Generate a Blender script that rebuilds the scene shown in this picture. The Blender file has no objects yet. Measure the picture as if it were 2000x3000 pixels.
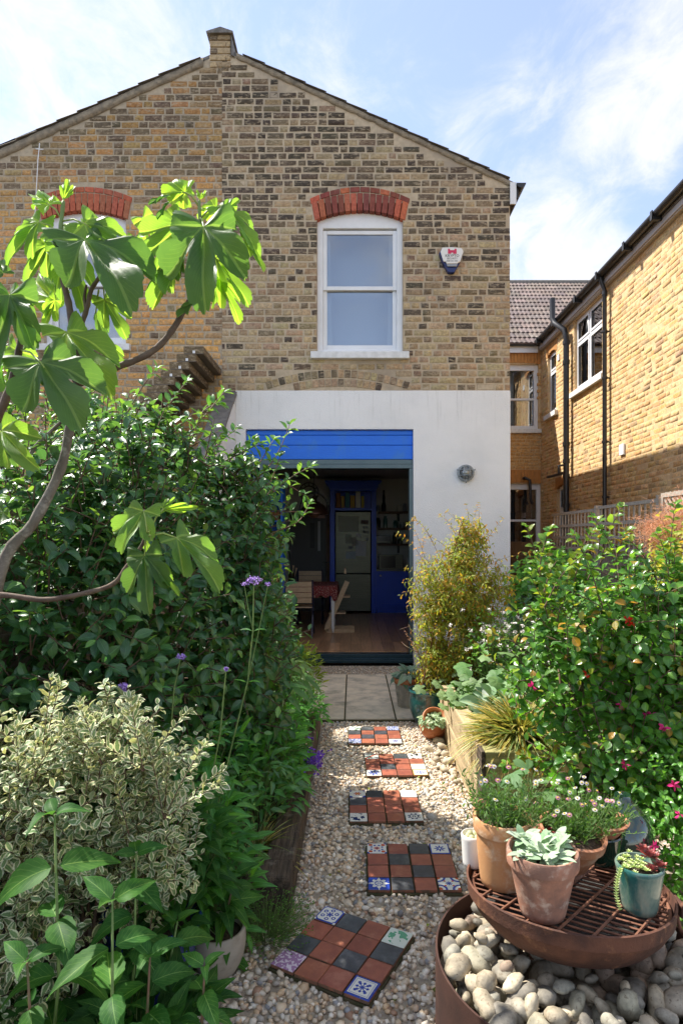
import bpy, bmesh, math, random
import numpy as np
from mathutils import Vector, Matrix
R = math.radians
rnd = random.Random(7)
rng = np.random.default_rng(11)
scene = bpy.context.scene
COL = scene.collection
link = COL.objects.link
# ---------------------------------------------------------------- camera
EYE = 1.636; F = 1800.0; CU, CV = 1034.0, 1578.0
cam = bpy.data.cameras.new('camera'); cam_o = bpy.data.objects.new('camera', cam); link(cam_o)
cam_o.location = (0, 0, EYE); cam_o.rotation_euler = (R(90), 0, 0)
cam.sensor_width = 36; cam.sensor_fit = 'AUTO'; cam.lens = 21.6
cam.shift_x = -34 / 3000; cam.shift_y = 78 / 3000
cam.clip_start = .05; cam.clip_end = 2000
scene.camera = cam_o
# ---------------------------------------------------------------- sun and sky
SUN = Vector((-1, .57, 1.5)).normalized()
ELEV = math.asin(SUN.z); AZ = math.atan2(SUN.x, SUN.y)
sl = bpy.data.lights.new('sun', 'SUN'); sl.energy = 2.0; sl.angle = R(.6); sl.color = (1, .945, .86)
so = bpy.data.objects.new('sun', sl); link(so)
so.rotation_euler = SUN.to_track_quat('Z', 'Y').to_euler()
w = bpy.data.worlds.new('World'); scene.world = w; w.use_nodes = True
nt = w.node_tree; nt.nodes.clear()
wo = nt.nodes.new('ShaderNodeOutputWorld'); bg = nt.nodes.new('ShaderNodeBackground'); bg.inputs[1].default_value = .15
sky = nt.nodes.new('ShaderNodeTexSky'); sky.sky_type = 'NISHITA'; sky.sun_disc = False
sky.sun_elevation = ELEV; sky.sun_rotation = AZ; sky.air_density = .72; sky.dust_density = .15; sky.ozone_density = 2.6
tc = nt.nodes.new('ShaderNodeTexCoord')
sep = nt.nodes.new('ShaderNodeSeparateXYZ'); nt.links.new(tc.outputs['Generated'], sep.inputs[0])
def wm(op, a, b=None, c=None):
    n = nt.nodes.new('ShaderNodeMath'); n.operation = op
    for i, q in enumerate((a, b, c)):
        if q is None: continue
        if hasattr(q, 'links'): nt.links.new(q, n.inputs[i])
        else: n.inputs[i].default_value = q
    return n.outputs[0]
zc = wm('MAXIMUM', wm('ADD', sep.outputs[2], .12), .05)
cx_ = wm('DIVIDE', sep.outputs[0], zc); cy_ = wm('DIVIDE', sep.outputs[1], zc)
cb = nt.nodes.new('ShaderNodeCombineXYZ'); nt.links.new(cx_, cb.inputs[0]); nt.links.new(cy_, cb.inputs[1])
mp = nt.nodes.new('ShaderNodeMapping'); mp.inputs['Rotation'].default_value = (0, 0, R(35)); mp.inputs['Scale'].default_value = (1.25, .85, 1); mp.inputs['Location'].default_value = (5.4, 2.9, 0)
nt.links.new(cb.outputs[0], mp.inputs[0])
def wn(scale, detail, rough, dist, vec):
    n = nt.nodes.new('ShaderNodeTexNoise'); n.inputs['Scale'].default_value = scale; n.inputs['Detail'].default_value = detail
    n.inputs['Roughness'].default_value = rough; n.inputs['Distortion'].default_value = dist; nt.links.new(vec, n.inputs['Vector']); return n.outputs[0]
big = wn(1.1, 3, .5, .3, mp.outputs[0]); fine = wn(4.5, 9, .66, .5, mp.outputs[0])
cl = wm('ADD', wm('MULTIPLY', big, 1.25), wm('MULTIPLY', fine, .95))
mr = nt.nodes.new('ShaderNodeMapRange'); mr.interpolation_type = 'SMOOTHSTEP'
nt.links.new(cl, mr.inputs[0]); mr.inputs[1].default_value = .92; mr.inputs[2].default_value = 1.42; mr.inputs[3].default_value = .22; mr.inputs[4].default_value = .92
mx = nt.nodes.new('ShaderNodeMix'); mx.data_type = 'RGBA'
nt.links.new(mr.outputs[0], mx.inputs[0])
st_ = nt.nodes.new('ShaderNodeMix'); st_.data_type = 'RGBA'; st_.blend_type = 'MULTIPLY'; st_.inputs[0].default_value = 1; st_.inputs[7].default_value = (.55, .52, .515, 1)
nt.links.new(sky.outputs[0], st_.inputs[6]); nt.links.new(st_.outputs[2], mx.inputs[6]); mx.inputs[7].default_value = (1.60, 1.57, 1.53, 1)
nt.links.new(mx.outputs[2], bg.inputs[0]); nt.links.new(bg.outputs[0], wo.inputs[0])
scene.view_settings.view_transform = 'Standard'; scene.view_settings.look = 'None'
scene.view_settings.exposure = 2.3; scene.view_settings.gamma = 1; scene.view_settings.use_curve_mapping = False
scene.cycles.max_bounces = 8; scene.cycles.transmission_bounces = 6; scene.cycles.transparent_max_bounces = 10
scene.cycles.diffuse_bounces = 5; scene.cycles.sample_clamp_indirect = 6; scene.cycles.use_denoising = True
scene.cycles.caustics_reflective = False; scene.cycles.caustics_refractive = False

def P(u, v, Y): return Vector(((u - CU) / F * Y, Y, EYE + (CV - v) / F * Y))
def G(u, v, z=0.0):
    Y = (EYE - z) * F / (v - CV); return Vector(((u - CU) / F * Y, Y, z))
# ---------------------------------------------------------------- scene tree helpers
def wl(o):
    v = Vector((0, 0, 0))
    while o is not None: v = v + o.matrix_parent_inverse.translation + o.location; o = o.parent
    return v
def adopt(o, p):
    if p is not None:
        o.parent = p; o.matrix_parent_inverse = Matrix.Translation(-wl(p))
    return o
def thing(name, label, cat, loc=(0, 0, 0), group=None):
    o = bpy.data.objects.new(name, None); o.empty_display_size = .1; link(o); o.location = loc
    o['label'] = label; o['category'] = cat
    if group: o['group'] = group
    return o
def tag(o, label, cat, group=None):
    o['label'] = label; o['category'] = cat
    if group: o['group'] = group
    return o
def kind(o, k): o['kind'] = k; return o
def mesh_np(name, V, Fa, m, parent=None, attrs=None, smooth=False, obj=True):
    V = np.asarray(V, np.float32); Fa = np.asarray(Fa, np.int32)
    me = bpy.data.meshes.new(name); k = Fa.shape[1]
    me.vertices.add(len(V)); me.vertices.foreach_set('co', V.ravel())
    me.loops.add(Fa.size); me.loops.foreach_set('vertex_index', Fa.ravel())
    me.polygons.add(len(Fa)); me.polygons.foreach_set('loop_start', np.arange(0, Fa.size, k, dtype=np.int32))
    try: me.polygons.foreach_set('loop_total', np.full(len(Fa), k, np.int32))
    except Exception: pass
    if smooth: me.polygons.foreach_set('use_smooth', np.ones(len(Fa), bool))
    me.update(calc_edges=True)
    for an, (ty, data) in (attrs or {}).items():
        a = me.attributes.new(an, ty, 'POINT'); data = np.asarray(data, np.float32)
        if ty == 'FLOAT_COLOR':
            if data.shape[1] == 3: data = np.hstack([data, np.ones((len(data), 1), np.float32)])
            a.data.foreach_set('color', data.ravel())
        else: a.data.foreach_set('vector', data.ravel())
    me.materials.append(m)
    if not obj: return me
    o = bpy.data.objects.new(name, me); link(o); return adopt(o, parent)
class MB:
    def __init__(s): s.v = []; s.f = []; s.mi = []; s.cur = 0
    def add(s, vs, fs):
        b = len(s.v); s.v += [tuple(q) for q in vs]; s.f += [tuple(b + i for i in f) for f in fs]; s.mi += [s.cur] * len(fs); return s
    def box(s, x0, x1, y0, y1, z0, z1):
        return s.add([(x, y, z) for z in (z0, z1) for x, y in ((x0, y0), (x1, y0), (x1, y1), (x0, y1))],
                     [(3, 2, 1, 0), (4, 5, 6, 7), (0, 1, 5, 4), (1, 2, 6, 5), (2, 3, 7, 6), (3, 0, 4, 7)])
    def obox(s, c, ax, ay, az, hx, hy, hz):
        c = Vector(c); ax, ay, az = Vector(ax).normalized(), Vector(ay).normalized(), Vector(az).normalized()
        return s.add([c + ax * (x * hx) + ay * (y * hy) + az * (z * hz) for z in (-1, 1) for x, y in ((-1, -1), (1, -1), (1, 1), (-1, 1))],
                     [(3, 2, 1, 0), (4, 5, 6, 7), (0, 1, 5, 4), (1, 2, 6, 5), (2, 3, 7, 6), (3, 0, 4, 7)])
    def beam(s, a, b, w, h, up=(0, 0, 1)):
        a, b = Vector(a), Vector(b); d = (b - a); L = d.length; d.normalize(); up = Vector(up)
        if abs(d.dot(up)) > .98: up = Vector((1, 0, 0))
        x = d.cross(up).normalized(); z = x.cross(d)
        return s.obox((a + b) / 2, d, x, z, L / 2, w / 2, h / 2)
    def tube(s, pts, rad, n=8, cap=True):
        pts = [Vector(p) for p in pts]; m = len(pts)
        if not hasattr(rad, '__len__'): rad = [rad] * m
        fr = None; vs = []
        for i, p in enumerate(pts):
            d = (pts[min(i + 1, m - 1)] - pts[max(i - 1, 0)]).normalized()
            if fr is None: fr = d.cross(Vector((.3, .2, .9))).normalized() if abs(d.z) < .95 else Vector((1, 0, 0))
            fr = (fr - d * fr.dot(d)).normalized(); q = d.cross(fr)
            for k in range(n):
                a = 2 * math.pi * k / n; vs.append(p + (fr * math.cos(a) + q * math.sin(a)) * rad[i])
        fs = [(i * n + k, i * n + (k + 1) % n, (i + 1) * n + (k + 1) % n, (i + 1) * n + k) for i in range(m - 1) for k in range(n)]
        if cap: fs += [tuple(range(n))[::-1], tuple((m - 1) * n + k for k in range(n))]
        return s.add(vs, fs)
    def lathe(s, prof, c=(0, 0, 0), n=32, mat=None):
        vs = []; c = Vector(c)
        for r, z in prof:
            for k in range(n):
                a = 2 * math.pi * k / n; q = Vector((r * math.cos(a), r * math.sin(a), z))
                if mat is not None: q = mat @ q
                vs.append(c + q)
        fs = [(i * n + k, i * n + (k + 1) % n, (i + 1) * n + (k + 1) % n, (i + 1) * n + k) for i in range(len(prof) - 1) for k in range(n)]
        return s.add(vs, fs)
    def prism(s, poly, y0, y1):       # polygon in (x, z), extruded in y
        n = len(poly)
        vs = [(x, y0, z) for x, z in poly] + [(x, y1, z) for x, z in poly]
        return s.add(vs, [tuple(range(n)), tuple(range(2 * n - 1, n - 1, -1))] + [(i, i + n, (i + 1) % n + n, (i + 1) % n) for i in range(n)])
    def prismx(s, poly, x0, x1):      # polygon in (y, z), extruded in x
        n = len(poly)
        vs = [(x0, y, z) for y, z in poly] + [(x1, y, z) for y, z in poly]
        return s.add(vs, [tuple(range(n)), tuple(range(2 * n - 1, n - 1, -1))] + [(i, i + n, (i + 1) % n + n, (i + 1) % n) for i in range(n)])
    def build(s, name, m, parent=None, smooth=False, bevel=0, kd=None, seg=2, auto=None):
        me = bpy.data.meshes.new(name); me.from_pydata(s.v, [], s.f); me.validate()
        bm = bmesh.new(); bm.from_mesh(me); bmesh.ops.recalc_face_normals(bm, faces=bm.faces); bm.to_mesh(me); bm.free()
        ms = m if isinstance(m, (list, tuple)) else [m]
        for q in ms: me.materials.append(q)
        if len(ms) > 1 and len(me.polygons) == len(s.mi): me.polygons.foreach_set('material_index', s.mi)
        if smooth: me.polygons.foreach_set('use_smooth', [True] * len(me.polygons))
        o = bpy.data.objects.new(name, me); link(o); adopt(o, parent)
        if bevel:
            b = o.modifiers.new('bevel', 'BEVEL'); b.width = bevel; b.segments = seg; b.limit_method = 'ANGLE'; b.angle_limit = R(40)
        if auto is not None:
            try: me.set_sharp_from_angle(angle=R(auto))
            except Exception: pass
        if kd: o['kind'] = kd
        return o
def dup(o, parent, loc=None, rot=None, scale=None, name=None):
    c = o.copy(); link(c); c.parent = parent
    if parent is not None: c.matrix_parent_inverse = Matrix.Translation(-wl(parent))
    else: c.matrix_parent_inverse = Matrix.Identity(4)
    if loc is not None: c.location = loc
    if rot is not None: c.rotation_euler = rot
    if scale is not None: c.scale = scale
    if name: c.name = name
    return c
# ---------------------------------------------------------------- node helpers
class V:
    def __init__(s, nt, k): s.nt = nt; s.k = k
    def _m(s, op, *a):
        n = s.nt.nodes.new('ShaderNodeMath'); n.operation = op
        for i, q in enumerate(a):
            q = q.k if isinstance(q, V) else q
            if hasattr(q, 'links'): s.nt.links.new(q, n.inputs[i])
            else: n.inputs[i].default_value = q
        return V(s.nt, n.outputs[0])
    def __add__(s, o): return s._m('ADD', s, o)
    def __radd__(s, o): return s._m('ADD', o, s)
    def __sub__(s, o): return s._m('SUBTRACT', s, o)
    def __rsub__(s, o): return s._m('SUBTRACT', o, s)
    def __mul__(s, o): return s._m('MULTIPLY', s, o)
    def __rmul__(s, o): return s._m('MULTIPLY', o, s)
    def __truediv__(s, o): return s._m('DIVIDE', s, o)
    def abs(s): return s._m('ABSOLUTE', s)
    def sin(s): return s._m('SINE', s)
    def cos(s): return s._m('COSINE', s)
    def sqrt(s): return s._m('SQRT', s)
    def at2(s, o): return s._m('ARCTAN2', s, o)
    def mx(s, o): return s._m('MAXIMUM', s, o)
    def mn(s, o): return s._m('MINIMUM', s, o)
    def lt(s, o): return s._m('LESS_THAN', s, o)
    def gt(s, o): return s._m('GREATER_THAN', s, o)
    def frac(s): return s._m('FRACT', s)
    def ss(s, a, b, c=0., d=1.):
        n = s.nt.nodes.new('ShaderNodeMapRange'); n.interpolation_type = 'SMOOTHSTEP'; s.nt.links.new(s.k, n.inputs[0])
        for i, q in enumerate((a, b, c, d)): n.inputs[i + 1].default_value = q
        return V(s.nt, n.outputs[0])
def c4(c): return (c[0], c[1], c[2], 1)
class NM:
    def __init__(s, name):
        s.m = bpy.data.materials.new(name); s.m.use_nodes = True; s.nt = s.m.node_tree; s.nt.nodes.clear()
        s.out = s.nt.nodes.new('ShaderNodeOutputMaterial'); s.b = s.nt.nodes.new('ShaderNodeBsdfPrincipled')
        s.nt.links.new(s.b.outputs[0], s.out.inputs[0])
    def n(s, t): return s.nt.nodes.new('ShaderNode' + t)
    def l(s, a, b):
        a = a.k if isinstance(a, V) else a
        if hasattr(a, 'links'): s.nt.links.new(a, b)
        else: b.default_value = a
    def pos(s, sc=(1, 1, 1), world=True):
        if world: k = s.n('NewGeometry').outputs['Position']
        else: k = s.n('TexCoord').outputs['Object']
        mp = s.n('Mapping'); mp.inputs['Scale'].default_value = sc; s.l(k, mp.inputs[0]); return mp.outputs[0]
    def noise(s, vec, scale, detail=4, rough=.55, dist=0):
        n = s.n('TexNoise'); n.inputs['Scale'].default_value = scale; n.inputs['Detail'].default_value = detail
        n.inputs['Roughness'].default_value = rough; n.inputs['Distortion'].default_value = dist; s.l(vec, n.inputs['Vector']); return V(s.nt, n.outputs[0])
    def mix(s, f, a, b, mode='MIX'):
        n = s.n('Mix'); n.data_type = 'RGBA'; n.blend_type = mode; s.l(f, n.inputs[0])
        for q, i in ((a, 6), (b, 7)):
            s.l(c4(q) if isinstance(q, tuple) else q, n.inputs[i])
        return n.outputs[2]
    def bump(s, h, strength, dist=.01):
        n = s.n('Bump'); n.inputs['Strength'].default_value = strength; n.inputs['Distance'].default_value = dist
        s.l(h, n.inputs['Height']); s.nt.links.new(n.outputs[0], s.b.inputs['Normal']); return n
    def tint(s, col):
        a = s.n('Attribute'); a.attribute_name = 'tint'; oi = s.n('ObjectInfo')
        t = s.mix(1., a.outputs['Color'], oi.outputs['Color'], 'MULTIPLY')
        return s.mix(1., col, t, 'MULTIPLY')
    def set(s, **k):
        for a, q in k.items(): s.l(c4(q) if isinstance(q, tuple) and len(q) == 3 else q, s.b.inputs[a.replace('_', ' ')])
def mk(name, c1, c2=None, sc=6., st=(1, 1, 1), rough=.6, bump=0., bsc=60., bdist=.004, metal=0., tint=False, c3=None, sc3=2., spec=.5, lo=.35, hi=.65, world=True, coat=0., r2=None, c3lo=.5, c3hi=.72, detail=6):
    q = NM(name); vec = q.pos(st, world); col = c4(c1)
    if c2 is not None:
        n1 = q.noise(vec, sc, detail, .6).ss(lo, hi); col = q.mix(n1, c1, c2)
        if r2 is not None: q.l(n1 * (r2 - rough) + rough, q.b.inputs['Roughness'])
    if c3 is not None: col = q.mix(q.noise(q.pos((1, 1, 1), world), sc3, 5, .65).ss(c3lo, c3hi), col, c3)
    if tint: col = q.tint(col)
    q.l(col, q.b.inputs['Base Color'])
    if not (c2 is not None and r2 is not None): q.set(Roughness=rough)
    q.set(Metallic=metal); q.b.inputs['Specular IOR Level'].default_value = spec; q.b.inputs['Coat Weight'].default_value = coat
    if bump: q.bump(q.noise(vec, bsc, 6, .6), bump, bdist)
    return q.m
def leafmat(name, ca, cb, vein=None, back=None, rough=.38, spec=.5, trans=.4, edge=None, tcol=None, side=9., vw=.07, sheen=0., bump=.25):
    q = NM(name); a = q.n('Attribute'); a.attribute_name = 'luv'; s_ = q.n('SeparateXYZ'); q.l(a.outputs['Vector'], s_.inputs[0])
    x = V(q.nt, s_.outputs[0]).abs(); y = V(q.nt, s_.outputs[1])
    pos = q.pos(); nz = q.noise(pos, 28, 3, .5)
    col = q.mix(nz.ss(.35, .65), ca, cb)
    sv = ((y * side - x * (side * .35)).frac() - .5).abs().lt(.06) * x.lt(.85)
    if edge:
        e = (x + (q.noise(pos, 260, 2, .5) - .5) * .5).ss(.5, .62); col = q.mix(e, col, edge)
    mid = x.lt(vw)
    vn = vein or tuple(min(1, k * 1.9 + .02) for k in ca)
    col = q.mix(mid.mx(sv * .35), col, vn)
    if back is None: back = tuple(k * .8 + .045 for k in ca)
    col = q.mix(V(q.nt, q.n('NewGeometry').outputs['Backfacing']) * .7, col, back)
    col = q.tint(col); q.l(col, q.b.inputs['Base Color']); q.set(Roughness=rough); q.b.inputs['Specular IOR Level'].default_value = spec
    q.b.inputs['Sheen Weight'].default_value = sheen
    q.bump((x * 1.5).mn(1.) * .4 + sv * -.3 + nz * .5, bump, .003)
    tr = q.n('BsdfTranslucent'); tc_ = q.mix(1., col, tcol or (1.9, 2.1, .75), 'MULTIPLY'); q.l(tc_, tr.inputs[0])
    ms = q.n('MixShader'); ms.inputs[0].default_value = trans; q.nt.links.new(q.b.outputs[0], ms.inputs[1]); q.nt.links.new(tr.outputs[0], ms.inputs[2])
    q.nt.links.new(ms.outputs[0], q.out.inputs[0]); return q.m
# ---------------------------------------------------------------- materials
M = {}
def brickmat():
    q = NM('brick'); p = q.pos(); pb = q.pos((.6, .6, 1.6)); col = q.tint(q.mix(q.noise(p, 34, 5, .6).ss(.3, .7), (1.15, 1.12, 1.05), (.66, .62, .56)))
    col = q.mix(q.noise(pb, 26, 6, .72).ss(.50, .64) * .75, col, (.45, .36, .24)); col = q.mix(q.noise(p, 60, 4, .7).ss(.62, .7) * .75, col, (.055, .048, .04))
    q.l(col, q.b.inputs['Base Color']); q.set(Roughness=.92); q.bump(q.noise(p, 55, 7, .68), .8, .008); return q.m
M['brick'] = brickmat()
M['redbrick'] = mk('red_brick', (1, 1, 1), (.7, .62, .6), sc=25, rough=.85, bump=.4, bsc=60, tint=True)
M['mortar'] = mk('mortar', (.55, .445, .31), (.45, .365, .255), sc=18, rough=.95, bump=.6, bsc=120, bdist=.004, c3=(.34, .28, .21), sc3=1.1)
M['mortar_grey'] = mk('grey_mortar', (.49, .40, .28), (.39, .32, .23), sc=18, rough=.95, bump=.6, bsc=120, bdist=.004, c3=(.3, .25, .19), sc3=1.1)
M['mortar_y'] = mk('yellow_mortar', (.66, .48, .27), (.58, .41, .22), sc=18, rough=.95, bump=.5, bsc=120)
M['render'] = mk('white_render', (.87, .87, .86), (.82, .825, .825), sc=1.6, rough=.85, bump=.8, bsc=70, bdist=.01, c3=(.72, .74, .73), sc3=3, c3lo=.62, c3hi=.85)
def rendermat():
    q = NM('white_render'); p = q.pos(); st = q.pos((7, 1, .5)); g_ = q.n('SeparateXYZ'); q.l(q.n('NewGeometry').outputs['Position'], g_.inputs[0]); z = V(q.nt, g_.outputs[2])
    col = q.mix(q.noise(p, 1.4, 5, .6).ss(.35, .7), (.88, .875, .86), (.80, .80, .79))
    col = q.mix(q.noise(st, 3, 5, .65).ss(.52, .75) * z.ss(2.9, 3.54) * .55, col, (.48, .48, .45)); col = q.mix(q.noise(p, 6, 6, .7).ss(.4, .7) * z.ss(.75, .1) * .7, col, (.42, .40, .34))
    col = q.mix(q.noise(p, 9, 6, .75).ss(.62, .8) * .35, col, (.60, .61, .60)); q.l(col, q.b.inputs['Base Color']); q.set(Roughness=.88); q.bump(q.noise(p, 75, 6, .65), .9, .01); return q.m
M['render'] = rendermat()
M['white'] = mk('white_paint', (.82, .83, .84), (.76, .77, .78), sc=4, rough=.35)
M['whitesill'] = mk('sill_paint', (.80, .80, .79), (.66, .66, .64), sc=12, rough=.6, bump=.3, bsc=50)
M['blue'] = mk('blue_paint', (.008, .15, .74), (.010, .17, .80), sc=5, st=(2, 2, 20), rough=.5, bump=.3, bsc=40, c3=(.03, .19, .66), sc3=4, c3lo=.48, c3hi=.7)
M['navy'] = mk('kitchen_blue', (.005, .07, .62), (.006, .075, .68), sc=4, rough=.4)
M['teal'] = mk('frame_grey', (.075, .115, .125), (.09, .13, .14), sc=6, rough=.35, metal=.3)
M['sillteal'] = mk('threshold_metal', (.02, .05, .07), (.03, .065, .085), sc=10, rough=.3, metal=.5)
M['slate'] = mk('slate', (.13, .12, .11), (.21, .19, .17), sc=14, rough=.75, bump=.5, bsc=30, c3=(.13, .12, .10), sc3=9)
M['tile'] = mk('roof_tile', (.17, .125, .105), (.115, .088, .078), sc=5, rough=.85, bump=.4, bsc=60, c3=(.22, .19, .17), sc3=6, tint=True)
M['verge'] = mk('verge_cement', (.33, .27, .19), (.22, .18, .13), sc=16, rough=.95, bump=.9, bsc=40, bdist=.012, c3=(.16, .135, .10), sc3=7, c3lo=.56)
M['black'] = mk('black_pipe', (.018, .018, .02), (.028, .028, .03), sc=8, rough=.38)
M['blackmatt'] = mk('black_plastic', (.012, .012, .013), rough=.5)
M['concrete'] = mk('paving_concrete', (.70, .60, .45), (.55, .48, .37), sc=7, rough=.9, bump=.4, bsc=150, c3=(.36, .33, .25), sc3=3.5, tint=True)
M['joint'] = mk('mossy_joint', (.09, .075, .04), (.05, .055, .02), sc=20, rough=1, bump=.8, bsc=80)
M['soil'] = mk('soil', (.045, .03, .02), (.08, .055, .035), sc=22, rough=1, bump=1, bsc=45, bdist=.02, c3=(.14, .10, .06), sc3=30)
M['earth'] = mk('gravel_bed', (.42, .35, .26), (.28, .235, .18), sc=30, rough=1, bump=1, bsc=60, bdist=.01)
M['pebble'] = mk('pebble', (1, 1, 1), (.84, .82, .78), sc=60, rough=.6, bump=.15, bsc=120, tint=True)
M['cobble'] = mk('cobble', (.95, .92, .87), (.48, .47, .45), sc=22, rough=.75, bump=.5, bsc=60, bdist=.005, tint=True, c3=(.42, .37, .32), sc3=95, c3lo=.57, c3hi=.66)
M['oldwood'] = mk('weathered_sleeper', (.12, .085, .055), (.042, .030, .021), sc=5, st=(9, .8, 9), rough=.9, bump=1, bsc=6, bdist=.02, c3=(.19, .16, .125), sc3=9, c3lo=.55)
M['newwood_y'] = mk('pale_sleeper_long', (.50, .39, .23), (.36, .27, .15), sc=4, st=(8, .7, 8), rough=.85, bump=.5, bsc=8, bdist=.01, c3=(.27, .20, .12), sc3=4, c3lo=.55)
M['newwood_x'] = mk('pale_sleeper_cross', (.36, .32, .13), (.22, .21, .07), sc=4, st=(.7, 8, 8), rough=.85, bump=.5, bsc=8, bdist=.01, c3=(.09, .10, .025), sc3=5, c3lo=.5)
M['fence'] = mk('fence_wood', (.27, .21, .155), (.19, .145, .10), sc=5, st=(9, 9, .8), rough=.9, bump=.5, bsc=8)
M['trellis'] = mk('trellis_wood', (.44, .37, .30), (.33, .275, .22), sc=12, st=(3, 3, 3), rough=.9, bump=.4, bsc=30)
M['terra'] = mk('terracotta', (.50, .215, .11), (.34, .14, .07), sc=12, rough=.8, bump=.2, bsc=90, c3=(.60, .42, .30), sc3=10, c3lo=.52, c3hi=.7)
M['terra2'] = mk('aged_terracotta', (.42, .20, .125), (.22, .12, .085), sc=11, rough=.9, bump=.35, bsc=90, c3=(.52, .38, .29), sc3=20, c3lo=.5, c3hi=.68)
M['terra3'] = mk('orange_terracotta', (.58, .30, .13), (.50, .24, .10), sc=9, rough=.8, bump=.2, bsc=90, c3=(.66, .50, .34), sc3=9, c3lo=.5, c3hi=.66)
M['urn'] = mk('urn_terracotta', (.46, .15, .05), (.38, .12, .04), sc=8, rough=.6, bump=.15, bsc=60, c3=(.55, .25, .12), sc3=12)
M['glaze'] = mk('teal_glaze', (.015, .085, .085), (.03, .13, .12), sc=16, rough=.12, bump=.15, bsc=30, coat=.6)
M['glaze2'] = mk('blue_green_glaze', (.02, .11, .10), (.26, .31, .24), sc=11, st=(1, 1, .45), rough=.18, bump=.2, bsc=40, coat=.5, c3=(.45, .42, .33), sc3=16, c3lo=.6, c3hi=.7)
M['glazegrey'] = mk('ribbed_grey_glaze', (.40, .36, .29), (.28, .26, .22), sc=14, rough=.45, c3=(.18, .17, .15), sc3=8)
M['beige'] = mk('beige_pot', (.46, .41, .33), (.40, .355, .285), sc=8, rough=.7, bump=.15, bsc=80, c3=(.30, .26, .20), sc3=9)
M['bluepot'] = mk('blue_glaze', (.01, .035, .16), (.015, .05, .2), sc=10, rough=.15, coat=.5)
M['dkglaze'] = mk('dark_green_glaze', (.008, .022, .014), (.012, .035, .02), sc=8, rough=.06, coat=1)
M['whitepot'] = mk('white_ceramic', (.78, .76, .72), rough=.35)
M['rust'] = mk('rusted_steel', (.15, .062, .036), (.07, .032, .022), sc=8, rough=.8, bump=.8, bsc=110, bdist=.003, metal=.25, c3=(.26, .12, .06), sc3=22, c3lo=.54)
M['rust2'] = mk('weathering_steel', (.075, .034, .024), (.045, .022, .017), sc=7, rough=.8, bump=.3, bsc=160, metal=.3, c3=(.11, .055, .035), sc3=9)
M['bars'] = mk('rusted_bar', (.26, .12, .07), (.17, .075, .045), sc=30, rough=.8, bump=.6, bsc=120, metal=.3)
M['coal'] = mk('charcoal_debris', (.018, .016, .015), (.06, .055, .05), sc=30, rough=.95, bump=1, bsc=50, bdist=.02)
M['steel'] = mk('brushed_steel', (.105, .105, .08), (.075, .075, .058), sc=3, st=(1, 1, 30), rough=.36, metal=1)
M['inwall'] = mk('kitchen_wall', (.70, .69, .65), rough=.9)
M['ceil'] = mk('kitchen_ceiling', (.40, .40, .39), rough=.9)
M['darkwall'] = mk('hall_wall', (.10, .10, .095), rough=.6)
M['floorw'] = mk('floor_board', (.55, .31, .17), (.40, .22, .12), sc=4, st=(14, .8, 1), rough=.32, bump=.1, bsc=10, tint=True)
M['pale_wood'] = mk('pale_wood', (.55, .38, .22), (.46, .31, .17), sc=5, st=(2, 2, 12), rough=.5)
M['shelf'] = mk('shelf_wood', (.15, .075, .04), (.1, .05, .028), sc=6, rough=.6)
M['copper'] = mk('dark_copper', (.14, .06, .035), (.10, .045, .03), sc=6, rough=.4, metal=.7)
M['cloth'] = mk('printed_cloth', (.25, .03, .025), (.16, .02, .02), sc=22, rough=.9, c3=(.55, .38, .30), sc3=55, c3lo=.56, c3hi=.6)
M['wicker'] = mk('wicker', (.28, .13, .05), (.12, .055, .02), sc=70, rough=.9, bump=1, bsc=90)
M['grey'] = mk('cast_metal', (.34, .37, .38), (.27, .29, .30), sc=20, rough=.5, metal=.2)
M['blind'] = mk('pale_blind', (.70, .74, .80), (.64, .69, .76), sc=1.2, rough=.95)
M['curtain'] = mk('net_curtain', (.70, .75, .80), rough=.95)
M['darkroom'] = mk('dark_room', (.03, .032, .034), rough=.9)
M['paper'] = mk('paper', (.62, .63, .62), (.5, .52, .53), sc=80, rough=.8)
M['tilewhite'] = mk('wall_tile', (.5, .52, .48), rough=.12)
M['moss'] = mk('moss', (.06, .085, .02), (.10, .10, .03), sc=40, rough=1, bump=1, bsc=80)
M['bark'] = mk('fig_bark', (.22, .19, .155), (.13, .105, .08), sc=14, st=(1, 1, .6), rough=.85, bump=.6, bsc=50, bdist=.006, c3=(.34, .31, .26), sc3=30)
M['bark2'] = mk('young_fig_bark', (.10, .065, .045), (.17, .12, .085), sc=20, rough=.8, bump=.7, bsc=60)
M['twig'] = mk('brown_twig', (.10, .06, .04), (.16, .10, .06), sc=20, rough=.85)
M['gstem'] = mk('green_stem', (.12, .19, .05), (.17, .25, .07), sc=20, rough=.6)
M['rstem'] = mk('red_stem', (.20, .08, .05), (.13, .12, .05), sc=20, rough=.6)
M['orangepl'] = mk('orange_plastic', (.75, .25, .03), rough=.4)
M['greypl'] = mk('grey_plastic', (.30, .33, .37), rough=.45)
M['navypl'] = mk('navy_plastic', (.01, .022, .12), rough=.25)
M['red'] = mk('crimson_print', (.62, .02, .09), rough=.5)
M['ink'] = mk('dark_print', (.04, .05, .05), rough=.5)
def flat(name, c, rough=.6): 
    if name not in M: M[name] = mk(name, c, rough=rough)
    return M[name]
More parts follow.
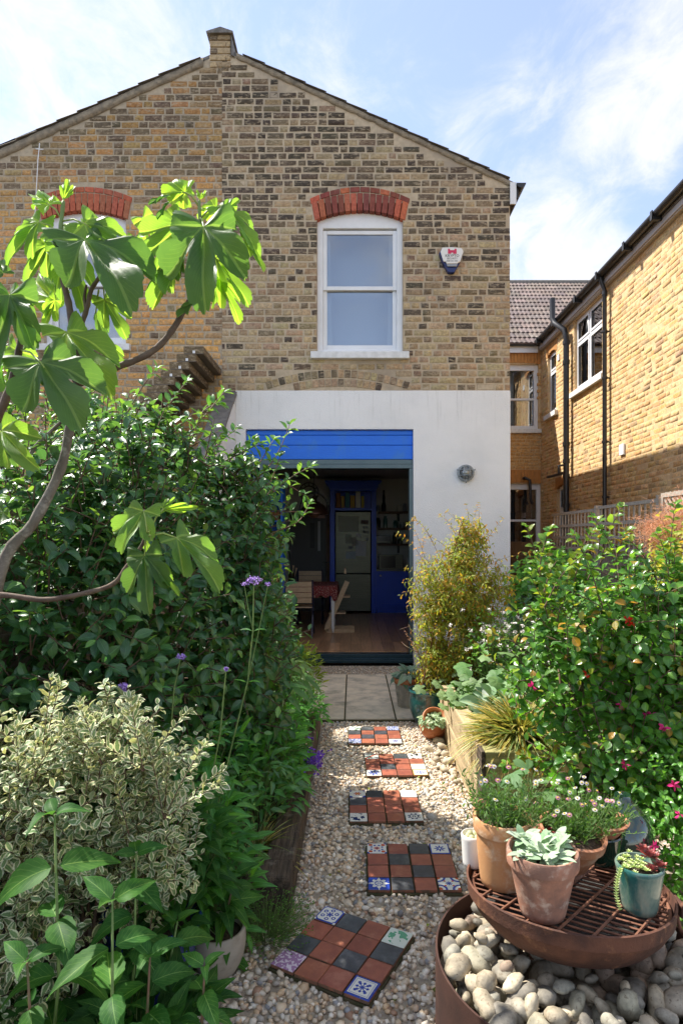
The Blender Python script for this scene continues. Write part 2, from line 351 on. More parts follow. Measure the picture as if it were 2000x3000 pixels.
def glassmat(name, tintc=(1, 1, 1), ior=1.5, boost=.0):
    q = NM(name); g = q.n('BsdfGlossy'); g.inputs['Roughness'].default_value = .015; t = q.n('BsdfTransparent'); t.inputs[0].default_value = c4(tintc)
    f = q.n('Fresnel'); f.inputs[0].default_value = ior; k = (V(q.nt, f.outputs[0]) * 1.8 + boost).mn(1.)
    ms = q.n('MixShader'); q.l(k, ms.inputs[0]); q.nt.links.new(t.outputs[0], ms.inputs[1]); q.nt.links.new(g.outputs[0], ms.inputs[2]); q.nt.links.new(ms.outputs[0], q.out.inputs[0]); return q.m
M['glass'] = glassmat('window_glass', (.92, .94, .94), 1.5, .16)
# ---------------------------------------------------------------- brickwork
def brick_geo(n, hl, hh, seed=None):
    """n bricks: half lengths hl, half heights hh -> verts (n,12,3), local x along, y out of the wall (front 0), z up"""
    g = np.random.default_rng(seed) if seed is not None else rng
    sx = np.array([-1, 1, 1, -1]); sz = np.array([-1, -1, 1, 1]); out = np.zeros((n, 12, 3))
    jit = g.normal(0, .0022, (n, 4, 2)); inset = .006
    out[:, 0:4, 0] = sx * hl[:, None]; out[:, 0:4, 2] = sz * hh[:, None]; out[:, 0:4, 1] = -.03
    out[:, 4:8, 0] = sx * (hl[:, None]) + jit[:, :, 0]; out[:, 4:8, 2] = sz * (hh[:, None]) + jit[:, :, 1]; out[:, 4:8, 1] = -.0035
    out[:, 8:12, 0] = sx * (hl[:, None] - inset) + jit[:, :, 0]; out[:, 8:12, 2] = sz * (hh[:, None] - inset) + jit[:, :, 1]
    out[:, 8:12, 1] = g.normal(0, .0012, (n, 4)) + g.normal(0, .0022, (n, 1))
    return out
BF = []
for i in range(4): j = (i + 1) % 4; BF += [(i, j, j + 4, i + 4), (i + 4, j + 4, j + 8, i + 8)]
BF.append((8, 9, 10, 11)); BF = np.array(BF)
def brick_wall(parent, org, ax, nrm, L0, L1, z0, z1, course, sl_, hl_, jnt, bh, colf, skip, nobj, m, score=None, clip=None, seed=1):
    g = np.random.default_rng(seed); rows = int((z1 - z0) / course) + 1; out = []
    for r in range(rows):
        z = z0 + (r + .5) * course
        if z + bh / 2 > z1 + .02: break
        a = L0 - g.uniform(0, .3) - (0 if r % 2 else .12); k = r % 2
        while a < L1:
            l = (sl_ if k % 2 == 0 else hl_) + g.normal(0, .004); 
            if g.random() < .12: l = hl_ if k % 2 == 0 else sl_
            b0, b1 = a, a + l; a = b1 + jnt + g.normal(0, .002); k += 1
            full = True
            if b0 < L0: b0 = L0; full = False
            if b1 > L1: b1 = L1; full = False
            segs = [(b0, b1)] if clip is None else clip(b0, b1, z)
            for s0, s1 in segs:
                if s1 - s0 < .03: continue
                if (s0, s1) != (b0, b1): full_ = False
                else: full_ = full
                c = (s0 + s1) / 2; zz = z + g.normal(0, .0015)
                if skip(c, zz, (s1 - s0) / 2): continue
                out.append((c, zz, (s1 - s0) / 2, full_))
    A = np.array([(c, z, h, f) for c, z, h, f in out]); n = len(A)
    cols = np.array([colf(c, z, g) for c, z, _, _ in A])
    ax = np.array(ax, float); nr = np.array(nrm, float); up = np.array((0, 0, 1.)); org = np.array(org, float)
    order = np.argsort([score(c, z) if score else 0 for c, z, _, _ in A]); pick = []
    for i in order:
        if A[i, 3] and len(pick) < nobj: pick.append(i)
    pk = np.zeros(n, bool); pk[pick] = True
    Rm = np.stack([ax, nr, up], 1)
    flipf = np.linalg.det(Rm) < 0
    Fc = BF[:, ::-1] if not flipf else BF
    rest = np.where(~pk)[0]
    geo = brick_geo(len(rest), A[rest, 2], np.full(len(rest), bh / 2), seed + 5)
    W = geo @ Rm.T + (org + A[rest, 0][:, None] * ax + A[rest, 1][:, None] * up)[:, None, :]
    Fa = (Fc[None] + (np.arange(len(rest)) * 12)[:, None, None]).reshape(-1, 4)
    o = mesh_np('brickwork', W.reshape(-1, 3), Fa, m, parent, {'tint': ('FLOAT_COLOR', np.repeat(cols[rest], 12, 0))}); o['kind'] = 'stuff'
    var = {}
    for t, ll in (('s', sl_), ('h', hl_)):
        for q in range(4):
            ge = brick_geo(1, np.array([ll / 2]), np.array([bh / 2]), seed * 50 + q + (9 if t == 's' else 0))[0] @ Rm.T
            var[t, q] = mesh_np('brick', ge, Fc, m, attrs={'tint': ('FLOAT_COLOR', np.ones((12, 3)))}, obj=False)
    inv = Matrix.Translation(-wl(parent))
    for i in pick:
        t = 's' if A[i, 2] > (sl_ + hl_) / 4 else 'h'
        b = bpy.data.objects.new('brick', var[t, g.integers(4)]); link(b); b.parent = parent; b.matrix_parent_inverse = inv
        b.location = org + A[i, 0] * ax + A[i, 1] * up; b.color = (*cols[i], 1)
        s = A[i, 2] * 2 / (sl_ if t == 's' else hl_)
        b.scale = (s, 1, 1) if abs(ax[0]) > .5 else (1, s, 1)
    return A
def lerp(a, b, t): return tuple(p + (q - p) * t for p, q in zip(a, b))
SOOT, SOOT2, BUFF, TAN, BROWN, ORNG, PINK = (.080, .064, .050), (.19, .145, .10), (.48, .365, .22), (.56, .44, .28), (.35, .26, .16), (.70, .39, .13), (.44, .32, .21)
FY = 7.93
def roofz_r(x): return 7.92 - (x + 1.515) * .468
def roofz_l(x): return 7.86 + (x + 1.91) * .452
def roofz(x): return min(roofz_r(x), roofz_l(x), 7.98)
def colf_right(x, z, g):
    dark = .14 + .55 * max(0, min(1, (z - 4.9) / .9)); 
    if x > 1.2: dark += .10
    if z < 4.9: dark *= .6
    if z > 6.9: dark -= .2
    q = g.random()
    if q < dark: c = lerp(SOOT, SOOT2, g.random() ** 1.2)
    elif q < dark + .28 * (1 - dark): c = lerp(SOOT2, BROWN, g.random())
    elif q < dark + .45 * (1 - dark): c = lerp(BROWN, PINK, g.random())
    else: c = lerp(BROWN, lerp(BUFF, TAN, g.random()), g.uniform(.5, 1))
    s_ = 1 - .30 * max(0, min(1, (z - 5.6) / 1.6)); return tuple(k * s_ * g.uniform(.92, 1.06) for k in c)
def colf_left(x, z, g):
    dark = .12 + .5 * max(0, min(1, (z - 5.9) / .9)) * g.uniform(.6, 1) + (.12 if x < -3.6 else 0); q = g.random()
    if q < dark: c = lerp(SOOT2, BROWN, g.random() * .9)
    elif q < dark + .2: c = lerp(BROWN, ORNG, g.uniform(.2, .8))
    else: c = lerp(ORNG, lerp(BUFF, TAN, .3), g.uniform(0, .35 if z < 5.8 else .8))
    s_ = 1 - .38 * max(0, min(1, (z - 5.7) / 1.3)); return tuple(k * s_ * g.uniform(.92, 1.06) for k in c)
# window/arch data for the gable: (centre x, half width, sill z, spring z, crown z)
ARCHR = 1.39
WINS = {'r': (.088, .556, 4.05, 5.75, 5.87), 'l': (-3.46, .53, 4.15, 5.75, 5.87)}
def mk_arch(parent, cx, hw, crown, m_, dark_f):
    cz = crown - ARCHR; zf = lambda x: cz + math.sqrt(ARCHR ** 2 - x * x)
    for n, h0, h1, w_, k0 in ((15, 0, .225, hw + .03, 1.0), (10, .24, .305, hw + .035, 1.075)):
        for i in range(n):
            x0, x1 = -w_ + 2 * w_ * i / n + .005, -w_ + 2 * w_ * (i + 1) / n - .005; x0 *= k0; x1 *= k0; k1 = 1 + .075 * (h1 - h0) / .225
            b = MB(); vs = []
            for y in (FY - .006, FY + .11):
                for xx, h, k in ((x0, h0, 1), (x1, h0, 1), (x1, h1, k1), (x0, h1, k1)): vs.append((cx + xx * k, y, zf(min(abs(xx), 1.2)) + h))
            b.add(vs, [(0, 1, 2, 3), (7, 6, 5, 4), (0, 4, 5, 1), (1, 5, 6, 2), (2, 6, 7, 3), (3, 7, 4, 0)])
            o = b.build('brick', m_, parent, bevel=.004, seg=1); o.data.attributes.new('tint', 'FLOAT_COLOR', 'POINT'); o.data.attributes['tint'].data.foreach_set('color', [1.] * 4 * len(o.data.vertices))
            o.color = (*dark_f(i if n > 12 else i * 2, rnd), 1)
RED = (.54, .15, .075); RED2 = (.27, .075, .055)
arch_r = lambda i, g: tuple(k * g.uniform(.85, 1.1) for k in (RED2 if i in (2, 3, 4, 8, 10, 12) or (i > 6 and g.random() < .5) else RED))
arch_l = lambda i, g: tuple(k * g.uniform(.85, 1.1) for k in lerp(RED, (.46, .15, .07), g.random()))
def in_arch(x, z, h, w):
    cx, hw, zs, zp, zc = w; cz = zc - ARCHR; dx = abs(x - cx)
    if zs - .13 < z < zp + .02 and dx < hw + .0: return True
    return dx < (hw + .035) * 1.09 + h * .3 and zp - .05 < z < cz + math.sqrt(ARCHR ** 2 - min(dx, 1.2) ** 2) + .335
def clipper(w):
    cx, hw, zs, zp, zc = w
    def f(b0, b1, z):
        lo, hi = cx - hw, cx + hw
        if zp + .28 < z < zp + .5 or not (zs - .1 < z < zp + .28): return [(b0, b1)]
        if z > zp - .02:
            e = (hw + .035) * (1 + .15 * (z - zp)) + .012; lo, hi = cx - e - .01, cx + e + .01
        out = []
        if b0 < lo: out.append((b0, min(b1, lo)))
        if b1 > hi: out.append((max(b0, hi), b1))
        return out
    return f
WY = FY + .0055
def gable(parent, xa, xb, zb, win, m_):
    cx, hw, zs, zp, zc = win
    b = MB()
    b.box(xa, cx - hw, WY, FY + .24, zb, zc + .1) if xa < cx - hw else None
    b.box(cx + hw, xb, WY, FY + .24, zb, zc + .1)
    b.box(cx - hw, cx + hw, WY, FY + .24, zb, zs - .1)
    xs = [xa] + [x for x in (-1.915, -1.515) if xa < x < xb] + [xb]
    poly = [(xa, zc + .1), (xb, zc + .1)] + [(x, roofz(x) - .05) for x in xs[::-1]]
    b.prism(poly, WY, FY + .24)
    return b.build('wall', m_, parent)
def sash(parent, cx, hw, zs, zp, zc, ysh=0.0, arched=True, split=.52, blind=True):
    """box sash window: frame, two sashes, panes, sill"""
    y0 = FY + .075 + ysh; f = .075
    fr = MB(); fr.box(cx - hw, cx - hw + f, y0, y0 + .1, zs, zp); fr.box(cx + hw - f, cx + hw, y0, y0 + .1, zs, zp); fr.box(cx - hw + f, cx + hw - f, y0, y0 + .1, zs, zs + .05)
    if arched:
        czz = zc - ARCHR; n = 12; pts = [(cx - hw, zp - .07), (cx + hw, zp - .07)]
        for i in range(n + 1):
            x = cx + hw - 2 * hw * i / n; pts.append((x, czz + math.sqrt(ARCHR ** 2 - (x - cx) ** 2) + .012))
        fr.prism(pts, y0 + .002, y0 + .09)
    else: fr.box(cx - hw + f, cx + hw - f, y0, y0 + .1, zp - .07, zp)
    wo_ = fr.build('window', M['white'], parent, bevel=.006)
    zm = zs + (zp - zs) * split - .03; xl, xr = cx - hw + f, cx + hw - f; t = .052
    for nm, za, zb_, yy, bt in (('sash', zm - .02, zp - .085, y0 + .05, .05), ('sash', zs + .05, zm + .03, y0 + .012 + .04 * 0 + .075, .08)):
        yy = y0 + .03 if za > zs + .1 else y0 + .062
        s = MB(); s.box(xl, xl + t, yy, yy + .035, za, zb_); s.box(xr - t, xr, yy, yy + .035, za, zb_); s.box(xl + t, xr - t, yy + .001, yy + .034, zb_ - t, zb_); s.box(xl + t, xr - t, yy + .001, yy + .034, za, za + (t if za > zs + .1 else .075))
        s.build('sash', M['white'], wo_, bevel=.005)
        p = MB(); p.box(xl + t, xr - t, yy + .014, yy + .02, za + t, zb_ - t); p.build('pane', M['glass'], wo_)
    if blind:
        c = MB(); c.box(cx - hw + .02, cx + hw - .02, y0 + .5, y0 + .51, zs, zp + .1); c.build('roller_blind', M['blind'], wo_)
        for sx in (-1, 1):
            c = MB(); x1 = cx + sx * (hw - .05); n = 10
            vs = []
            for i in range(n + 1):
                x = x1 - sx * (.11 * i / n); vs += [(x - sx * .03, y0 + .16 + .012 * math.sin(i * 2.2), zs + .05), (x, y0 + .16 + .012 * math.sin(i * 2.2), zp)]
            c.add(vs, [(2 * i, 2 * i + 2, 2 * i + 3, 2 * i + 1) for i in range(n)]); c.build('curtain', M['curtain'], wo_, smooth=True)
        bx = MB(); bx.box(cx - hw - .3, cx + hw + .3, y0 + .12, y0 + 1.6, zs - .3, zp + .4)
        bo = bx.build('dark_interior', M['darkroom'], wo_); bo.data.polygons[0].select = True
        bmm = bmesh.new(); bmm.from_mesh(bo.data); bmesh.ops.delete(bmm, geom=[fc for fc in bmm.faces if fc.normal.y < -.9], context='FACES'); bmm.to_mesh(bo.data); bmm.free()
    return wo_
def sill(parent, x0, x1, y0, y1, z0, z1, m_=None):
    s = MB(); s.prismx([(y0, z0), (y1, z0), (y1, z1), (y0, z1 - .015)], x0, x1); s.build('sill', m_ or M['whitesill'], parent, bevel=.008)
# ================================================================ structure: ground, path, house
g_ = MB(); n = 12
g_.box(-60, 60, -30, 90, -.6, -.03); kind(g_.build('ground', M['soil']), 'structure')
pth = MB(); pth.box(-.9, 3.0, .6, 7.9, -.028, 0.0); kind(pth.build('gravel_path_bed', M['earth']), 'structure')
# --- own house
own = thing('brick_house', 'yellow stock brick rear wing with one sash window above a white rendered extension', 'house', (0, 9, 0))
w = WINS['r']
gable(own, -1.69, 2.02, 3.545, w, M['mortar'])
sb = MB(); sb.box(2.0, 2.018, FY + .24, 14.4, 0, 6.2); sb.build('side_wall', M['mortar'], own)
def skip_r(x, z, h): return z + .03 > min(roofz(x - h), roofz(x + h)) - .09 or in_arch(x, z, h, w) or (z < 3.9 and in_relief(x, z))
def in_relief(x, z):
    rr = math.hypot(x + .2, (z - (3.72 - 2.7))); return rr < 2.7 + .13 and abs(x + .2) < .92 and rr > 2.55
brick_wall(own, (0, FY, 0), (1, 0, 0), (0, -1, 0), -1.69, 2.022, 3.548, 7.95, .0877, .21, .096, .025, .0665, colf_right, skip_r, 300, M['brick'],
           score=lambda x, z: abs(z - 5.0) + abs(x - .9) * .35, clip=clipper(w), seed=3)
mk_arch(own, w[0], w[1], w[4], M['redbrick'], arch_r)
for ring in range(2):   # relieving arch of brown brick on end
    r0 = 2.6 + ring * .115; n = 22
    for i in range(n):
        a = -.34 + .68 * (i + .5) / n; s, c = math.sin(a), math.cos(a); zz = 3.70 - 2.7 + c * r0
        if zz + .02 < 3.56: continue
        b = MB(); b.obox((-.2 + s * (r0 + .05), FY + .05, 3.70 - 2.7 + c * (r0 + .05)), (c, 0, -s), (0, 1, 0), (s, 0, c), .036, .053, .048)
        o = b.build('brick', M['brick'], own, bevel=.004, seg=1); o.data.attributes.new('tint', 'FLOAT_COLOR', 'POINT'); o.data.attributes['tint'].data.foreach_set('color', [1.] * 4 * len(o.data.vertices)); o.color = (*colf_right(0, 3.8, rng), 1)
sash(own, *w)
sill(own, w[0] - w[1] - .075, w[0] + w[1] + .075, FY - .075, FY + .09, 3.945, 4.05)
# roof with verge
def roof(parent, fz, xs, y0, y1, m_):
    b = MB(); (xa, xb) = xs
    b.add([(xa, y0, fz(xa)), (xb, y0, fz(xb)), (xb, y1, fz(xb)), (xa, y1, fz(xa)), (xa, y0, fz(xa) - .05), (xb, y0, fz(xb) - .05), (xb, y1, fz(xb) - .05), (xa, y1, fz(xa) - .05)],
          [(0, 1, 2, 3), (7, 6, 5, 4), (0, 4, 5, 1), (1, 5, 6, 2), (2, 6, 7, 3), (3, 7, 4, 0)]); return b.build('roof', m_, parent)
ro = roof(own, lambda x: roofz_r(x) + .01, (-1.69, 2.1), FY + .02, 15, M['slate'])
for i in range(13):
    x0 = -1.42 + i * .262; x1 = x0 + .29; b = MB(); z0, z1 = roofz_r(x0), roofz_r(x1)
    b.add([(x0, FY - .035, z0 - .004), (x1, FY - .035, z1 + .016), (x1, FY + .3, z1 + .016), (x0, FY + .3, z0 - .004), (x0, FY - .04, z0 - .012), (x1, FY - .04, z1 + .008), (x1, FY + .3, z1 + .008), (x0, FY + .3, z0 - .012)],
          [(0, 1, 2, 3), (7, 6, 5, 4), (0, 4, 5, 1), (1, 5, 6, 2), (2, 6, 7, 3), (3, 7, 4, 0)])
    b.build('verge_tile', M['slate'], own)
def verge(parent, f, xa, xb, th, m_):
    b = MB(); n = 60; vs = []
    for i in range(n + 1):
        x = xa + (xb - xa) * i / n; a = .004 * math.sin(x * 31) + rnd.uniform(-.008, .008)
        vs += [(x, FY - .012, f(x) - th + a), (x, FY - .02 + rnd.uniform(-.006, .006), f(x) - .02), (x, FY + .05, f(x) - .03)]
    b.add(vs, [(3 * i, 3 * i + 3, 3 * i + 4, 3 * i + 1) for i in range(n)] + [(3 * i + 1, 3 * i + 4, 3 * i + 5, 3 * i + 2) for i in range(n)])
    b2 = [(vs[3 * i][0], FY + .03, vs[3 * i][2]) for i in range(n + 1)]; k = len(b.v); b.v += b2; b.f += [(3 * i, k + i, k + i + 1, 3 * i + 3) for i in range(n)]; b.mi += [0] * n
    b.build('verge_mortar', m_, parent, smooth=True)
verge(own, roofz_r, -1.5, 2.03, .085, M['verge'])
for (a, b_, t) in ((-1.0, -.2, 0), (-.1, .45, 1)):   # black roof-light edges above the slope
    q = MB(); q.add([(a, FY + .2, roofz_r(a) + .02), (b_, FY + .2, roofz_r(b_) + .02), (b_, FY + .2, roofz_r(b_) + .07), (a, FY + .2, roofz_r(a) + .07), (a, FY + 1.2, roofz_r(a) + .02), (b_, FY + 1.2, roofz_r(b_) + .02), (b_, FY + 1.2, roofz_r(b_) + .07), (a, FY + 1.2, roofz_r(a) + .07)],
          [(0, 1, 2, 3), (7, 6, 5, 4), (0, 4, 5, 1), (1, 5, 6, 2), (2, 6, 7, 3), (3, 7, 4, 0)]); q.build('solar_panel', M['blackmatt'], own)
b = MB(); b.box(2.012, 2.09, FY - .05, FY - .03, 5.93, 6.21); b.build('fascia_end', M['white'], own)
b = MB(); b.box(2.023, 2.12, FY - .028, 14.3, 6.02, 6.14); b.build('fascia', M['black'], own)
def gutter(parent, x, y0, y1, z, r, sgn=1):
    b = MB(); n = 10; vs = []
    for y in (y0, y1):
        for i in range(n + 1):
            a = math.pi * i / n; vs.append((x - r * math.cos(a), y, z - r * math.sin(a)))
        for i in range(n + 1):
            a = math.pi * i / n; vs.append((x - (r - .006) * math.cos(a), y, z - (r - .006) * math.sin(a)))
    k = 2 * (n + 1)
    fs = [(i, i + 1, k + i + 1, k + i) for i in range(n)] + [(n + 1 + i, k + n + 1 + i, k + n + 2 + i, n + 2 + i) for i in range(n)] + [(0, k, k + n + 1, n + 1), (n, n + n + 1, k + 2 * n + 1, k + n)]
    fs += [tuple(range(n + 1)), tuple(range(k + n, k - 1, -1))]
    b.add(vs, fs); return b.build('gutter', M['black'], parent)
gutter(own, 2.15, FY - .07, 14.3, 6.19, .06)
# chimney stub
b = MB(); zt = 8.2
ct = MB(); X0, X1 = -1.85, -1.575
ct.box(X0 + .01, X1 - .01, FY + .01, FY + .3, 7.6, 8.128); chim = ct.build('chimney', M['mortar'], own)
zz = 7.72; k = 0
while zz < 8.08:
    xx = X0 - (0 if k % 2 else .0)
    cuts = [X0, X0 + (.21 if k % 2 else .1), X1]
    for a, b_ in zip(cuts, cuts[1:]):
        q = MB(); q.box(a + .004, b_ - .004, FY - .008, FY + .29, zz, zz + .068); o = q.build('brick', M['brick'], chim, bevel=.005, seg=1)
        o.data.attributes.new('tint', 'FLOAT_COLOR', 'POINT'); o.data.attributes['tint'].data.foreach_set('color', [1.] * 4 * len(o.data.vertices)); o.color = (*rnd.choice([SOOT2, BROWN, BUFF, BUFF, PINK]), 1)
    zz += .0877; k += 1
q = MB(); q.prism([(X0 - .03, 8.125), (X1 + .03, 8.13), (X1 + .035, 8.15), ((X0 + X1) / 2 + .01, 8.205), (X0 - .035, 8.148)], FY - .05, FY + .36); q.build('cap', M['slate'], chim)
q = MB(); q.add([(X1 + .005, FY - .03, 7.86), (X1 + .008, FY - .03, 8.125), (X1 + .09, FY + .3, 7.84), (X1 + .012, FY + .3, 8.125), (X1 + .05, FY - .02, 7.84)], [(0, 4, 1), (4, 2, 3, 1), (0, 1, 3, 2)]); q.build('lead_flashing', M['slate'], chim)
# white rendered extension
EX0, EX1, EZ = -1.515, 2.024, 3.545; OX0, OX1, OZ = -1.383, .775, 3.046; EY = FY - .012
ext = thing('extension', 'white rendered rear extension with wide opening and blue cladding above', 'extension', (0, FY, 0))
b = MB(); b.prism([(EX0, 0), (OX0, 0), (OX0, OZ), (OX1, OZ), (OX1, 0), (EX1, 0), (EX1, EZ), (EX0, EZ)], EY, EY + .22)
b.build('rendered_wall', M['render'], ext, bevel=.006)
b = MB(); b.box(EX0 + .02, EX1 - .03, EY + .222, EY + .3, OZ - .02, EZ - .02); b.build('wall_lining', M['render'], ext)
for i, (za, zb_) in enumerate(((2.665, 2.845), (2.85, 2.975), (2.98, OZ - .012))):
    b = MB(); b.box(OX0 + .004, OX1 - .004, EY + .05, EY + .075, za, zb_); b.build('cladding_board', M['blue'], ext, bevel=.006)
b = MB(); b.box(OX0 + .006, OX1 - .006, EY + .08, EY + .2, 2.55, OZ); b.build('cladding_backing', M['blue'], ext)
dr = MB(); dr.box(OX0 + .004, OX1 - .004, EY + .045, EY + .16, 2.60, 2.66); dr.box(OX0 + .004, OX1 - .004, EY + .03, EY + .19, 2.545, 2.598)
dr.box(OX1 - .05, OX1 - .003, EY + .03, EY + .19, .14, 2.544); dr.box(OX0 + .003, OX0 + .05, EY + .03, EY + .19, .14, 2.544)
dr.build('door_frame', M['teal'], ext, bevel=.004)
b = MB(); b.box(OX0 + .003, OX1 - .003, EY - .04, EY + .2, .04, .075); b.box(OX0 + .003, OX1 - .003, EY + .02, EY + .2, .077, .139); b.box(OX0 + .003, OX1 - .003, EY - .02, EY + .019, .077, .09); b.build('threshold', M['sillteal'], ext, bevel=.004)
for i in range(4):   # folded-back glazed leaves
    x = OX0 + .07 + i * .07; d = MB(); ya, yb = EY - .62 + i * .03, EY + .06
    for yy in (ya, yb - .06): d.box(x - .024, x + .024, yy, yy + .06, .13, 2.53)
    for za, zb_ in ((.13, .22), (2.45, 2.53)): d.box(x - .023, x + .023, ya + .06, yb - .06, za, zb_)
    dl = d.build('folding_door', M['teal'], ext, bevel=.003)
    p = MB(); p.box(x - .006, x + .006, ya + .06, yb - .06, .22, 2.45); p.build('pane', M['glass'], dl)
# party wall with slate coping
pw = thing('party_wall', 'white painted party wall with sloping dark slate coping beside the extension', 'wall', (-1.6, 7.4, 0))
b = MB(); b.prismx([(6.0, -.03), (FY - .01, -.03), (FY - .01, 3.47), (6.95, 2.72), (6.0, 2.0)], -1.69, -1.516); b.build('masonry', M['render'], pw)
ys = [FY + .0, 7.72, 7.45, 7.22, 6.98, 6.7, 6.4, 6.05]
cz_ = lambda y: 3.49 - (FY - y) * .765
for i, (ya, yb) in enumerate(zip(ys, ys[1:])):
    o_ = .006 * (i % 2); b = MB(); b.prismx([(yb + .008, cz_(yb) + o_), (ya, cz_(ya) + o_), (ya, cz_(ya) + .05 + o_), (yb + .008, cz_(yb) + .05 + o_)], -1.715, -1.49 + rnd.uniform(-.006, .006)); b.build('coping_slate', M['slate'], pw, bevel=.004)
# stepped corbel
cb_ = thing('corbelled_pier', 'stepped dark brick pier end jutting from the wall above the hedge', 'brick pier', (-1.9, 7.4, 3))
lx = [(-1.93, -1.70), (-2.01, -1.785), (-2.09, -1.865), (-2.19, -1.945), (-2.27, -2.03), (-2.35, -2.11), (-2.43, -2.19), (-2.5, -2.27)]
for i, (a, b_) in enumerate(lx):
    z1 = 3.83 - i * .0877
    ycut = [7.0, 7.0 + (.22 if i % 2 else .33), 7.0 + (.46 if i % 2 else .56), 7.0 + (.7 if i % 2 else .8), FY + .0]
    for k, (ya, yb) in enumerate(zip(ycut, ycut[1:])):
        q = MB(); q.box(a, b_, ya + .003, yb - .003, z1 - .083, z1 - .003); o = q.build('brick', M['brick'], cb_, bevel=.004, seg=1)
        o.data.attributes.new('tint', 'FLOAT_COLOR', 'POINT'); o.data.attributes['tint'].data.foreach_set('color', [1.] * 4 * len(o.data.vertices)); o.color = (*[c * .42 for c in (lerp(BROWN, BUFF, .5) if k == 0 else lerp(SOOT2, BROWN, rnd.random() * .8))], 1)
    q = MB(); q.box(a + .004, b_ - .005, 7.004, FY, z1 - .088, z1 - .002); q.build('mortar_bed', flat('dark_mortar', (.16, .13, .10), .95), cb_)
    if i < 4:
        q = MB(); xc = a + .12; q.box(xc - .014, xc + .014, 6.994, 6.999, z1 - .083, z1 - .053); q.build('crack_gauge', M['white'], cb_)
q = MB(); q.box(-2.6, -2.35, 7.02, FY, 0, 3.1); q.build('pier_base', M['mortar_grey'], cb_)
# --- left neighbour half
nb = thing('brick_house', 'orange-brown brick half of the gable with an arched window behind the fig tree', 'house', (-4, 9, 0))
wL = WINS['l']
gable(nb, -6.4, -1.692, 0, wL, M['mortar_grey'])
def skip_l(x, z, h): return z + .03 > min(roofz_l(x - h), roofz_l(x + h), 7.98) - .09 or in_arch(x, z, h, wL)
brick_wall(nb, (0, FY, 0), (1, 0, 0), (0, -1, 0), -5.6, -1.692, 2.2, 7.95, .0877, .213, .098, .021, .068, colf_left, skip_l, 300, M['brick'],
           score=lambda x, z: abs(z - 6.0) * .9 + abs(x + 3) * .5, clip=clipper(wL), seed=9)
mk_arch(nb, wL[0], wL[1], wL[4], M['redbrick'], arch_l)
sash(nb, *wL)
sill(nb, wL[0] - wL[1] - .07, wL[0] + wL[1] + .07, FY - .07, FY + .09, 4.05, 4.15)
roof(nb, lambda x: roofz_l(x) + .01, (-6.6, -1.69), FY + .02, 15, M['slate'])
for i in range(15):
    x1 = -1.96 - i * .262; x0 = x1 - .28; b = MB(); z0, z1 = roofz_l(x0), roofz_l(x1)
    b.add([(x0, FY - .035, z0 + .018), (x1, FY - .035, z1 - .006), (x1, FY + .3, z1 - .006), (x0, FY + .3, z0 + .018), (x0, FY - .04, z0 + .012), (x1, FY - .04, z1 - .012), (x1, FY + .3, z1 - .012), (x0, FY + .3, z0 + .012)],
          [(0, 1, 2, 3), (7, 6, 5, 4), (0, 4, 5, 1), (1, 5, 6, 2), (2, 6, 7, 3), (3, 7, 4, 0)])
    b.build('verge_tile', M['slate'], nb)
verge(nb, roofz_l, -6.4, -1.93, .12, M['verge'])
c = MB(); c.tube([P(117, 420, 7.9), P(112, 470, 7.88), P(105, 600, 7.89), P(98, 715, 7.9), P(92, 900, 7.9)], .006, 6)
c.tube([P(106, 436, 7.9), P(128, 438, 7.9)], .008, 5); tag(c.build('cable', M['white']), 'thin white cable dropping down the brickwork left of the arch', 'cable')
# --- alarm box, bulkhead light
AY = FY - .012
def shield(pts, y0, y1, m_, name, parent, bv=.006):
    b = MB(); b.prism(pts, y0, y1); return b.build(name, m_, parent, bevel=bv)
al = thing('alarm_box', 'white and navy burglar alarm box with red castle emblem on the brick wall', 'alarm box', P(1319, 765, FY))
def ap(u, v): q = P(u, v, AY); return (q.x, q.z)
zx = lambda zx_, zy_: ap(1280 + zx_ / 13.07, 640 + zy_ / 13.07)
shield([zx(50, 1400), zx(130, 1260), zx(930, 1260), zx(960, 1440), zx(830, 1800), zx(640, 2120), zx(600, 2140), zx(430, 2140), zx(380, 2110), zx(200, 1780)], AY - .06, AY + .012, M['navypl'], 'back_shell', al)
shield([zx(90, 1380), zx(165, 1230), zx(520, 1212), zx(890, 1250), zx(955, 1380), zx(835, 1770), zx(760, 1790), zx(730, 1840), zx(330, 1840), zx(290, 1760), zx(210, 1760)], AY - .085, AY - .061, M['whitepot'], 'front_cover', al)
shield([zx(322, 1850), zx(738, 1850), zx(705, 1940), zx(355, 1940)], AY - .082, AY - .061, M['greypl'], 'strobe_lens', al)
em = MB()
for pl in ([(370, 1470), (370, 1283), (445, 1283), (445, 1470)], [(618, 1470), (618, 1285), (695, 1285), (695, 1470)], [(446, 1425), (446, 1335), (617, 1335), (617, 1425)], [(446, 1470), (446, 1426), (500, 1426), (492, 1470)], [(562, 1426), (617, 1426), (617, 1470), (570, 1470)]):
    em.prism([zx(*q) for q in pl], AY - .0885, AY - .0855)
em.build('castle_emblem', M['red'], al)
def text(s, c, size, m_, parent, name='lettering', bold=.0):
    cu = bpy.data.curves.new(name, 'FONT'); cu.body = s; cu.size = size; cu.align_x = 'CENTER'; cu.extrude = .0006; cu.offset = bold; cu.materials.append(m_); cu.resolution_u = 3
    tmp = bpy.data.objects.new('t', cu); me = bpy.data.meshes.new_from_object(tmp); bpy.data.objects.remove(tmp)
    o = bpy.data.objects.new(name, me); link(o); o.rotation_euler = (R(90), 0, 0); o.location = c; adopt(o, parent); o['kind'] = 'stuff'; return o
def at(zx_, zy_): q = zx(zx_, zy_); return (q[0], AY - .0862, q[1])
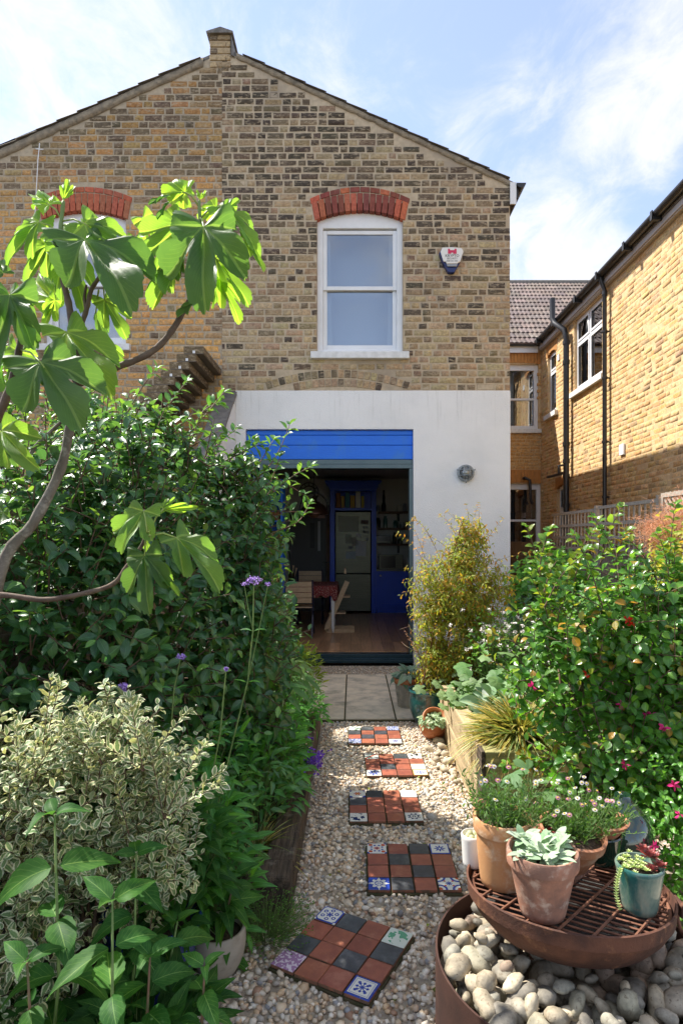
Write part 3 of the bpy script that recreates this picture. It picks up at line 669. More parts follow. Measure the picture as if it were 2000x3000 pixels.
text('KRYPTO', at(530, 1590), .047, M['ink'], al, bold=.0004); text('SECURITY', at(528, 1678), .030, M['ink'], al); text('0208 556 1000', at(525, 1762), .0235, M['ink'], al)
bl = thing('bulkhead_light', 'round grey caged bulkhead lamp on the white rendered wall', 'wall light', P(1363, 1387, EY))
c0 = P(1363, 1386, EY - .02); RX = Matrix.Rotation(R(90), 3, 'X')
def yl(prof, c, m_, name, parent, n=28): 
    b = MB(); b.lathe(prof, c, n, RX); return b.build(name, m_, parent, smooth=True, auto=40)
yl([(0, 0), (.105, 0), (.11, .02), (.105, .05), (.085, .055), (.08, .04), (.0, .04)], c0 + Vector((0, .018, 0)), M['grey'], 'base', bl)
yl([(.075, .045), (.07, .08), (.045, .105), (0, .115)], c0 + Vector((0, .018, 0)), glassmat('lamp_glass', (.92, .95, .95), 1.5, .12), 'lamp_glass', bl)
yl([(.03, .03), (.032, .06), (.02, .09), (0, .1)], c0 + Vector((0, .016, 0)), M['whitepot'], 'bulb', bl, 14)
cg = MB()
for a in (-.035, .035):
    for ax_ in (0, 1):
        pts = []
        for i in range(9):
            t = -1 + 2 * i / 8; e = math.sqrt(max(0, .095 ** 2 - a * a)); s = t * e; y = -.12 * math.sqrt(max(0, 1 - (s * s + a * a) / .0094)) - .005
            pts.append(c0 + (Vector((a, y + .01, s)) if ax_ else Vector((s, y + .01, a))))
        cg.tube(pts, .0055, 6)
cg.tube([c0 + Vector((.1 * math.cos(i * math.pi / 12), -.03, .1 * math.sin(i * math.pi / 12))) for i in range(25)], .008, 6)
for a in (20, 160, 270): cg.tube([c0 + Vector((.1 * math.cos(R(a)), -.03, .1 * math.sin(R(a)))), c0 + Vector((.128 * math.cos(R(a)), -.03, .128 * math.sin(R(a))))], .009, 6)
cg.build('cage', M['grey'], bl, smooth=True)
# ================================================================ right neighbour
NX = 4.4; NBY = 14.4
nh = thing('brick_house', 'tall sunlit yellow brick house wing with black downpipes beyond the trellis', 'house', (5, 10, 0))
YB = (.66, .42, .17)
def colf_y(y, z, g):
    q = g.random()
    if q < .06: c = (.42, .28, .15)
    elif q < .25: c = lerp(YB, (.60, .35, .14), g.random())
    else: c = lerp(YB, (.76, .55, .29), g.random())
    return tuple(k * g.uniform(.9, 1.06) for k in c)
holes = [(10.88, 12.26, 4.55, 5.98), (13.35, 13.92, 4.42, 5.8), (12.65, 13.3, 0.1, 2.78)]
def skip_y(y, z, h):
    for a, b_, za, zb in holes:
        if a - h < y < b_ + h and za - .04 < z < zb + .04 + (.0 if a > 12.3 else 0): return True
    return False
def clip_y(b0, b1, z):
    segs = [(b0, b1)]
    for a, b_, za, zb in holes:
        if za - .04 < z < zb + .04:
            ns = []
            for s0, s1 in segs:
                if s1 <= a or s0 >= b_: ns.append((s0, s1)); continue
                if s0 < a: ns.append((s0, a))
                if s1 > b_: ns.append((b_, s1))
            segs = ns
    return segs
def skip_y2(y, z, h):
    for a, b_, za, zb in holes:
        if a - .001 < y - h and y + h < b_ + .001 and za - .04 < z < zb + .04: return True
        if a > 12.3 and a - .06 < y < b_ + .06 and zb + .03 < z < zb + .25: return True
    return False
wb = MB(); cuts = sorted({3.0, NBY} | {q for h in holes for q in h[:2]})
for a, b_ in zip(cuts, cuts[1:]):
    hs = [h for h in holes if h[0] <= a and h[1] >= b_]; z = 0
    for h in sorted(hs, key=lambda q: q[2]): wb.box(NX + .0035, NX + .3, a, b_, z, h[2]); z = h[3]
    wb.box(NX + .0035, NX + .3, a, b_, z, 6.1)
wb.build('wall', M['mortar_y'], nh)
brick_wall(nh, (NX, 0, 0), (0, 1, 0), (-1, 0, 0), 5.0, NBY, .9, 6.0, .078, .215, .1, .011, .066, colf_y, skip_y2, 300, M['brick'],
           score=lambda y, z: abs(y - 8.6) + max(0, 2.2 - z) * 3 + abs(z - 3.8) * .35, clip=clip_y, seed=21)
# back wall (faces the garden)
wins2 = [(3.50, 4.34, 4.2, 5.72), (3.50, 4.40, 1.3, 2.92)]
wb = MB(); wb.box(2.9, 3.5, NBY, NBY + .3, 0, 6.1); wb.box(4.4, NX + .3, NBY + .001, NBY + .3, 0, 6.1)
wb.box(3.5, 4.4, NBY, NBY + .3, 0, 1.3); wb.box(3.5, 4.4, NBY, NBY + .3, 2.92, 4.2); wb.box(3.5, 4.4, NBY, NBY + .3, 5.72, 6.1); wb.box(4.34, 4.4, NBY + .001, NBY + .29, 4.2, 5.72)
wb.build('wall', M['mortar_y'], nh)
def skip_b(x, z, h):
    for a, b_, za, zb in wins2:
        if a - h * .5 < x < b_ + h * .2 and za - .06 < z < zb + .3: return True
    return False
def colf_o(x, z, g): return tuple(k * .95 for k in lerp((.62, .34, .11), (.66, .40, .16), g.random()))
brick_wall(nh, (0, NBY - .006, 0), (1, 0, 0), (0, -1, 0), 2.9, NX - .005, 1.0, 6.0, .078, .215, .1, .011, .066, colf_o, skip_b, 60, M['brick'], score=lambda x, z: -x, seed=31)
def soldier(parent, x0, x1, z0, z1, y, n, rise=.0, colr=(.56, .25, .07)):
    b = MB()
    for i in range(n):
        a, c = x0 + (x1 - x0) * i / n, x0 + (x1 - x0) * (i + 1) / n; m = (2 * (i + .5) / n - 1) ** 2; dz = rise * (1 - m)
        b.box(a + .004, c - .004, y - .02, y + .05, z0 + dz, z1)
    return b.build('brick_arch', mk('arch_brick', colr, tuple(k * .8 for k in colr), sc=12, rough=.9, bump=.3), parent, kd='stuff')
soldier(nh, 3.3, 4.38, 5.72, 5.98, NBY - .002, 14, .04); soldier(nh, 3.3, 4.39, 2.93, 3.25, NBY - .002, 14, .02)
def win_simple(parent, x0, x1, z0, z1, y, split=.47):
    b = MB(); f = .09; b.box(x0, x0 + f, y, y + .08, z0, z1); b.box(x1 - f, x1, y, y + .08, z0, z1); b.box(x0 + f, x1 - f, y, y + .08, z1 - .13, z1); b.box(x0 + f, x1 - f, y, y + .08, z0, z0 + .09)
    zm = z0 + (z1 - z0) * split; b.box(x0 + f, x1 - f, y + .01, y + .07, zm - .025, zm + .025); wd = b.build('window', M['white'], parent, bevel=.005)
    for za, zb, yy in ((z0 + .09, zm - .025, y + .045), (zm + .025, z1 - .13, y + .03)):
        p = MB(); p.box(x0 + f, x1 - f, yy, yy + .008, za, zb); p.build('pane', M['glass'], wd)
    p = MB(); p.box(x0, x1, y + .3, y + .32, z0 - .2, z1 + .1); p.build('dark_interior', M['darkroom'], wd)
    for k in range(2):
        xx = x0 + .12 if k == 0 else x1 - .34; p = MB(); n = 8; vs = []
        for i in range(n + 1): vs += [(xx + .2 * i / n, y + .2 + .02 * math.sin(i * 2.4), z0), (xx + .2 * i / n, y + .2 + .02 * math.sin(i * 2.4), z1 - .1)]
        p.add(vs, [(2 * i, 2 * i + 2, 2 * i + 3, 2 * i + 1) for i in range(n)]); p.build('curtain', M['curtain'] if z0 > 3 else flat('grey_curtain', (.12, .13, .14)), wd)
    return wd
for a, b_, za, zb in wins2:
    wd = win_simple(nh, a, b_ - .0, za, zb, NBY + .06); s = MB(); s.box(a - .1, min(b_ + .08, 4.39), NBY - .07, NBY + .06, za - .1, za); s.build('sill', M['whitesill'], wd, bevel=.01)
# side-wall windows, seen at a slant
def win_side(parent, a, b_, z0, z1, cols, trans, curt=True):
    x = NX + .06; f = .06; b = MB()
    b.box(x, x + .08, a, a + f, z0, z1); b.box(x, x + .08, b_ - f, b_, z0, z1); b.box(x, x + .08, a + f, b_ - f, z1 - f, z1); b.box(x, x + .08, a + f, b_ - f, z0, z0 + f)
    xs = [a + f]
    for i in range(1, cols): c = a + (b_ - a) * i / cols; b.box(x + .001, x + .079, c - .035, c + .035, z0 + f, z1 - f); xs += [c - .035, c + .035]
    xs.append(b_ - f); zt_ = z0 + (z1 - z0) * trans
    for i in range(0, len(xs), 2): b.box(x + .002, x + .078, xs[i], xs[i + 1], zt_ - .03, zt_ + .03)
    wd = b.build('window', M['white'], parent, bevel=.006)
    for i in range(0, len(xs), 2):
        for za, zb in ((z0 + f, zt_ - .03), (zt_ + .03, z1 - f)):
            fr = MB(); ya, yb = xs[i], xs[i + 1]; t = .035
            fr.box(x - .012, x, ya, ya + t, za, zb); fr.box(x - .012, x, yb - t, yb, za, zb); fr.box(x - .012, x, ya + t, yb - t, za, za + t); fr.box(x - .012, x, ya + t, yb - t, zb - t, zb); fr.build('casement', M['white'], wd)
            p = MB(); p.box(x + .02, x + .028, xs[i], xs[i + 1], za, zb); p.build('pane', M['glass'], wd)
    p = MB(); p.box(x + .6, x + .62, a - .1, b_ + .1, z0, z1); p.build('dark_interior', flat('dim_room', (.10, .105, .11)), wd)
    if curt:
        p = MB(); n = 8; vs = []
        for i in range(n + 1): vs += [(x + .2 + .02 * math.sin(i * 2.4), b_ - .08 - .25 * i / n, z0), (x + .2 + .02 * math.sin(i * 2.4), b_ - .08 - .25 * i / n, z1)]
        p.add(vs, [(2 * i, 2 * i + 2, 2 * i + 3, 2 * i + 1) for i in range(n)]); p.build('curtain', M['curtain'], wd)
    return wd
for (a, b_, za, zb), cols, tr in zip(holes, (2, 1, 1), (.66, .68, .8)):
    wd = win_side(nh, a, b_, za, zb, cols, tr)
    if za > 1: s = MB(); s.box(NX - .07, NX + .06, a - .12, b_ + .1, za - .11, za - .002); s.build('sill', M['whitesill'], wd, bevel=.01)
    if a > 12.3:
        n = 7; q = MB()
        for i in range(n):
            ya, yb = a - .08 + (b_ - a + .16) * i / n, a - .08 + (b_ - a + .16) * (i + 1) / n; dz = .10 * (1 - (2 * (i + .5) / n - 1) ** 2)
            q.box(NX - .008, NX + .08, ya + .004, yb - .004, zb - .1 + dz, zb + .17)
        q.build('brick_arch', mk('arch_brick_side', (.48, .22, .06), (.40, .18, .05), sc=12, rough=.9), nh, kd='stuff')
# eaves
b = MB(); b.box(NX - .09, NX - .07, 3, NBY - .1, 6.02, 6.16); b.box(NX - .07, NX + .02, 3, NBY - .1, 6.0, 6.02); b.build('fascia', flat('grey_fascia', (.42, .38, .35)), nh)
gutter(nh, NX - .155, 3, NBY - .15, 6.20, .07)
b = MB(); b.box(2.9, NX - .1, NBY - .09, NBY - .07, 5.97, 6.12); b.build('fascia', M['white'], nh)
b = MB(); b.tube([(2.9, NBY - .15, 6.15), (NX - .15, NBY - .15, 6.15)], .05, 10); b.build('gutter', M['black'], nh)
for y in (6.2, 7.4, 8.6, 9.5, 10.57, 11.6, 12.9, 14): b = MB(); b.box(NX - .235, NX - .075, y - .03, y + .03, 6.09, 6.135); b.box(NX - .24, NX - .225, y - .03, y + .03, 6.09, 6.22); b.build('gutter_bracket', M['blackmatt'], nh)
def pipe(pts, r, name, parent, m_=None, n=14):
    b = MB(); b.tube(pts, r, n); return b.build(name, m_ or M['black'], parent, smooth=True, auto=50)
pipe([(NX - .155, 10.57, 6.13), (NX - .13, 10.57, 6.03), (NX - .08, 10.57, 5.9), (NX - .08, 10.57, 0)], .036, 'downpipe', nh)
for z in (5.2, 4.4, 3.3, 2.35): b = MB(); b.lathe([(.047, -.02), (.047, .02)], (NX - .08, 10.57, z), 14); b.box(NX - .05, NX, 10.56, 10.58, z - .012, z + .012); b.build('pipe_clip', M['black'], nh)
b = MB(); b.lathe([(.044, -.03), (.044, .03)], (NX - .08, 10.57, 5.86), 14); b.build('pipe_collar', M['black'], nh)
pipe([(NX - .27, 12.75, 6.62), (NX - .27, 12.75, 6.2), (NX - .25, 12.68, 6.08), (NX - .13, 12.44, 5.86), (NX - .1, 12.42, 5.72), (NX - .1, 12.42, 0)], .057, 'soil_pipe', nh)
for z in (5.6, 5.2, 3.55, 3.2, 2.9, 2.3): b = MB(); b.lathe([(.07, -.04), (.07, .04)], (NX - .1, 12.42, z), 14); b.build('pipe_collar', M['black'], nh)
pipe([(NX - .1, 12.4, 2.98), (NX - .1, 13.3, 2.99), (NX - .1, 13.6, 3.0)], .03, 'waste_pipe', nh)
pipe([(NX - .12, 12.8, 2.98), (NX - .12, 12.8, 3.15), (NX - .01, 12.8, 3.17)], .028, 'waste_pipe', nh)
pipe([(3.98, NBY, 3.05), (3.98, NBY - .12, 3.05), (4.1, NBY - .12, 3.0), (4.12, NBY - .12, 2.55), (4.16, NBY - .1, 2.45)], .035, 'waste_pipe', nh)
b = MB(); b.box(NX - .03, NX, 9.95, 10.12, 3.0, 3.18); b.build('wall_vent', M['white'], nh, bevel=.005)
b = MB(); b.box(NX - .02, NX, 13.1, 13.22, 5.45, 5.58); b.build('wall_vent', M['white'], nh)
# roofs
rf = MB(); rf.add([(NX - .1, 3, 6.2), (NX - .1, NBY, 6.2), (8, NBY, 8.6), (8, 3, 8.6), (NX - .1, 3, 6.1), (NX - .1, NBY, 6.1), (8, NBY, 8.5), (8, 3, 8.5)], [(0, 1, 2, 3), (7, 6, 5, 4), (0, 4, 5, 1), (1, 5, 6, 2), (2, 6, 7, 3), (3, 7, 4, 0)]); rf.build('roof', M['slate'], nh)
RS, RC = math.sin(R(35)), math.cos(R(35)); y0r, z0r = NBY - .2, 6.12
rb = MB(); rb.add([(1.9, y0r + .03, z0r), (8.5, y0r + .03, z0r), (8.5, y0r + 6.1 * RC, z0r + 6.1 * RS - .02), (1.9, y0r + 6.1 * RC, z0r + 6.1 * RS - .02), (1.9, y0r + 10, 6), (8.5, y0r + 10, 6)], [(0, 1, 2, 3), (2, 5, 4, 3)])
rroof = rb.build('roof', M['slate'], nh)
def tile_mesh():
    W_, Lg = .33, .42; vs = []; fs = []; nx = 18
    for j, (t, zo) in enumerate(((0, -.03), (0, .022), (1, .0))):
        for i in range(nx + 1):
            x = -W_ / 2 + W_ * i / nx; h = .022 * abs(math.sin(math.pi * i / nx * 3)) ** 1.0 if zo > -.02 else 0
            vs.append((x, t * Lg * RC - (zo + h) * RS, t * Lg * RS + (zo + h) * RC))
    for j in range(2):
        for i in range(nx): a = j * (nx + 1) + i; fs.append((a, a + 1, a + nx + 2, a + nx + 1))
    me = bpy.data.meshes.new('roof_tile'); me.from_pydata(vs, [], fs); me.materials.append(M['tile'])
    at_ = me.attributes.new('tint', 'FLOAT_COLOR', 'POINT'); at_.data.foreach_set('color', [1.] * 4 * len(vs)); return me
tm = tile_mesh(); inv = Matrix.Translation(-wl(rroof))
for r in range(15):
    for c in range(16):
        o = bpy.data.objects.new('roof_tile', tm); link(o); o.parent = rroof; o.matrix_parent_inverse = inv
        o.location = (2.2 + c * .335 + (.165 if r % 2 else 0), y0r + r * .4 * RC, z0r + r * .4 * RS + .02); k = rnd.uniform(.75, 1.2); o.color = (k, k * rnd.uniform(.93, 1.02), k * rnd.uniform(.9, 1.05), 1)
b = MB(); b.tube([(1.9, y0r + 6.05 * RC, z0r + 6.05 * RS + .02), (8.5, y0r + 6.05 * RC, z0r + 6.05 * RS + .02)], .09, 10); b.build('ridge_tile', M['slate'], rroof)
# plain body behind our wing (party block) so that light is stopped where the terrace stops it
b = MB(); b.box(-6.6, 2.9, NBY + .05, NBY + 9, 0, 6.1); tb = thing('terrace_house', 'main body of the brick terrace rising behind the rear wing', 'house', (0, 18, 0)); b.build('wall', M['mortar_y'], tb)
b = MB(); b.prismx([(y0r, 6.0), (y0r + 9.9, 6.0), (y0r + 5, 9.6)], -6.6, 1.9); b.build('roof', M['slate'], tb)
ORD = 'first second third fourth fifth sixth seventh eighth ninth tenth eleventh twelfth thirteenth fourteenth fifteenth sixteenth'.split()
# ================================================================ kitchen interior
KF = .15; KX0, KX1, KY0, KY1, KZ = -2.4, 1.75, FY + .2, 12.95, 2.9
b = MB(); b.box(KX0 - .1, KX0, KY0, KY1 + .1, KF - .1, KZ + .1); kind(b.build('kitchen_wall_left', M['inwall']), 'structure')
b = MB(); b.box(KX1, KX1 + .1, KY0, KY1 + .1, KF - .1, KZ + .1); kind(b.build('kitchen_wall_right', M['inwall']), 'structure')
b = MB(); b.box(KX0, KX1, KY1, KY1 + .1, KF - .1, KZ + .1); kind(b.build('kitchen_wall_back', M['inwall']), 'structure')
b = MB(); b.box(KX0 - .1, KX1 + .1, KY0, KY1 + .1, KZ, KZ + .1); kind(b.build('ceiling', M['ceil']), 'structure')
fl = MB(); fl.box(KX0 - .1, KX1 + .1, EY + .2, KY1 + .1, KF - .2, KF - .012); flo = kind(fl.build('kitchen_floor', M['shelf']), 'structure')
x = KX0; bw = .148; bi = 0
bm_ = {}
while x < KX1:
    y = EY + .19 - rnd.uniform(0, 1.2)
    while y < KY1:
        L = rnd.choice((.9, 1.2, 1.6)); ya, yb = max(y, EY + .19), min(y + L, KY1); y += L
        if yb - ya < .1: continue
        q = MB(); q.box(x + .0015, x + bw - .0015, ya + .001, yb - .001, KF - .011, KF); o = q.build('floor_board', M['floorw'], flo)
        a_ = o.data.attributes.new('tint', 'FLOAT_COLOR', 'POINT'); a_.data.foreach_set('color', [1.] * 4 * len(o.data.vertices)); k = rnd.uniform(.75, 1.2); o.color = (k, k * .98, k * .94, 1)
    x += bw
CY = 12.28  # cabinet fronts
fg = thing('fridge', 'tall brushed steel fridge freezer covered with notes and magnets in a blue surround', 'fridge', (0, CY, KF))
b = MB(); b.box(-.35, .35, CY + .03, CY + .6, KF + .03, 2.17); b.build('body', flat('fridge_grey', (.1, .1, .1)), fg)
b = MB(); b.box(-.35, .35, CY - .03, CY + .03, KF + .04, .93); b.build('freezer_door', M['steel'], fg, bevel=.008)
b = MB(); b.box(-.35, .35, CY - .03, CY + .03, .945, 2.17); b.build('fridge_door', M['steel'], fg, bevel=.008)
def note(u0, v0, u1, v1, m_, name='note', tilt=0):
    a, b2 = P(u0, v0, CY - .033), P(u1, v1, CY - .033); q = MB(); cc = (a + b2) / 2
    q.obox(cc, (math.cos(tilt), 0, math.sin(tilt)), (0, 1, 0), (-math.sin(tilt), 0, math.cos(tilt)), abs(b2.x - a.x) / 2, .0015, abs(a.z - b2.z) / 2); q.build(name, m_, fg)
zz7 = lambda x_, y_: (780 + x_ / 3.267, 1320 + y_ / 3.267)
def nz7(x0, y0, x1, y1, m_, name='note', tilt=0): a = zz7(x0, y0); b2 = zz7(x1, y1); note(*a, *b2, m_, name, tilt)
nz7(855, 865, 955, 1010, M['paper'], tilt=-.05); nz7(762, 965, 855, 1035, flat('photo_print', (.35, .42, .45)), 'photo'); nz7(690, 625, 885, 780, flat('planner', (.36, .38, .30)), 'planner'); nz7(902, 665, 978, 705, flat('photo_dark', (.10, .07, .06)), 'photo', -.05)
nz7(755, 800, 815, 890, flat('planner', (.4, .4, .33))); nz7(812, 830, 870, 915, flat('note_tan', (.32, .30, .24)), tilt=.3); nz7(860, 795, 905, 830, M['paper'], tilt=-.2)
for (a, b_) in ((932, 738), (958, 735), (932, 775), (945, 780), (972, 780), (965, 850)): nz7(a - 8, b_ - 12, a + 8, b_ + 12, flat('magnet', (.05, .06, .09)), 'magnet')
nz7(785, 915, 825, 940, flat('magnet', (.05, .05, .05)), 'magnet')
cup = thing('larder_cupboard', 'dark blue painted surround with cornice and cookbooks above the fridge', 'cupboard', (0, 12.5, KF))
b = MB(); b.box(-.46, -.365, CY - .02, KY1, KF, 2.62); b.box(.365, .46, CY - .02, KY1, KF, 2.62); b.box(-.365, .365, CY - .02, KY1, 2.2, 2.25); b.box(-.365, .365, CY + .35, CY + .37, 2.25, 2.6); b.box(-.365, .365, CY - .02, KY1, 2.585, 2.62); b.build('carcass', M['navy'], cup)
b = MB(); b.prism([(-.47, 2.62), (.47, 2.62), (.50, 2.70), (.56, 2.76), (.56, 2.79), (-.56, 2.79), (-.56, 2.76), (-.50, 2.70)], CY - .1, CY + .5); b.build('cornice', M['navy'], cup)
bx_ = -.34
for i, (w_, h_, c_) in enumerate(((.09, .3, (.30, .12, .03)), (.07, .24, (.5, .33, .08)), (.085, .31, (.04, .2, .28)), (.1, .25, (.45, .3, .05)), (.1, .33, (.62, .62, .58)), (.06, .24, (.5, .4, .05)))):
    q = MB(); q.box(bx_, bx_ + w_ - .005, CY + .02, CY + .24, 2.25, 2.25 + h_); o = q.build('book', flat('book%d' % i, c_), bevel=.004)
    tag(o, ['brown cookbook at the left end above the fridge', 'short ochre cookbook beside the brown one above the fridge', 'tall blue-green cookbook above the fridge', 'wide low orange-yellow cookbook above the fridge', 'tall white cookbook above the fridge', 'thin yellow cookbook right of the white one'][i], 'book', 'cookbooks above the fridge'); bx_ += w_ + .012
cb2 = thing('base_cabinet', 'dark blue kitchen cabinet with round knob under the microwave', 'cabinet', (.9, 12.6, KF))
b = MB(); b.box(.463, 1.74, CY, KY1, KF + .1, .985); b.box(.48, 1.74, CY + .06, KY1, KF, KF + .1); b.build('carcass', M['navy'], cb2)
for x0, x1 in ((.49, 1.08), (1.1, 1.7)):
    q = MB(); q.box(x0, x0 + .07, CY - .022, CY, .27, .965); q.box(x1 - .07, x1, CY - .022, CY, .27, .965); q.box(x0 + .07, x1 - .07, CY - .022, CY, .895, .965); q.box(x0 + .07, x1 - .07, CY - .022, CY, .27, .34); q.box(x0 + .07, x1 - .07, CY - .012, CY, .34, .895); dq = q.build('door', M['navy'], cb2, bevel=.002)
    q = MB(); q.lathe([(0, .0), (.012, 0), (.012, .02), (.02, .03), (.012, .045), (0, .048)], (x0 + .055, CY - .02, .90), 14, RX); q.build('knob', M['whitepot'], dq, smooth=True)
q = MB(); q.box(.463, 1.74, CY - .03, KY1, .988, 1.02); q.build('worktop', flat('worktop', (.18, .19, .19), .3), cb2)
mw = thing('microwave', 'silver framed microwave with dark door on the worktop', 'microwave', (.8, 12.5, 1.02))
q = MB(); q.box(.52, 1.0, CY + .02, CY + .38, 1.025, 1.31); q.build('body', flat('mw_dark', (.02, .02, .02), .2), mw, bevel=.006)
q = MB(); q.box(.52, .545, CY, CY + .02, 1.03, 1.31); q.box(.85, .875, CY, CY + .02, 1.03, 1.31); q.box(.545, .85, CY, CY + .02, 1.29, 1.31); q.box(.545, .85, CY, CY + .02, 1.03, 1.05); q.build('door_frame', M['steel'], mw)
q = MB(); q.box(.875, .99, CY, CY + .018, 1.03, 1.31); q.build('control_panel', M['steel'], mw)
shelf_z = [2.2, 1.86, 1.53]
shs = []
for i, z in enumerate(shelf_z):
    q = MB(); q.box(.52, 1.6, KY1 - .26, KY1, z - .04, z); s = tag(q.build('shelf', M['shelf']), ['highest dark wooden shelf with a lamp bottle and jars', 'middle dark wooden shelf with kettle and teal jugs', 'lowest dark wooden shelf with black toaster and bowls'][i], 'shelf', 'kitchen wall shelves')
    for xx in (.95,): q = MB(); q.box(xx - .025, xx + .025, KY1 - .03, KY1 - .002, z - .2, z - .042); q.build('bracket', M['blackmatt'], s)
def vessel(name, lab, prof, x, z, m_, y=None, grp='things on the kitchen shelves'):
    q = MB(); q.lathe(prof, (x, y or KY1 - .13, z), 16); return tag(q.build(name, m_, smooth=True, auto=45), lab, name.replace('_', ' '), grp)
JAR = [(0, 0), (.04, 0), (.042, .08), (.03, .095), (.032, .11), (0, .115)]
def sc_(p, a, b_): return [(r * a, z * b_) for r, z in p]
zxs = lambda zx_: (780 + zx_ / 3.267 - CU) / F * (KY1 - .13)
vessel('bottle', 'tall dark bottle standing on the highest kitchen shelf', [(0, 0), (.045, 0), (.05, .12), (.028, .2), (.03, .3), (.02, .38), (.02, .45), (0, .45)], zxs(1123), 2.2, M['blackmatt'])
for i, (zx_, z, a, b_, m_, lab) in enumerate(((1068, 2.2, .9, 1.2, 'glass', 'clear jar left of the tall bottle on the highest shelf'), (1268, 2.2, 1.2, 1.3, 'whitepot', 'pale mug on the highest kitchen shelf'), (1325, 2.2, 1.1, 1.5, 'greypl', 'grey jar at the right end of the highest shelf'),
        (1062, 1.86, 1.6, 1.9, 'steel', 'steel kettle at the left of the middle shelf'), (1137, 1.86, 1.1, 2.2, 'glaze2', 'tall teal jug on the middle shelf'), (1237, 1.86, 1.3, 1.4, 'glaze2', 'squat teal teapot on the middle shelf'), (1300, 1.86, 1.5, 1.0, 'grey', 'grey bowl on the middle shelf'), (1345, 1.86, 1.0, 1.2, 'terra2', 'brown beaker at the right of the middle shelf'),
        (1225, 1.53, .9, 2.1, 'blackmatt', 'black pepper mill on the lowest shelf'), (1282, 1.53, 1.4, 1.0, 'steel', 'steel bowl on the lowest shelf'), (1335, 1.53, 2.0, 1.1, 'whitepot', 'white lidded pot on the lowest shelf'))):
    vessel('jar' if i in (0, 2, 7) else ['mug', 'mug', 'mug', 'kettle', 'jug', 'teapot', 'bowl', 'jar', 'pepper_mill', 'bowl', 'pot'][i], lab, sc_(JAR, a, b_), zxs(zx_), z + .001, M[m_])
q = MB(); q.box(zxs(1035), zxs(1188), KY1 - .24, KY1 - .05, 1.531, 1.70); o = tag(q.build('toaster', flat('tst', (.025, .025, .025), .25), bevel=.01), 'black long toaster with a bright chrome strip on the lowest shelf', 'toaster')
q = MB(); q.box(zxs(1040), zxs(1184), KY1 - .25, KY1 - .241, 1.555, 1.58); q.build('chrome_strip', M['steel'], o)
tw = thing('wall_tiles', 'pale glazed metro tiles on the wall above the worktop', 'wall tiling', (1, KY1, 1.1))
for r in range(3):
    for c in range(7):
        x0 = .5 + c * .16 + (.08 if r % 2 else 0); q = MB(); q.box(x0 + .002, x0 + .158, KY1 - .012, KY1 - .001, 1.23 + r * .085 + .002, 1.23 + (r + 1) * .085 - .002); q.build('tile', M['tilewhite'], tw)
# dining table, chairs
YT = 9.69
tb_ = thing('dining_table', 'dining table with turned white legs under a red patterned cloth', 'table', (-.9, 10.2, KF))
q = MB(); q.box(-1.6, -.28, YT - .03, YT + .9, .85, .89); q.build('tabletop', M['pale_wood'], tb_)
LEG = [(.0, 0), (.018, 0), (.02, .05), (.03, .09), (.022, .12), (.026, .3), (.034, .5), (.028, .58), (.04, .6), (.04, .62), (.03, .64), (.035, .66), (.035, .7), (0, .7)]
for x_, y_ in ((-.318, YT), (-.318, YT + .82), (-1.55, YT), (-1.55, YT + .82)): q = MB(); q.lathe(LEG, (x_, y_, KF), 16); q.build('leg', M['whitepot'], tb_, smooth=True)
q = MB(); n = 46; vs = []; X0, X1 = -1.63, -.25; per = []
for i in range(n + 1):
    x_ = X0 + (X1 - X0) * i / n; dz = .17 + .02 * math.sin(i * 1.3) + (.05 if i > n - 3 else 0); yy = YT - .06 - .012 * math.sin(i * 1.1); vs += [(x_, YT + .9, .897), (x_, YT - .05, .897), (x_, yy, .895 - dz)]
q.add(vs, [(3 * i + k, 3 * i + 3 + k, 3 * i + 4 + k, 3 * i + 1 + k) for i in range(n) for k in (0, 1)])
vs = []
for i in range(15): y_ = YT - .06 + .96 * i / 14; vs += [(X1, y_, .897), (X1 + .01 + .012 * math.sin(i * 1.7), y_, .72 - .015 * math.sin(i * 1.3))]
q.add(vs, [(2 * i, 2 * i + 2, 2 * i + 3, 2 * i + 1) for i in range(14)]); tag(q.build('tablecloth', M['cloth'], smooth=False), 'red printed tablecloth hanging over the dining table edge', 'tablecloth')
q = MB(); q.lathe(sc_([(0, 0), (.06, 0), (.055, .15), (.055, .155), (0, .155)], .9, 1.2), (-1.0, YT + .3, .9), 16); tag(q.build('utensil_pot', M['steel'], smooth=True), 'steel utensil pot on the table behind the slatted chair', 'pot')
for i, (dx, h) in enumerate(((-.02, .22), (.015, .25), (.04, .21))): q = MB(); q.tube([(-1.0 + dx, YT + .3, 1.0), (-1.0 + dx * 1.8, YT + .3, .9 + h), (-1.0 + dx * 2, YT + .3, .95 + h)], [.006, .007, .02], 6); tag(q.build('wooden_spoon', M['pale_wood']), 'wooden spoons standing in the steel pot', 'spoon', 'spoons in the steel pot')
def slat_chair(lab, x0, x1, y, zt, nsl, back):
    c = thing('folding_chair', lab, 'chair', ((x0 + x1) / 2, y, KF), 'folding slatted chairs')
    for i in range(nsl): z = zt - i * .082; q = MB(); q.box(x0, x1, y - .012 + i * .006, y + .006 + i * .006, z - .075, z); q.build('slat', M['pale_wood'], c, bevel=.004)
    for sx in (x0 - .012, x1 + .012):
        q = MB(); q.beam((sx, y, zt + .02), (sx, y + .12, KF + .45), .02, .03, (0, 1, 0)); q.beam((sx, y + .13, KF + .46), (sx, y - .1, KF), .02, .03, (0, 1, 0)); q.beam((sx, y - .02, KF + .44), (sx, y + .42, KF), .02, .03, (0, 1, 0)); q.build('leg', flat('chair_navy', (.015, .015, .05), .4), c)
    q = MB()
    for i in range(5): q.box(x0, x1, y + .02 + i * .085, y + .09 + i * .085, KF + .445, KF + .46)
    q.build('seat', M['pale_wood'], c); return c
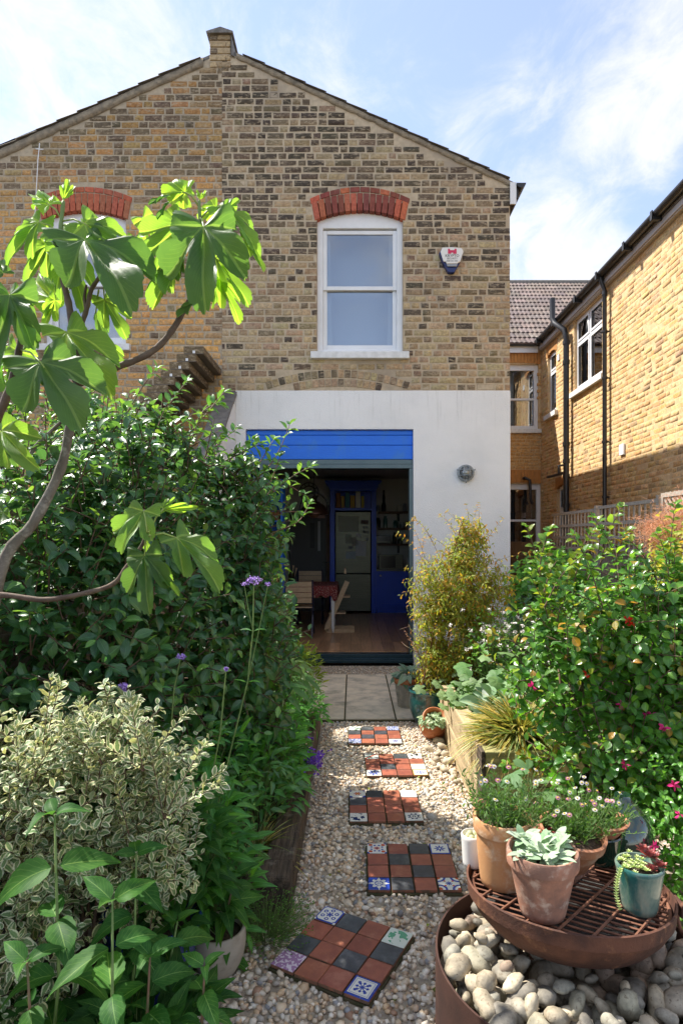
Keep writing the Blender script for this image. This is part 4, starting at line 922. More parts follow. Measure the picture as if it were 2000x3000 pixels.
slat_chair('folding chair with four pale wood back slats and dark frame, in front of the table', -1.01, -.62, 9.2, .99, 4, 1)
slat_chair('folding chair behind the table, only its top slat showing', -.95, -.55, 10.75, 1.07, 3, 1)
hc = thing('high_chair', 'slanting pale wood child high chair beside the white table leg', 'high chair', (-.2, 9.85, KF))
for y_ in (9.72, 10.1):
    q = MB(); a, b_ = P(955, 1850, y_), P(1017, 1703, y_); a.z = KF + .03; q.beam(a, b_, .03, .075, (1, 0, 0)); q.build('side_rail', M['pale_wood'], hc, bevel=.003)
    q = MB(); q.beam((-.43, y_, KF + .03), (.02, y_, KF + .03), .03, .06); q.build('floor_rail', M['pale_wood'], hc, bevel=.003)
q = MB(); q.box(-.38, -.12, 9.74, 10.08, .44, .46); q.build('foot_plate', M['pale_wood'], hc); q = MB(); q.box(-.26, -.05, 9.74, 10.08, .70, .72); q.build('seat', M['pale_wood'], hc)
q = MB(); q.box(-.14, -.11, 9.74, 10.08, 1.08, 1.16); q.build('backrest', M['pale_wood'], hc)
# lamp, clock, dresser, hall door
lp = thing('pendant_lamp', 'dark copper dome pendant lamp with hooped frame above the table', 'pendant lamp', (-.64, 10.1, 2.1))
lc = Vector((P(920, 1500, 10.1).x, 10.1, 2.03))
q = MB(); q.lathe([(.235, 0), (.235, .02), (.215, .08), (.17, .15), (.10, .20), (.05, .22), (.045, .28), (.02, .30)], lc, 32); q.lathe([(.23, .002), (.21, .08), (.165, .145), (.09, .195), (0, .2)], lc, 32); q.build('lamp_shade', M['copper'], lp, smooth=True, auto=50)
q = MB(); q.lathe([(.0, -.06), (.05, -.05), (.1, -.01), (.1, .0), (0, .0)], lc, 24); q.build('diffuser', flat('diff', (.15, .07, .04), .3), lp, smooth=True)
q = MB(); q.tube([lc + Vector((.24 * math.cos(t), 0, .06 + .30 * math.sin(t))) for t in [math.pi * i / 16 for i in range(17)]], .012, 6); q.build('hoop', M['blackmatt'], lp)
q = MB(); q.tube([lc + Vector((0, 0, .3)), (lc.x, lc.y, KZ)], .006, 6); q.build('cord', M['blackmatt'], lp)
ck = thing('wall_clock', 'large round iron wall clock in shadow on the back kitchen wall', 'clock', P(905, 1442, KY1)); cc = P(905, 1442, KY1 - .03)
q = MB()
for r_ in (.2, .13): q.tube([cc + Vector((r_ * math.cos(2 * math.pi * i / 32), 0, r_ * math.sin(2 * math.pi * i / 32))) for i in range(33)], .01, 6)
for i in range(12): a = i * math.pi / 6; q.tube([cc + Vector((.135 * math.cos(a), 0, .135 * math.sin(a))), cc + Vector((.195 * math.cos(a), 0, .195 * math.sin(a)))], .008, 5)
q.build('clock_frame', M['blackmatt'], ck); q = MB(); q.tube([cc, cc + Vector((-.1, 0, -.02))], .008, 5); q.tube([cc, cc + Vector((.04, 0, .07))], .008, 5); q.build('hand', M['blackmatt'], ck)
dp = thing('hall_door', 'grey hallway door panel with pale edge and arched mirror reflection', 'door', P(860, 1700, 12.0))
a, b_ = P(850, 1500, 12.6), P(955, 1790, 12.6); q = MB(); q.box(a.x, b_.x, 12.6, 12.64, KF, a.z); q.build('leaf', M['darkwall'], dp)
a, b_ = P(931, 1527, 12.58), P(938, 1614, 12.58); q = MB(); q.box(a.x, b_.x, 12.56, 12.598, b_.z, a.z); q.build('door_edge', M['paper'], dp)
a, b_ = P(930, 1500, 12.58), P(952, 1518, 12.58); q = MB(); q.box(a.x, b_.x, 12.56, 12.598, b_.z, a.z); q.build('light_panel', flat('lp', (.55, .35, .3)), dp)
a, b_ = P(908, 1532, 12.58), P(921, 1605, 12.58); q = MB(); q.box(a.x, b_.x, 12.57, 12.598, b_.z, a.z); q.build('mirror_frame', M['blackmatt'], dp)
a, b_ = P(956, 1480, 12.5), P(966, 1790, 12.5); q = MB(); q.box(a.x, b_.x, 12.5, 12.6, KF, a.z); q.build('door_jamb', M['shelf'], dp)
q = MB(); q.tube([P(945, 1648, 12.5), P(962, 1648, 12.5), P(970, 1646, 12.5)], .012, 6); q.build('handle', M['steel'], dp)
bc = thing('bookcase', 'bright blue open bookcase with wicker baskets just inside the opening', 'bookcase', (-1.25, 9, KF))
bx0, bx1, by0, by1 = -1.42, -1.02, 8.9, 9.25
q = MB(); q.box(bx0, bx0 + .03, by0, by1, KF, 2.5); q.box(bx1 - .03, bx1, by0, by1, KF, 2.5); q.box(bx0 + .03, bx1 - .03, by1 - .02, by1, KF, 2.5); q.build('carcass', M['blue'], bc)
q = MB(); q.box(-1.5, -1.43, 8.5, 8.55, KF, 2.5); q.build('side_post', M['blue'], bc)
for z in (.25, .62, .95, 1.28, 1.58, 1.9, 2.2, 2.47): q = MB(); q.box(bx0 + .03, bx1 - .03, by0, by1 - .02, z - .02, z); q.build('shelf', M['blue'], bc)
for z, h in ((1.58, .17), (1.9, .13)): q = MB(); q.prism([(bx0 + .06, z), (bx1 - .06, z), (bx1 - .04, z + h), (bx0 + .04, z + h)], by0 + .01, by1 - .04); tag(q.build('basket', M['wicker'], bevel=.01), 'brown wicker basket on the %s bookcase shelf' % ('middle' if z < 1.8 else 'upper'), 'basket')
for z in (.62, .95, 1.28):
    xx = bx0 + .04; i = 0
    while xx < bx1 - .08:
        w_ = rnd.uniform(.02, .045); q = MB(); q.box(xx, xx + w_ - .002, by0 + .02, by0 + .2, z, z + rnd.uniform(.18, .25)); tag(q.build('book', flat('bk%d' % (i % 5), [(.5, .5, .45), (.4, .1, .05), (.1, .2, .3), (.5, .3, .08), (.2, .3, .2)][i % 5])), '%s book standing %s on the %s shelf of the bookcase' % (('cream', 'rust', 'dark blue', 'ochre', 'green')[i % 5], ORD[i], {.62: 'low', .95: 'middle', 1.28: 'high'}[z]), 'book', 'books in the blue bookcase'); xx += w_; i += 1
# ================================================================ patio, mosaic slabs, sleepers
pat = thing('patio', 'concrete slab patio with mossy joints in front of the kitchen opening', 'paving', (0, 6.3, 0))
pat['kind'] = 'structure'; del pat['category']
b = MB(); b.box(-2, .84, 5.47, 7.3, -.02, .018); b.build('mossy_joint', M['joint'], pat)
xs = [-2.0 + .0, -1.52, -1.04, -.565, -.077, .375, .84]; ys = [5.49, 5.945, 6.395, 6.845, 7.29]
xs = [-1.93, -1.465, -1.0, -.535, -.075, .383, .84]
for i in range(6):
    for j in range(4):
        q = MB(); q.box(xs[i] + .007, xs[i + 1] - .007, ys[j] + .004, ys[j + 1] - .004, -.01, .028 + rnd.uniform(-.002, .002)); o = q.build('paving_slab', M['concrete'], pat, bevel=.004, seg=1)
        a_ = o.data.attributes.new('tint', 'FLOAT_COLOR', 'POINT'); a_.data.foreach_set('color', [1.] * 4 * len(o.data.vertices)); k = rnd.uniform(.85, 1.1); o.color = (k, k, k, 1)
# tile materials
TR = mk('quarry_red', (.36, .115, .065), (.27, .085, .052), sc=18, rough=.45, bump=.1, bsc=80, tint=True, c3=(.42, .17, .10), sc3=14)
TD = mk('quarry_dark', (.075, .083, .09), (.045, .05, .055), sc=18, rough=.4, bump=.1, bsc=80, tint=True, c3=(.13, .14, .145), sc3=12)
TS = mk('tile_side', (.30, .12, .07), (.12, .08, .05), sc=30, rough=.9)
WH = (.72, .72, .66); BL = (.02, .055, .33); DB = (.012, .03, .12); OR_ = (.52, .09, .03); GR = (.10, .36, .20); LI = (.36, .20, .36); YE = (.55, .30, .06)
def ptile(name, bgc, layers, noise_=0):
    q = NM(name); vec = q.pos((1, 1, 1), world=False); s_ = q.n('SeparateXYZ'); q.l(vec, s_.inputs[0]); x = V(q.nt, s_.outputs[0]) * 20.8; y = V(q.nt, s_.outputs[1]) * 20.8
    r = (x * x + y * y).sqrt(); a = y.at2(x); e = dict(x=x, y=y, r=r, a=a, ax=x.abs(), ay=y.abs(), q=q)
    e['n'] = q.noise(vec, noise_, 2, .5) if noise_ else None
    e['cr'] = ((x.abs() - 1) * (x.abs() - 1) + (y.abs() - 1) * (y.abs() - 1)).sqrt()
    col = c4(bgc)
    for f, c in layers: col = q.mix(f(e), col, c)
    col = q.mix(q.noise(vec, 60, 3, .6).ss(.6, .8) * .35, col, (.35, .30, .22)); q.l(col, q.b.inputs['Base Color']); q.set(Roughness=.22); return q.m
flo_ = lambda n, r0, r1, ph=0.: (lambda e: e['r'].lt((e['a'] * n + ph).cos().abs() * (r1 - r0) + r0))
ring_ = lambda a, b_: (lambda e: e['r'].gt(a) * e['r'].lt(b_))
bord = lambda t: (lambda e: e['ax'].mx(e['ay']).gt(t))
corner = lambda r0: (lambda e: e['cr'].lt(r0))
dots = lambda n, R_, rr: (lambda e: ((((e['a'] * n / 6.28318).frac() - .5) * (6.28318 / n) * R_).abs() * (((e['a'] * n / 6.28318).frac() - .5) * (6.28318 / n) * R_).abs() + (e['r'] - R_) * (e['r'] - R_)).sqrt().lt(rr))
swirl = lambda e: e['n'].gt(.52)
speck = lambda e: e['n'].gt(.5)
PT = {
 'a': ptile('print_flower_red', WH, [(flo_(4, .1, .38), OR_), (ring_(0, .13), DB), (dots(8, .62, .13), BL), (dots(4, .95, .22), OR_), (corner(.2), BL)]),
 'b': ptile('print_star_border', WH, [(flo_(4, .12, .62), BL), (ring_(0, .12), WH), (bord(.9), BL)]),
 'c': ptile('print_white_star', BL, [(flo_(4, .5, .85), WH), (flo_(4, .42, .68), WH), (ring_(.3, .42), BL), (ring_(0, .17), BL), (lambda e: e['ax'].mn(e['ay']).lt(.04), WH)]),
 'd': ptile('print_arcs', WH, [(lambda e: e['cr'].gt(.55) * e['cr'].lt(.78), BL), (corner(.3), OR_), (flo_(4, .1, .36), BL), (dots(4, .55, .12), OR_)]),
 'e': ptile('print_flower_corner', WH, [(flo_(3, .15, .5), OR_), (ring_(0, .15), YE), (corner(.35), BL)]),
 'f': ptile('print_dotted_cross', WH, [(lambda e: (e['ax'] - e['ay']).abs().lt(.09) * ((e['r'] * 4).frac().gt(.4)), DB), (ring_(0, .1), WH)]),
 'g': ptile('print_sprig_blue', WH, [(lambda e: e['n'].gt(.56) * e['r'].lt(.95), DB)], 45),
 'h': ptile('print_wheel', WH, [(ring_(.45, .58), DB), (dots(8, .68, .12), DB), (flo_(3, .1, .32), DB), (ring_(0, .09), WH)]),
 'i': ptile('print_diag', WH, [(lambda e: (e['x'] - e['y']).abs().lt(.22), OR_), (lambda e: ((e['x'] - e['y']).abs() - .55).abs().lt(.09), GR)]),
 'j': ptile('print_black', WH, [(lambda e: e['n'].gt(.55) * e['ay'].lt(.6), (.03, .03, .03))], 38),
 'k': ptile('print_blue_wave', WH, [(flo_(4, .2, .95, .8), BL), (ring_(0, .22), WH), (ring_(.05, .14), BL)]),
 'l': ptile('print_diamond', WH, [(lambda e: ((e['ax'] + e['ay']) - .6).abs().lt(.12), BL), (flo_(2, .08, .3), BL), (bord(.92), YE)]),
 'm': ptile('print_lace', WH, [(dots(6, .62, .2), BL), (dots(6, .62, .09), WH), (flo_(3, .1, .36), BL), (bord(.9), BL), (corner(.3), BL), (corner(.17), WH)]),
 'n': ptile('print_green_sprig', (.66, .72, .62), [(lambda e: e['n'].gt(.54) * e['r'].lt(.9), GR)], 42),
 'o': ptile('print_lilac', (.70, .60, .68), [(lambda e: e['n'].gt(.47), LI), (ring_(0, .14), LI)], 90),
 'p': ptile('print_blue_rosette', WH, [(bord(.86), BL), (lambda e: e['ax'].mx(e['ay']).gt(.74) * e['ax'].mx(e['ay']).lt(.77), BL), (flo_(4, .35, .56), BL), (flo_(4, .2, .42, 1.57), WH), (flo_(4, .1, .28), BL), (dots(4, .58, .13), BL)]),
 'q': ptile('print_blue_speckle', (.6, .62, .62), [(speck, BL)], 110), 'r': ptile('print_green_dots', WH, [(lambda e: e['n'].gt(.57), (.05, .15, .07))], 60),
 's': ptile('print_blue_centre', WH, [(flo_(4, .15, .6), BL), (ring_(0, .12), YE)])}
tmesh = {}
def tile_me(k):
    if k in tmesh: return tmesh[k]
    m_ = {'R': TR, 'D': TD, 'G': M['concrete']}.get(k) or PT[k]
    me = bpy.data.meshes.new('tile'); bm = bmesh.new(); bmesh.ops.create_cube(bm, size=1, matrix=Matrix.Diagonal((.1, .1, .016, 1))); bmesh.ops.bevel(bm, geom=[e for e in bm.edges], offset=.0022, segments=1, affect='EDGES')
    bm.to_mesh(me); bm.free(); me.materials.append(m_); me.materials.append(TS)
    for p_ in me.polygons: p_.material_index = 0 if p_.center.z > .0055 else 1
    a_ = me.attributes.new('tint', 'FLOAT_COLOR', 'POINT'); a_.data.foreach_set('color', [1.] * 4 * len(me.vertices)); tmesh[k] = me; return me
def slab(cx, cy, ang, rows, pitch, lab):
    t = thing('stepping_slab', lab, 'stepping slab', (cx, cy, 0), 'mosaic stepping slabs'); t.rotation_euler = (0, 0, ang); t.location.z = -.012
    b = MB(); h = pitch * 2 + .004; b.box(-h, h, -h, h, -.02, .022); o = b.build('slab_base', M['joint']); o.parent = t
    b.build if False else None
    for i, row in enumerate(rows):
        for j, k in enumerate(row):
            o = bpy.data.objects.new('tile', tile_me(k)); link(o); o.parent = t
            o.location = ((j - 1.5) * pitch + rnd.uniform(-.001, .001), (1.5 - i) * pitch + rnd.uniform(-.001, .001), .031 + rnd.uniform(-.0015, .002)); o.rotation_euler = (rnd.uniform(-.01, .01), rnd.uniform(-.01, .01), rnd.choice((0, 1, 2, 3)) * math.pi / 2 + rnd.uniform(-.015, .015) if k not in 'bi' else 0)
            q = rnd.uniform(.82, 1.12); o.color = (q, q * rnd.uniform(.93, 1.03), q * rnd.uniform(.93, 1.03), 1)
slab(-.0335, 2.414, R(-27.6), ['mDRn', 'RRRD', 'DRDR', 'oRRp'], .1045, 'nearest mosaic slab, turned diamond-wise, with lilac and green printed corner tiles')
slab(.285, 3.03, R(-.5), ['aRDb', 'RDRR', 'RRDR', 'cDRd'], .1085, 'mosaic slab beside the fire bowl with a blue star tile at one corner')
slab(.19, 3.716, R(.5), ['eDRf', 'DRRR', 'RRRR', 'gRRh'], .107, 'middle mosaic slab with a blue bird sprig tile and a wheel tile at its corners')
slab(.30, 4.39, R(1), ['iRDj', 'RRRR', 'RDRG', 'kRRl'], .1065, 'mosaic slab beside the rounded cobbles with a pale grey edge tile')
slab(.175, 5.05, R(0), ['rDRq', 'DRDR', 'RDRR', 'qRRs'], .1075, 'farthest mosaic slab next to the patio with a blue speckled corner tile')
def sleeper(name, lab, x0, x1, y0, y1, z0, z1, m_, grp, bv=.008, yaw=0):
    b = MB(); cx, cy = (x0 + x1) / 2, (y0 + y1) / 2
    nx = max(1, int((x1 - x0) / .25)); ny = max(1, int((y1 - y0) / .25)); b.box(x0, x1, y0, y1, z0, z1)
    o = b.build(name, m_, None, bevel=bv); tag(o, lab, 'sleeper', grp); return o
GL = 'old timber sleepers edging the planted bed'
for i, (ya, yb) in enumerate(((2.79, 3.75), (3.76, 5.3))):
    sleeper('timber_sleeper', ['weathered dark sleeper along the gravel beside the grassy tuft', 'weathered dark sleeper along the gravel under the purple flowers'][i], -.40 - .015 * i, -.268 - .012 * i, ya, yb, -.02, .175 + .01 * i, M['oldwood'], GL, .012)
o = sleeper('timber_sleeper', 'short weathered sleeper end laid crosswise above the herbs', -.95, -.27, 2.62, 2.78, -.02, .19, M['oldwood'], GL, .015)
GR2 = 'pale sleepers framing the raised bed'
bw_ = .11
sleeper('timber_sleeper', 'pale sunlit upper sleeper along the raised bed facing the path', .735, .735 + bw_, 3.66, 4.99, .205, .405, M['newwood_y'], GR2)
sleeper('timber_sleeper', 'pale lower sleeper along the raised bed facing the path', .735, .735 + bw_, 3.66, 4.99, -.02, .202, M['newwood_y'], GR2)
sleeper('timber_sleeper', 'upper cross sleeper with green algae at the near end of the raised bed', .76, 2.88, 3.535, 3.655, .205, .408, M['newwood_x'], GR2)
sleeper('timber_sleeper', 'lower cross sleeper with green algae at the near end of the raised bed', .76, 2.88, 3.535, 3.655, -.02, .202, M['newwood_x'], GR2)
b = MB(); b.box(.736, .757, 3.53, 3.655, -.02, .412); tag(b.build('corner_post', M['oldwood'], bevel=.004), 'thin dark post at the near corner of the raised bed', 'post')
b = MB(); b.box(.72, .83, 5.0, 5.1, -.02, .42); tag(b.build('corner_post', M['newwood_y'], bevel=.006), 'pale post at the far corner of the raised bed behind the urn', 'post')
b = MB(); b.box(.85, 2.88, 3.66, 7.2, -.02, .36); kind(b.build('raised_bed_soil', M['soil']), 'structure')
b = MB(); b.box(-1.68, -.42, 2.79, 5.4, -.02, .14); kind(b.build('left_bed_soil', M['soil']), 'structure')
# fences
def plank_fence(lab, x, y0, y1, z1, m_, w_=.125):
    t = thing('fence', lab, 'fence', (x, (y0 + y1) / 2, 0)); y = y0; me = None
    while y < y1:
        h = z1 + rnd.uniform(-.006, .006); q = MB(); q.box(x - .009 + rnd.uniform(-.003, .003), x + .009, y, y + w_ - .006, 0, h); q.build('plank', m_, t); y += w_
    for z in (.4, 1.1): q = MB(); q.box(x + .012, x + .05, y0, y1, z, z + .07); q.build('rail', m_, t)
    return t
plank_fence('brown close-board fence half hidden behind the dark green hedge', -1.72, .4, 6.0, 1.85, M['fence'])
plank_fence('weathered close-board fence below the trellis beside the neighbour wall', 2.95, 2.5, 13.6, 1.58, M['fence'])
def trellis(lab, x, y0, y1, z0, z1, n):
    t = thing('trellis_panel', lab, 'trellis', (x, (y0 + y1) / 2, z0), 'trellis panels on the fence')
    for i in range(n): y = y0 + .03 + (y1 - y0 - .06) * i / (n - 1); q = MB(); wd = .014 if 0 < i < n - 1 else .024; q.box(x - .012, x - .001, y - wd, y + wd, z0, z1); q.build('batten', M['trellis'], t)
    for z in (z0 + .06, z0 + .2, z0 + .36, z1 - .02): q = MB(); q.box(x - .034, x - .018, y0, y1, z - .018, z + .018); q.build('cross_rail', M['trellis'], t)
    q = MB(); q.box(x - .04, x + .02, y0 - .055, y0 - .005, .2, z1 + .03); q.build('post', M['trellis'], t)
TX = 2.92
trellis('square trellis panel nearest the neighbour downpipe, farther of the two', TX, 7.36, 8.95, 1.45, 2.0, 14)
trellis('square trellis panel between the smoke bush and the farther trellis', TX, 5.86, 7.26, 1.45, 2.02, 12)
t = thing('trellis_panel', 'framed diagonal lattice panel above the orange smoke bush', 'trellis', (TX, 5, 1.5), 'trellis panels on the fence')
ya, yb, za, zb = 4.2, 5.76, 1.45, 2.06
for (a, b_, c_, d_) in ((ya, yb, zb - .04, zb), (ya, yb, za, za + .04), (ya, ya + .04, za + .04, zb - .04), (yb - .04, yb, za + .04, zb - .04)): q = MB(); q.box(TX - .04, TX, a, b_, c_, d_); q.build('frame_rail', M['trellis'], t)
s = ya
while s < yb + .5:
    for sg, xo in ((1, -.012), (-1, -.026)):
        pa, pb = (s, za), (s - .6 * 1, zb)
        if sg < 0: pa, pb = (s - .6, za), (s, zb)
        pts = []
        k0 = 0; k1 = 1
        for e_ in (ya, yb):
            pass
        def clipp(p, q_):
            (y1_, z1_), (y2_, z2_) = p, q_; t0, t1 = 0, 1; d = y2_ - y1_
            for lo, sgn in ((ya + .02, 1), (yb - .02, -1)):
                aa = (lo - y1_) / d
                if d * sgn > 0: t0 = max(t0, aa)
                else: t1 = min(t1, aa)
            return None if t0 >= t1 else ((y1_ + d * t0, z1_ + (z2_ - z1_) * t0), (y1_ + d * t1, z1_ + (z2_ - z1_) * t1))
        r_ = clipp(pa, pb)
        if r_: q = MB(); q.beam((TX + xo, *r_[0]), (TX + xo, *r_[1]), .006, .022, (1, 0, 0)) if False else q.beam((TX + xo, r_[0][0], r_[0][1]), (TX + xo, r_[1][0], r_[1][1]), .022, .006, (1, 0, 0)); q.build('lattice_strip', M['trellis'], t)
    s += .075
# hose reel, table
hr = thing('hose_reel', 'grey hose reel with orange hub beside the white wall corner', 'hose reel', G(1520, 1900)); hc_ = P(1524, 1775, 6.6)
def xl(prof, c, m_, name, parent, n=26): 
    b = MB(); b.lathe(prof, c, n, Matrix.Rotation(R(90), 3, 'X')); return b.build(name, m_, parent, smooth=True, auto=40)
xl([(.045, -.02), (.14, -.02), (.15, 0), (.14, .02), (.05, .02)], hc_, M['greypl'], 'flange', hr); xl([(0, -.03), (.05, -.03), (.05, .2), (0, .2)], hc_, M['orangepl'], 'hub', hr); xl([(.06, .02), (.11, .03), (.12, .1), (.11, .16), (.06, .17)], hc_, flat('hose_green', (.03, .12, .07), .4), 'hose', hr)
b = MB(); b.tube([hc_ + Vector((-.12, .08, .15)), hc_ + Vector((-.12, .08, -.35)), hc_ + Vector((-.12, .08, -.5))], .012, 6); b.tube([hc_ + Vector((.12, .08, 0)), hc_ + Vector((.12, .08, -.5))], .012, 6); b.build('frame', flat('reel_green', (.02, .07, .07), .4), hr)
gt = thing('garden_table', 'slatted wooden garden table half hidden behind the shiny leafed shrub', 'table', (2.0, 4.8, .36))
for i in range(5): q = MB(); q.box(1.7, 2.6, 4.5 + i * .11, 4.6 + i * .11, .95, .975); q.build('slat', M['pale_wood'], gt, bevel=.003)
for x_ in (1.75, 2.55):
    for y_ in (4.55, 5.0): q = MB(); q.box(x_ - .02, x_ + .02, y_ - .02, y_ + .02, .36, .95); q.build('leg', M['pale_wood'], gt)
ORD = 'first second third fourth fifth sixth seventh eighth ninth tenth eleventh twelfth thirteenth fourteenth fifteenth sixteenth'.split()
# ================================================================ stones
def ico(sub):
    bm = bmesh.new(); bmesh.ops.create_icosphere(bm, subdivisions=sub, radius=1); V_ = np.array([v.co[:] for v in bm.verts]); F_ = np.array([[v.index for v in f.verts] for f in bm.faces]); bm.free(); return V_, F_
I1, I2 = ico(1), ico(2)
def rot_mats(n, tilt=.35):
    a = rng.uniform(0, 2 * np.pi, n); b = rng.normal(0, tilt, n); c = rng.normal(0, tilt, n)
    ca, sa, cb, sb, cc, sc = np.cos(a), np.sin(a), np.cos(b), np.sin(b), np.cos(c), np.sin(c); O = np.zeros(n); I = np.ones(n)
    Z = np.stack([ca, -sa, O, sa, ca, O, O, O, I], 1).reshape(n, 3, 3); X = np.stack([I, O, O, O, cb, -sb, O, sb, cb], 1).reshape(n, 3, 3); Y = np.stack([cc, O, sc, O, I, O, -sc, O, cc], 1).reshape(n, 3, 3)
    return Z @ X @ Y
slab_rects = [(-.0335, 2.414, R(-27.6), .213), (.285, 3.03, 0, .222), (.19, 3.716, 0, .219), (.30, 4.39, R(1), .218), (.175, 5.05, 0, .22)]
def gravel(name, npts, region, size, IC, keep=None):
    x = rng.uniform(region[0], region[1], npts); y = rng.uniform(region[2], region[3], npts); k = np.ones(npts, bool)
    for cx, cy, a, h in slab_rects:
        dx, dy = x - cx, y - cy; u = dx * math.cos(-a) - dy * math.sin(-a); v = dx * math.sin(-a) + dy * math.cos(-a); k &= ~((abs(u) < h - .002) & (abs(v) < h - .002))
    if keep is not None: k &= keep(x, y)
    x, y = x[k], y[k]; n = len(x)
    s = size * rng.lognormal(0, .27, n); sc = np.stack([s * rng.uniform(.55, .75, n), s * rng.uniform(.4, .58, n), s * rng.uniform(.28, .42, n)], 1)
    z = rng.uniform(-.004, .012, n) * (size / .028)
    nz = 1 + .12 * rng.normal(0, 1, (n, 1, 1)) * np.sin(IC[0][None, :, :1] * 2 + rng.uniform(0, 6, (n, 1, 1))) 
    W = (IC[0][None] * nz * sc[:, None, :]) @ rot_mats(n).transpose(0, 2, 1) + np.stack([x, y, z], 1)[:, None, :]
    Fa = (IC[1][None] + (np.arange(n) * len(IC[0]))[:, None, None]).reshape(-1, 3)
    base = np.array([(.74, .66, .54), (.64, .53, .40), (.80, .74, .64), (.52, .38, .26), (.42, .37, .32), (.30, .30, .31), (.64, .46, .29), (.54, .50, .44), (.72, .57, .40), (.38, .23, .15)])
    pr = np.array([.19, .18, .13, .10, .09, .07, .07, .07, .07, .03]); c = base[rng.choice(len(base), n, p=pr / pr.sum())] * rng.uniform(.82, 1.22, (n, 1))
    o = mesh_np(name, W.reshape(-1, 3), Fa, M['pebble'], None, {'tint': ('FLOAT_COLOR', np.repeat(c, len(IC[0]), 0))}, smooth=True); o['kind'] = 'stuff'; return o
def in_view(x, y):
    k = (y > 1.7) & (x > -.37 * y - .25)
    left = np.where(y > 2.8, -.265, np.where(y > 2.2, -1.0, -1.0)); k &= x > left
    k &= ~((x > .73) & (y > 3.53)); k &= ~((x - .66) ** 2 + (y - 1.84) ** 2 < .39 ** 2)
    return k
gravel('gravel', 10500, (-1.0, .74, 1.75, 3.6), .0205, I1, in_view)
gravel('gravel', 6500, (-.27, .74, 3.6, 5.47), .0185, ico(1), in_view)
gravel('gravel', 2600, (.74, 2.2, 1.9, 3.53), .018, ico(1), in_view)
gravel('gravel', 3200, (-1.2, .95, 7.31, 7.88), .011, ico(1))
CV_ = []
for i in range(7):
    g2 = np.random.default_rng(i + 40); V0 = I2[0].copy(); ph = g2.uniform(0, 6, (4, 3)); am = g2.uniform(.04, .13, 4); fr = g2.uniform(1, 2.4, (4, 3))
    d = 1 + sum(am[k] * np.sin((V0 * fr[k] + ph[k]).sum(1)) for k in range(4)); V0 = V0 * d[:, None] * np.array([1, g2.uniform(.68, .9), g2.uniform(.5, .68)])
    me = mesh_np('cobble', V0, I2[1], M['cobble'], attrs={'tint': ('FLOAT_COLOR', np.ones((len(V0), 3)))}, smooth=True, obj=False); CV_.append(me)
def cobble(p, s, lab, grp, col=None, tilt=.35, flat=None):
    o = bpy.data.objects.new('cobble', CV_[rnd.randrange(7)]); link(o); o.location = p; o.rotation_euler = (rnd.gauss(0, tilt), rnd.gauss(0, tilt), rnd.uniform(0, 6.3)); o.scale = (s, s * rnd.uniform(.85, 1.05), s * rnd.uniform(.85, 1.1))
    col = tuple(k * f for k, f in zip(col, (1.06, 1.02, .94))) if col else None; c = col or rnd.choice([(.44, .40, .33), (.40, .37, .31), (.34, .32, .29), (.50, .46, .38), (.30, .29, .275), (.42, .33, .27), (.46, .44, .38), (.36, .34, .29)]); k = rnd.uniform(.8, 1.12); o.color = (c[0] * k, c[1] * k, c[2] * k, 1)
    return tag(o, lab, 'cobble', grp)
CN = (('cream-beige', (.50, .45, .36)), ('warm grey', (.42, .385, .33)), ('dark grey', (.27, .26, .24)), ('pale sandy', (.58, .53, .43)), ('greenish grey', (.37, .37, .33)), ('pinkish tan', (.46, .37, .31)), ('stone grey', (.46, .44, .39)), ('olive grey', (.38, .37, .30)))
def ringcob(p, s):
    nm, c = rnd.choice(CN); sz = 'small' if s < .037 else 'medium' if s < .052 else 'large'; dx, dy = p[0] - RCX, p[1] - RCY
    wh = ('near ' if dy < -.12 else 'far ' if dy > .12 else 'middle ') + ('left' if dx < -.12 else 'right' if dx > .12 else 'centre'); wh = wh.replace('middle centre', 'very middle')
    return cobble(p, s, '%s %s cobble %s heap, %s of rusty ring' % (sz, nm, 'low in' if p[2] < RZ - .045 else 'atop', wh), 'cobbles heaped inside the steel ring', c, .45)
# fire ring and its stones
RCX, RCY, RR, RZ = .66, 1.845, .41, .385
ring = MB(); n = 72
prof = [(RR, 0), (RR, RZ), (RR - .006, RZ), (RR - .006, 0)]
ring.lathe(prof, (RCX, RCY, 0), n); tag(ring.build('steel_ring', M['rust2'], smooth=True, auto=40), 'rusty weathering-steel ring planter filled with grey cobbles', 'steel ring')
q = MB(); q.lathe([(0, RZ - .095), (RR - .008, RZ - .10)], (RCX, RCY, 0), 40); kind(q.build('rubble_fill', M['earth']), 'structure')
pts = []
for lay, (zb, cnt, dm) in enumerate(((RZ - .075, 110, .07), (RZ - .045, 150, .062), (RZ - .012, 150, .06))):
    P_ = []; tries = 0
    while len(P_) < cnt and tries < 9000:
        tries += 1; r_ = (RR - .05) * math.sqrt(rnd.random()); a = rnd.uniform(0, 6.283); x_, y_ = RCX + r_ * math.cos(a), RCY + r_ * math.sin(a)
        if all((x_ - p[0]) ** 2 + (y_ - p[1]) ** 2 > dm * dm for p in P_): P_.append((x_, y_, zb + rnd.uniform(-.012, .012)))
    pts += P_
for p in pts:
  if not (p[2] > RZ - .05 and (p[0] - .668) ** 2 + (p[1] - 1.925) ** 2 < .19 ** 2): ringcob(p, rnd.uniform(.036, .054) if rnd.random() < .72 else rnd.uniform(.024, .034))
for p in pts:
    if p[2] > RZ - .045 and rnd.random() < .35: ringcob((p[0] + rnd.uniform(-.03, .03), p[1] + rnd.uniform(-.03, .03), p[2] + .022), rnd.uniform(.02, .034))
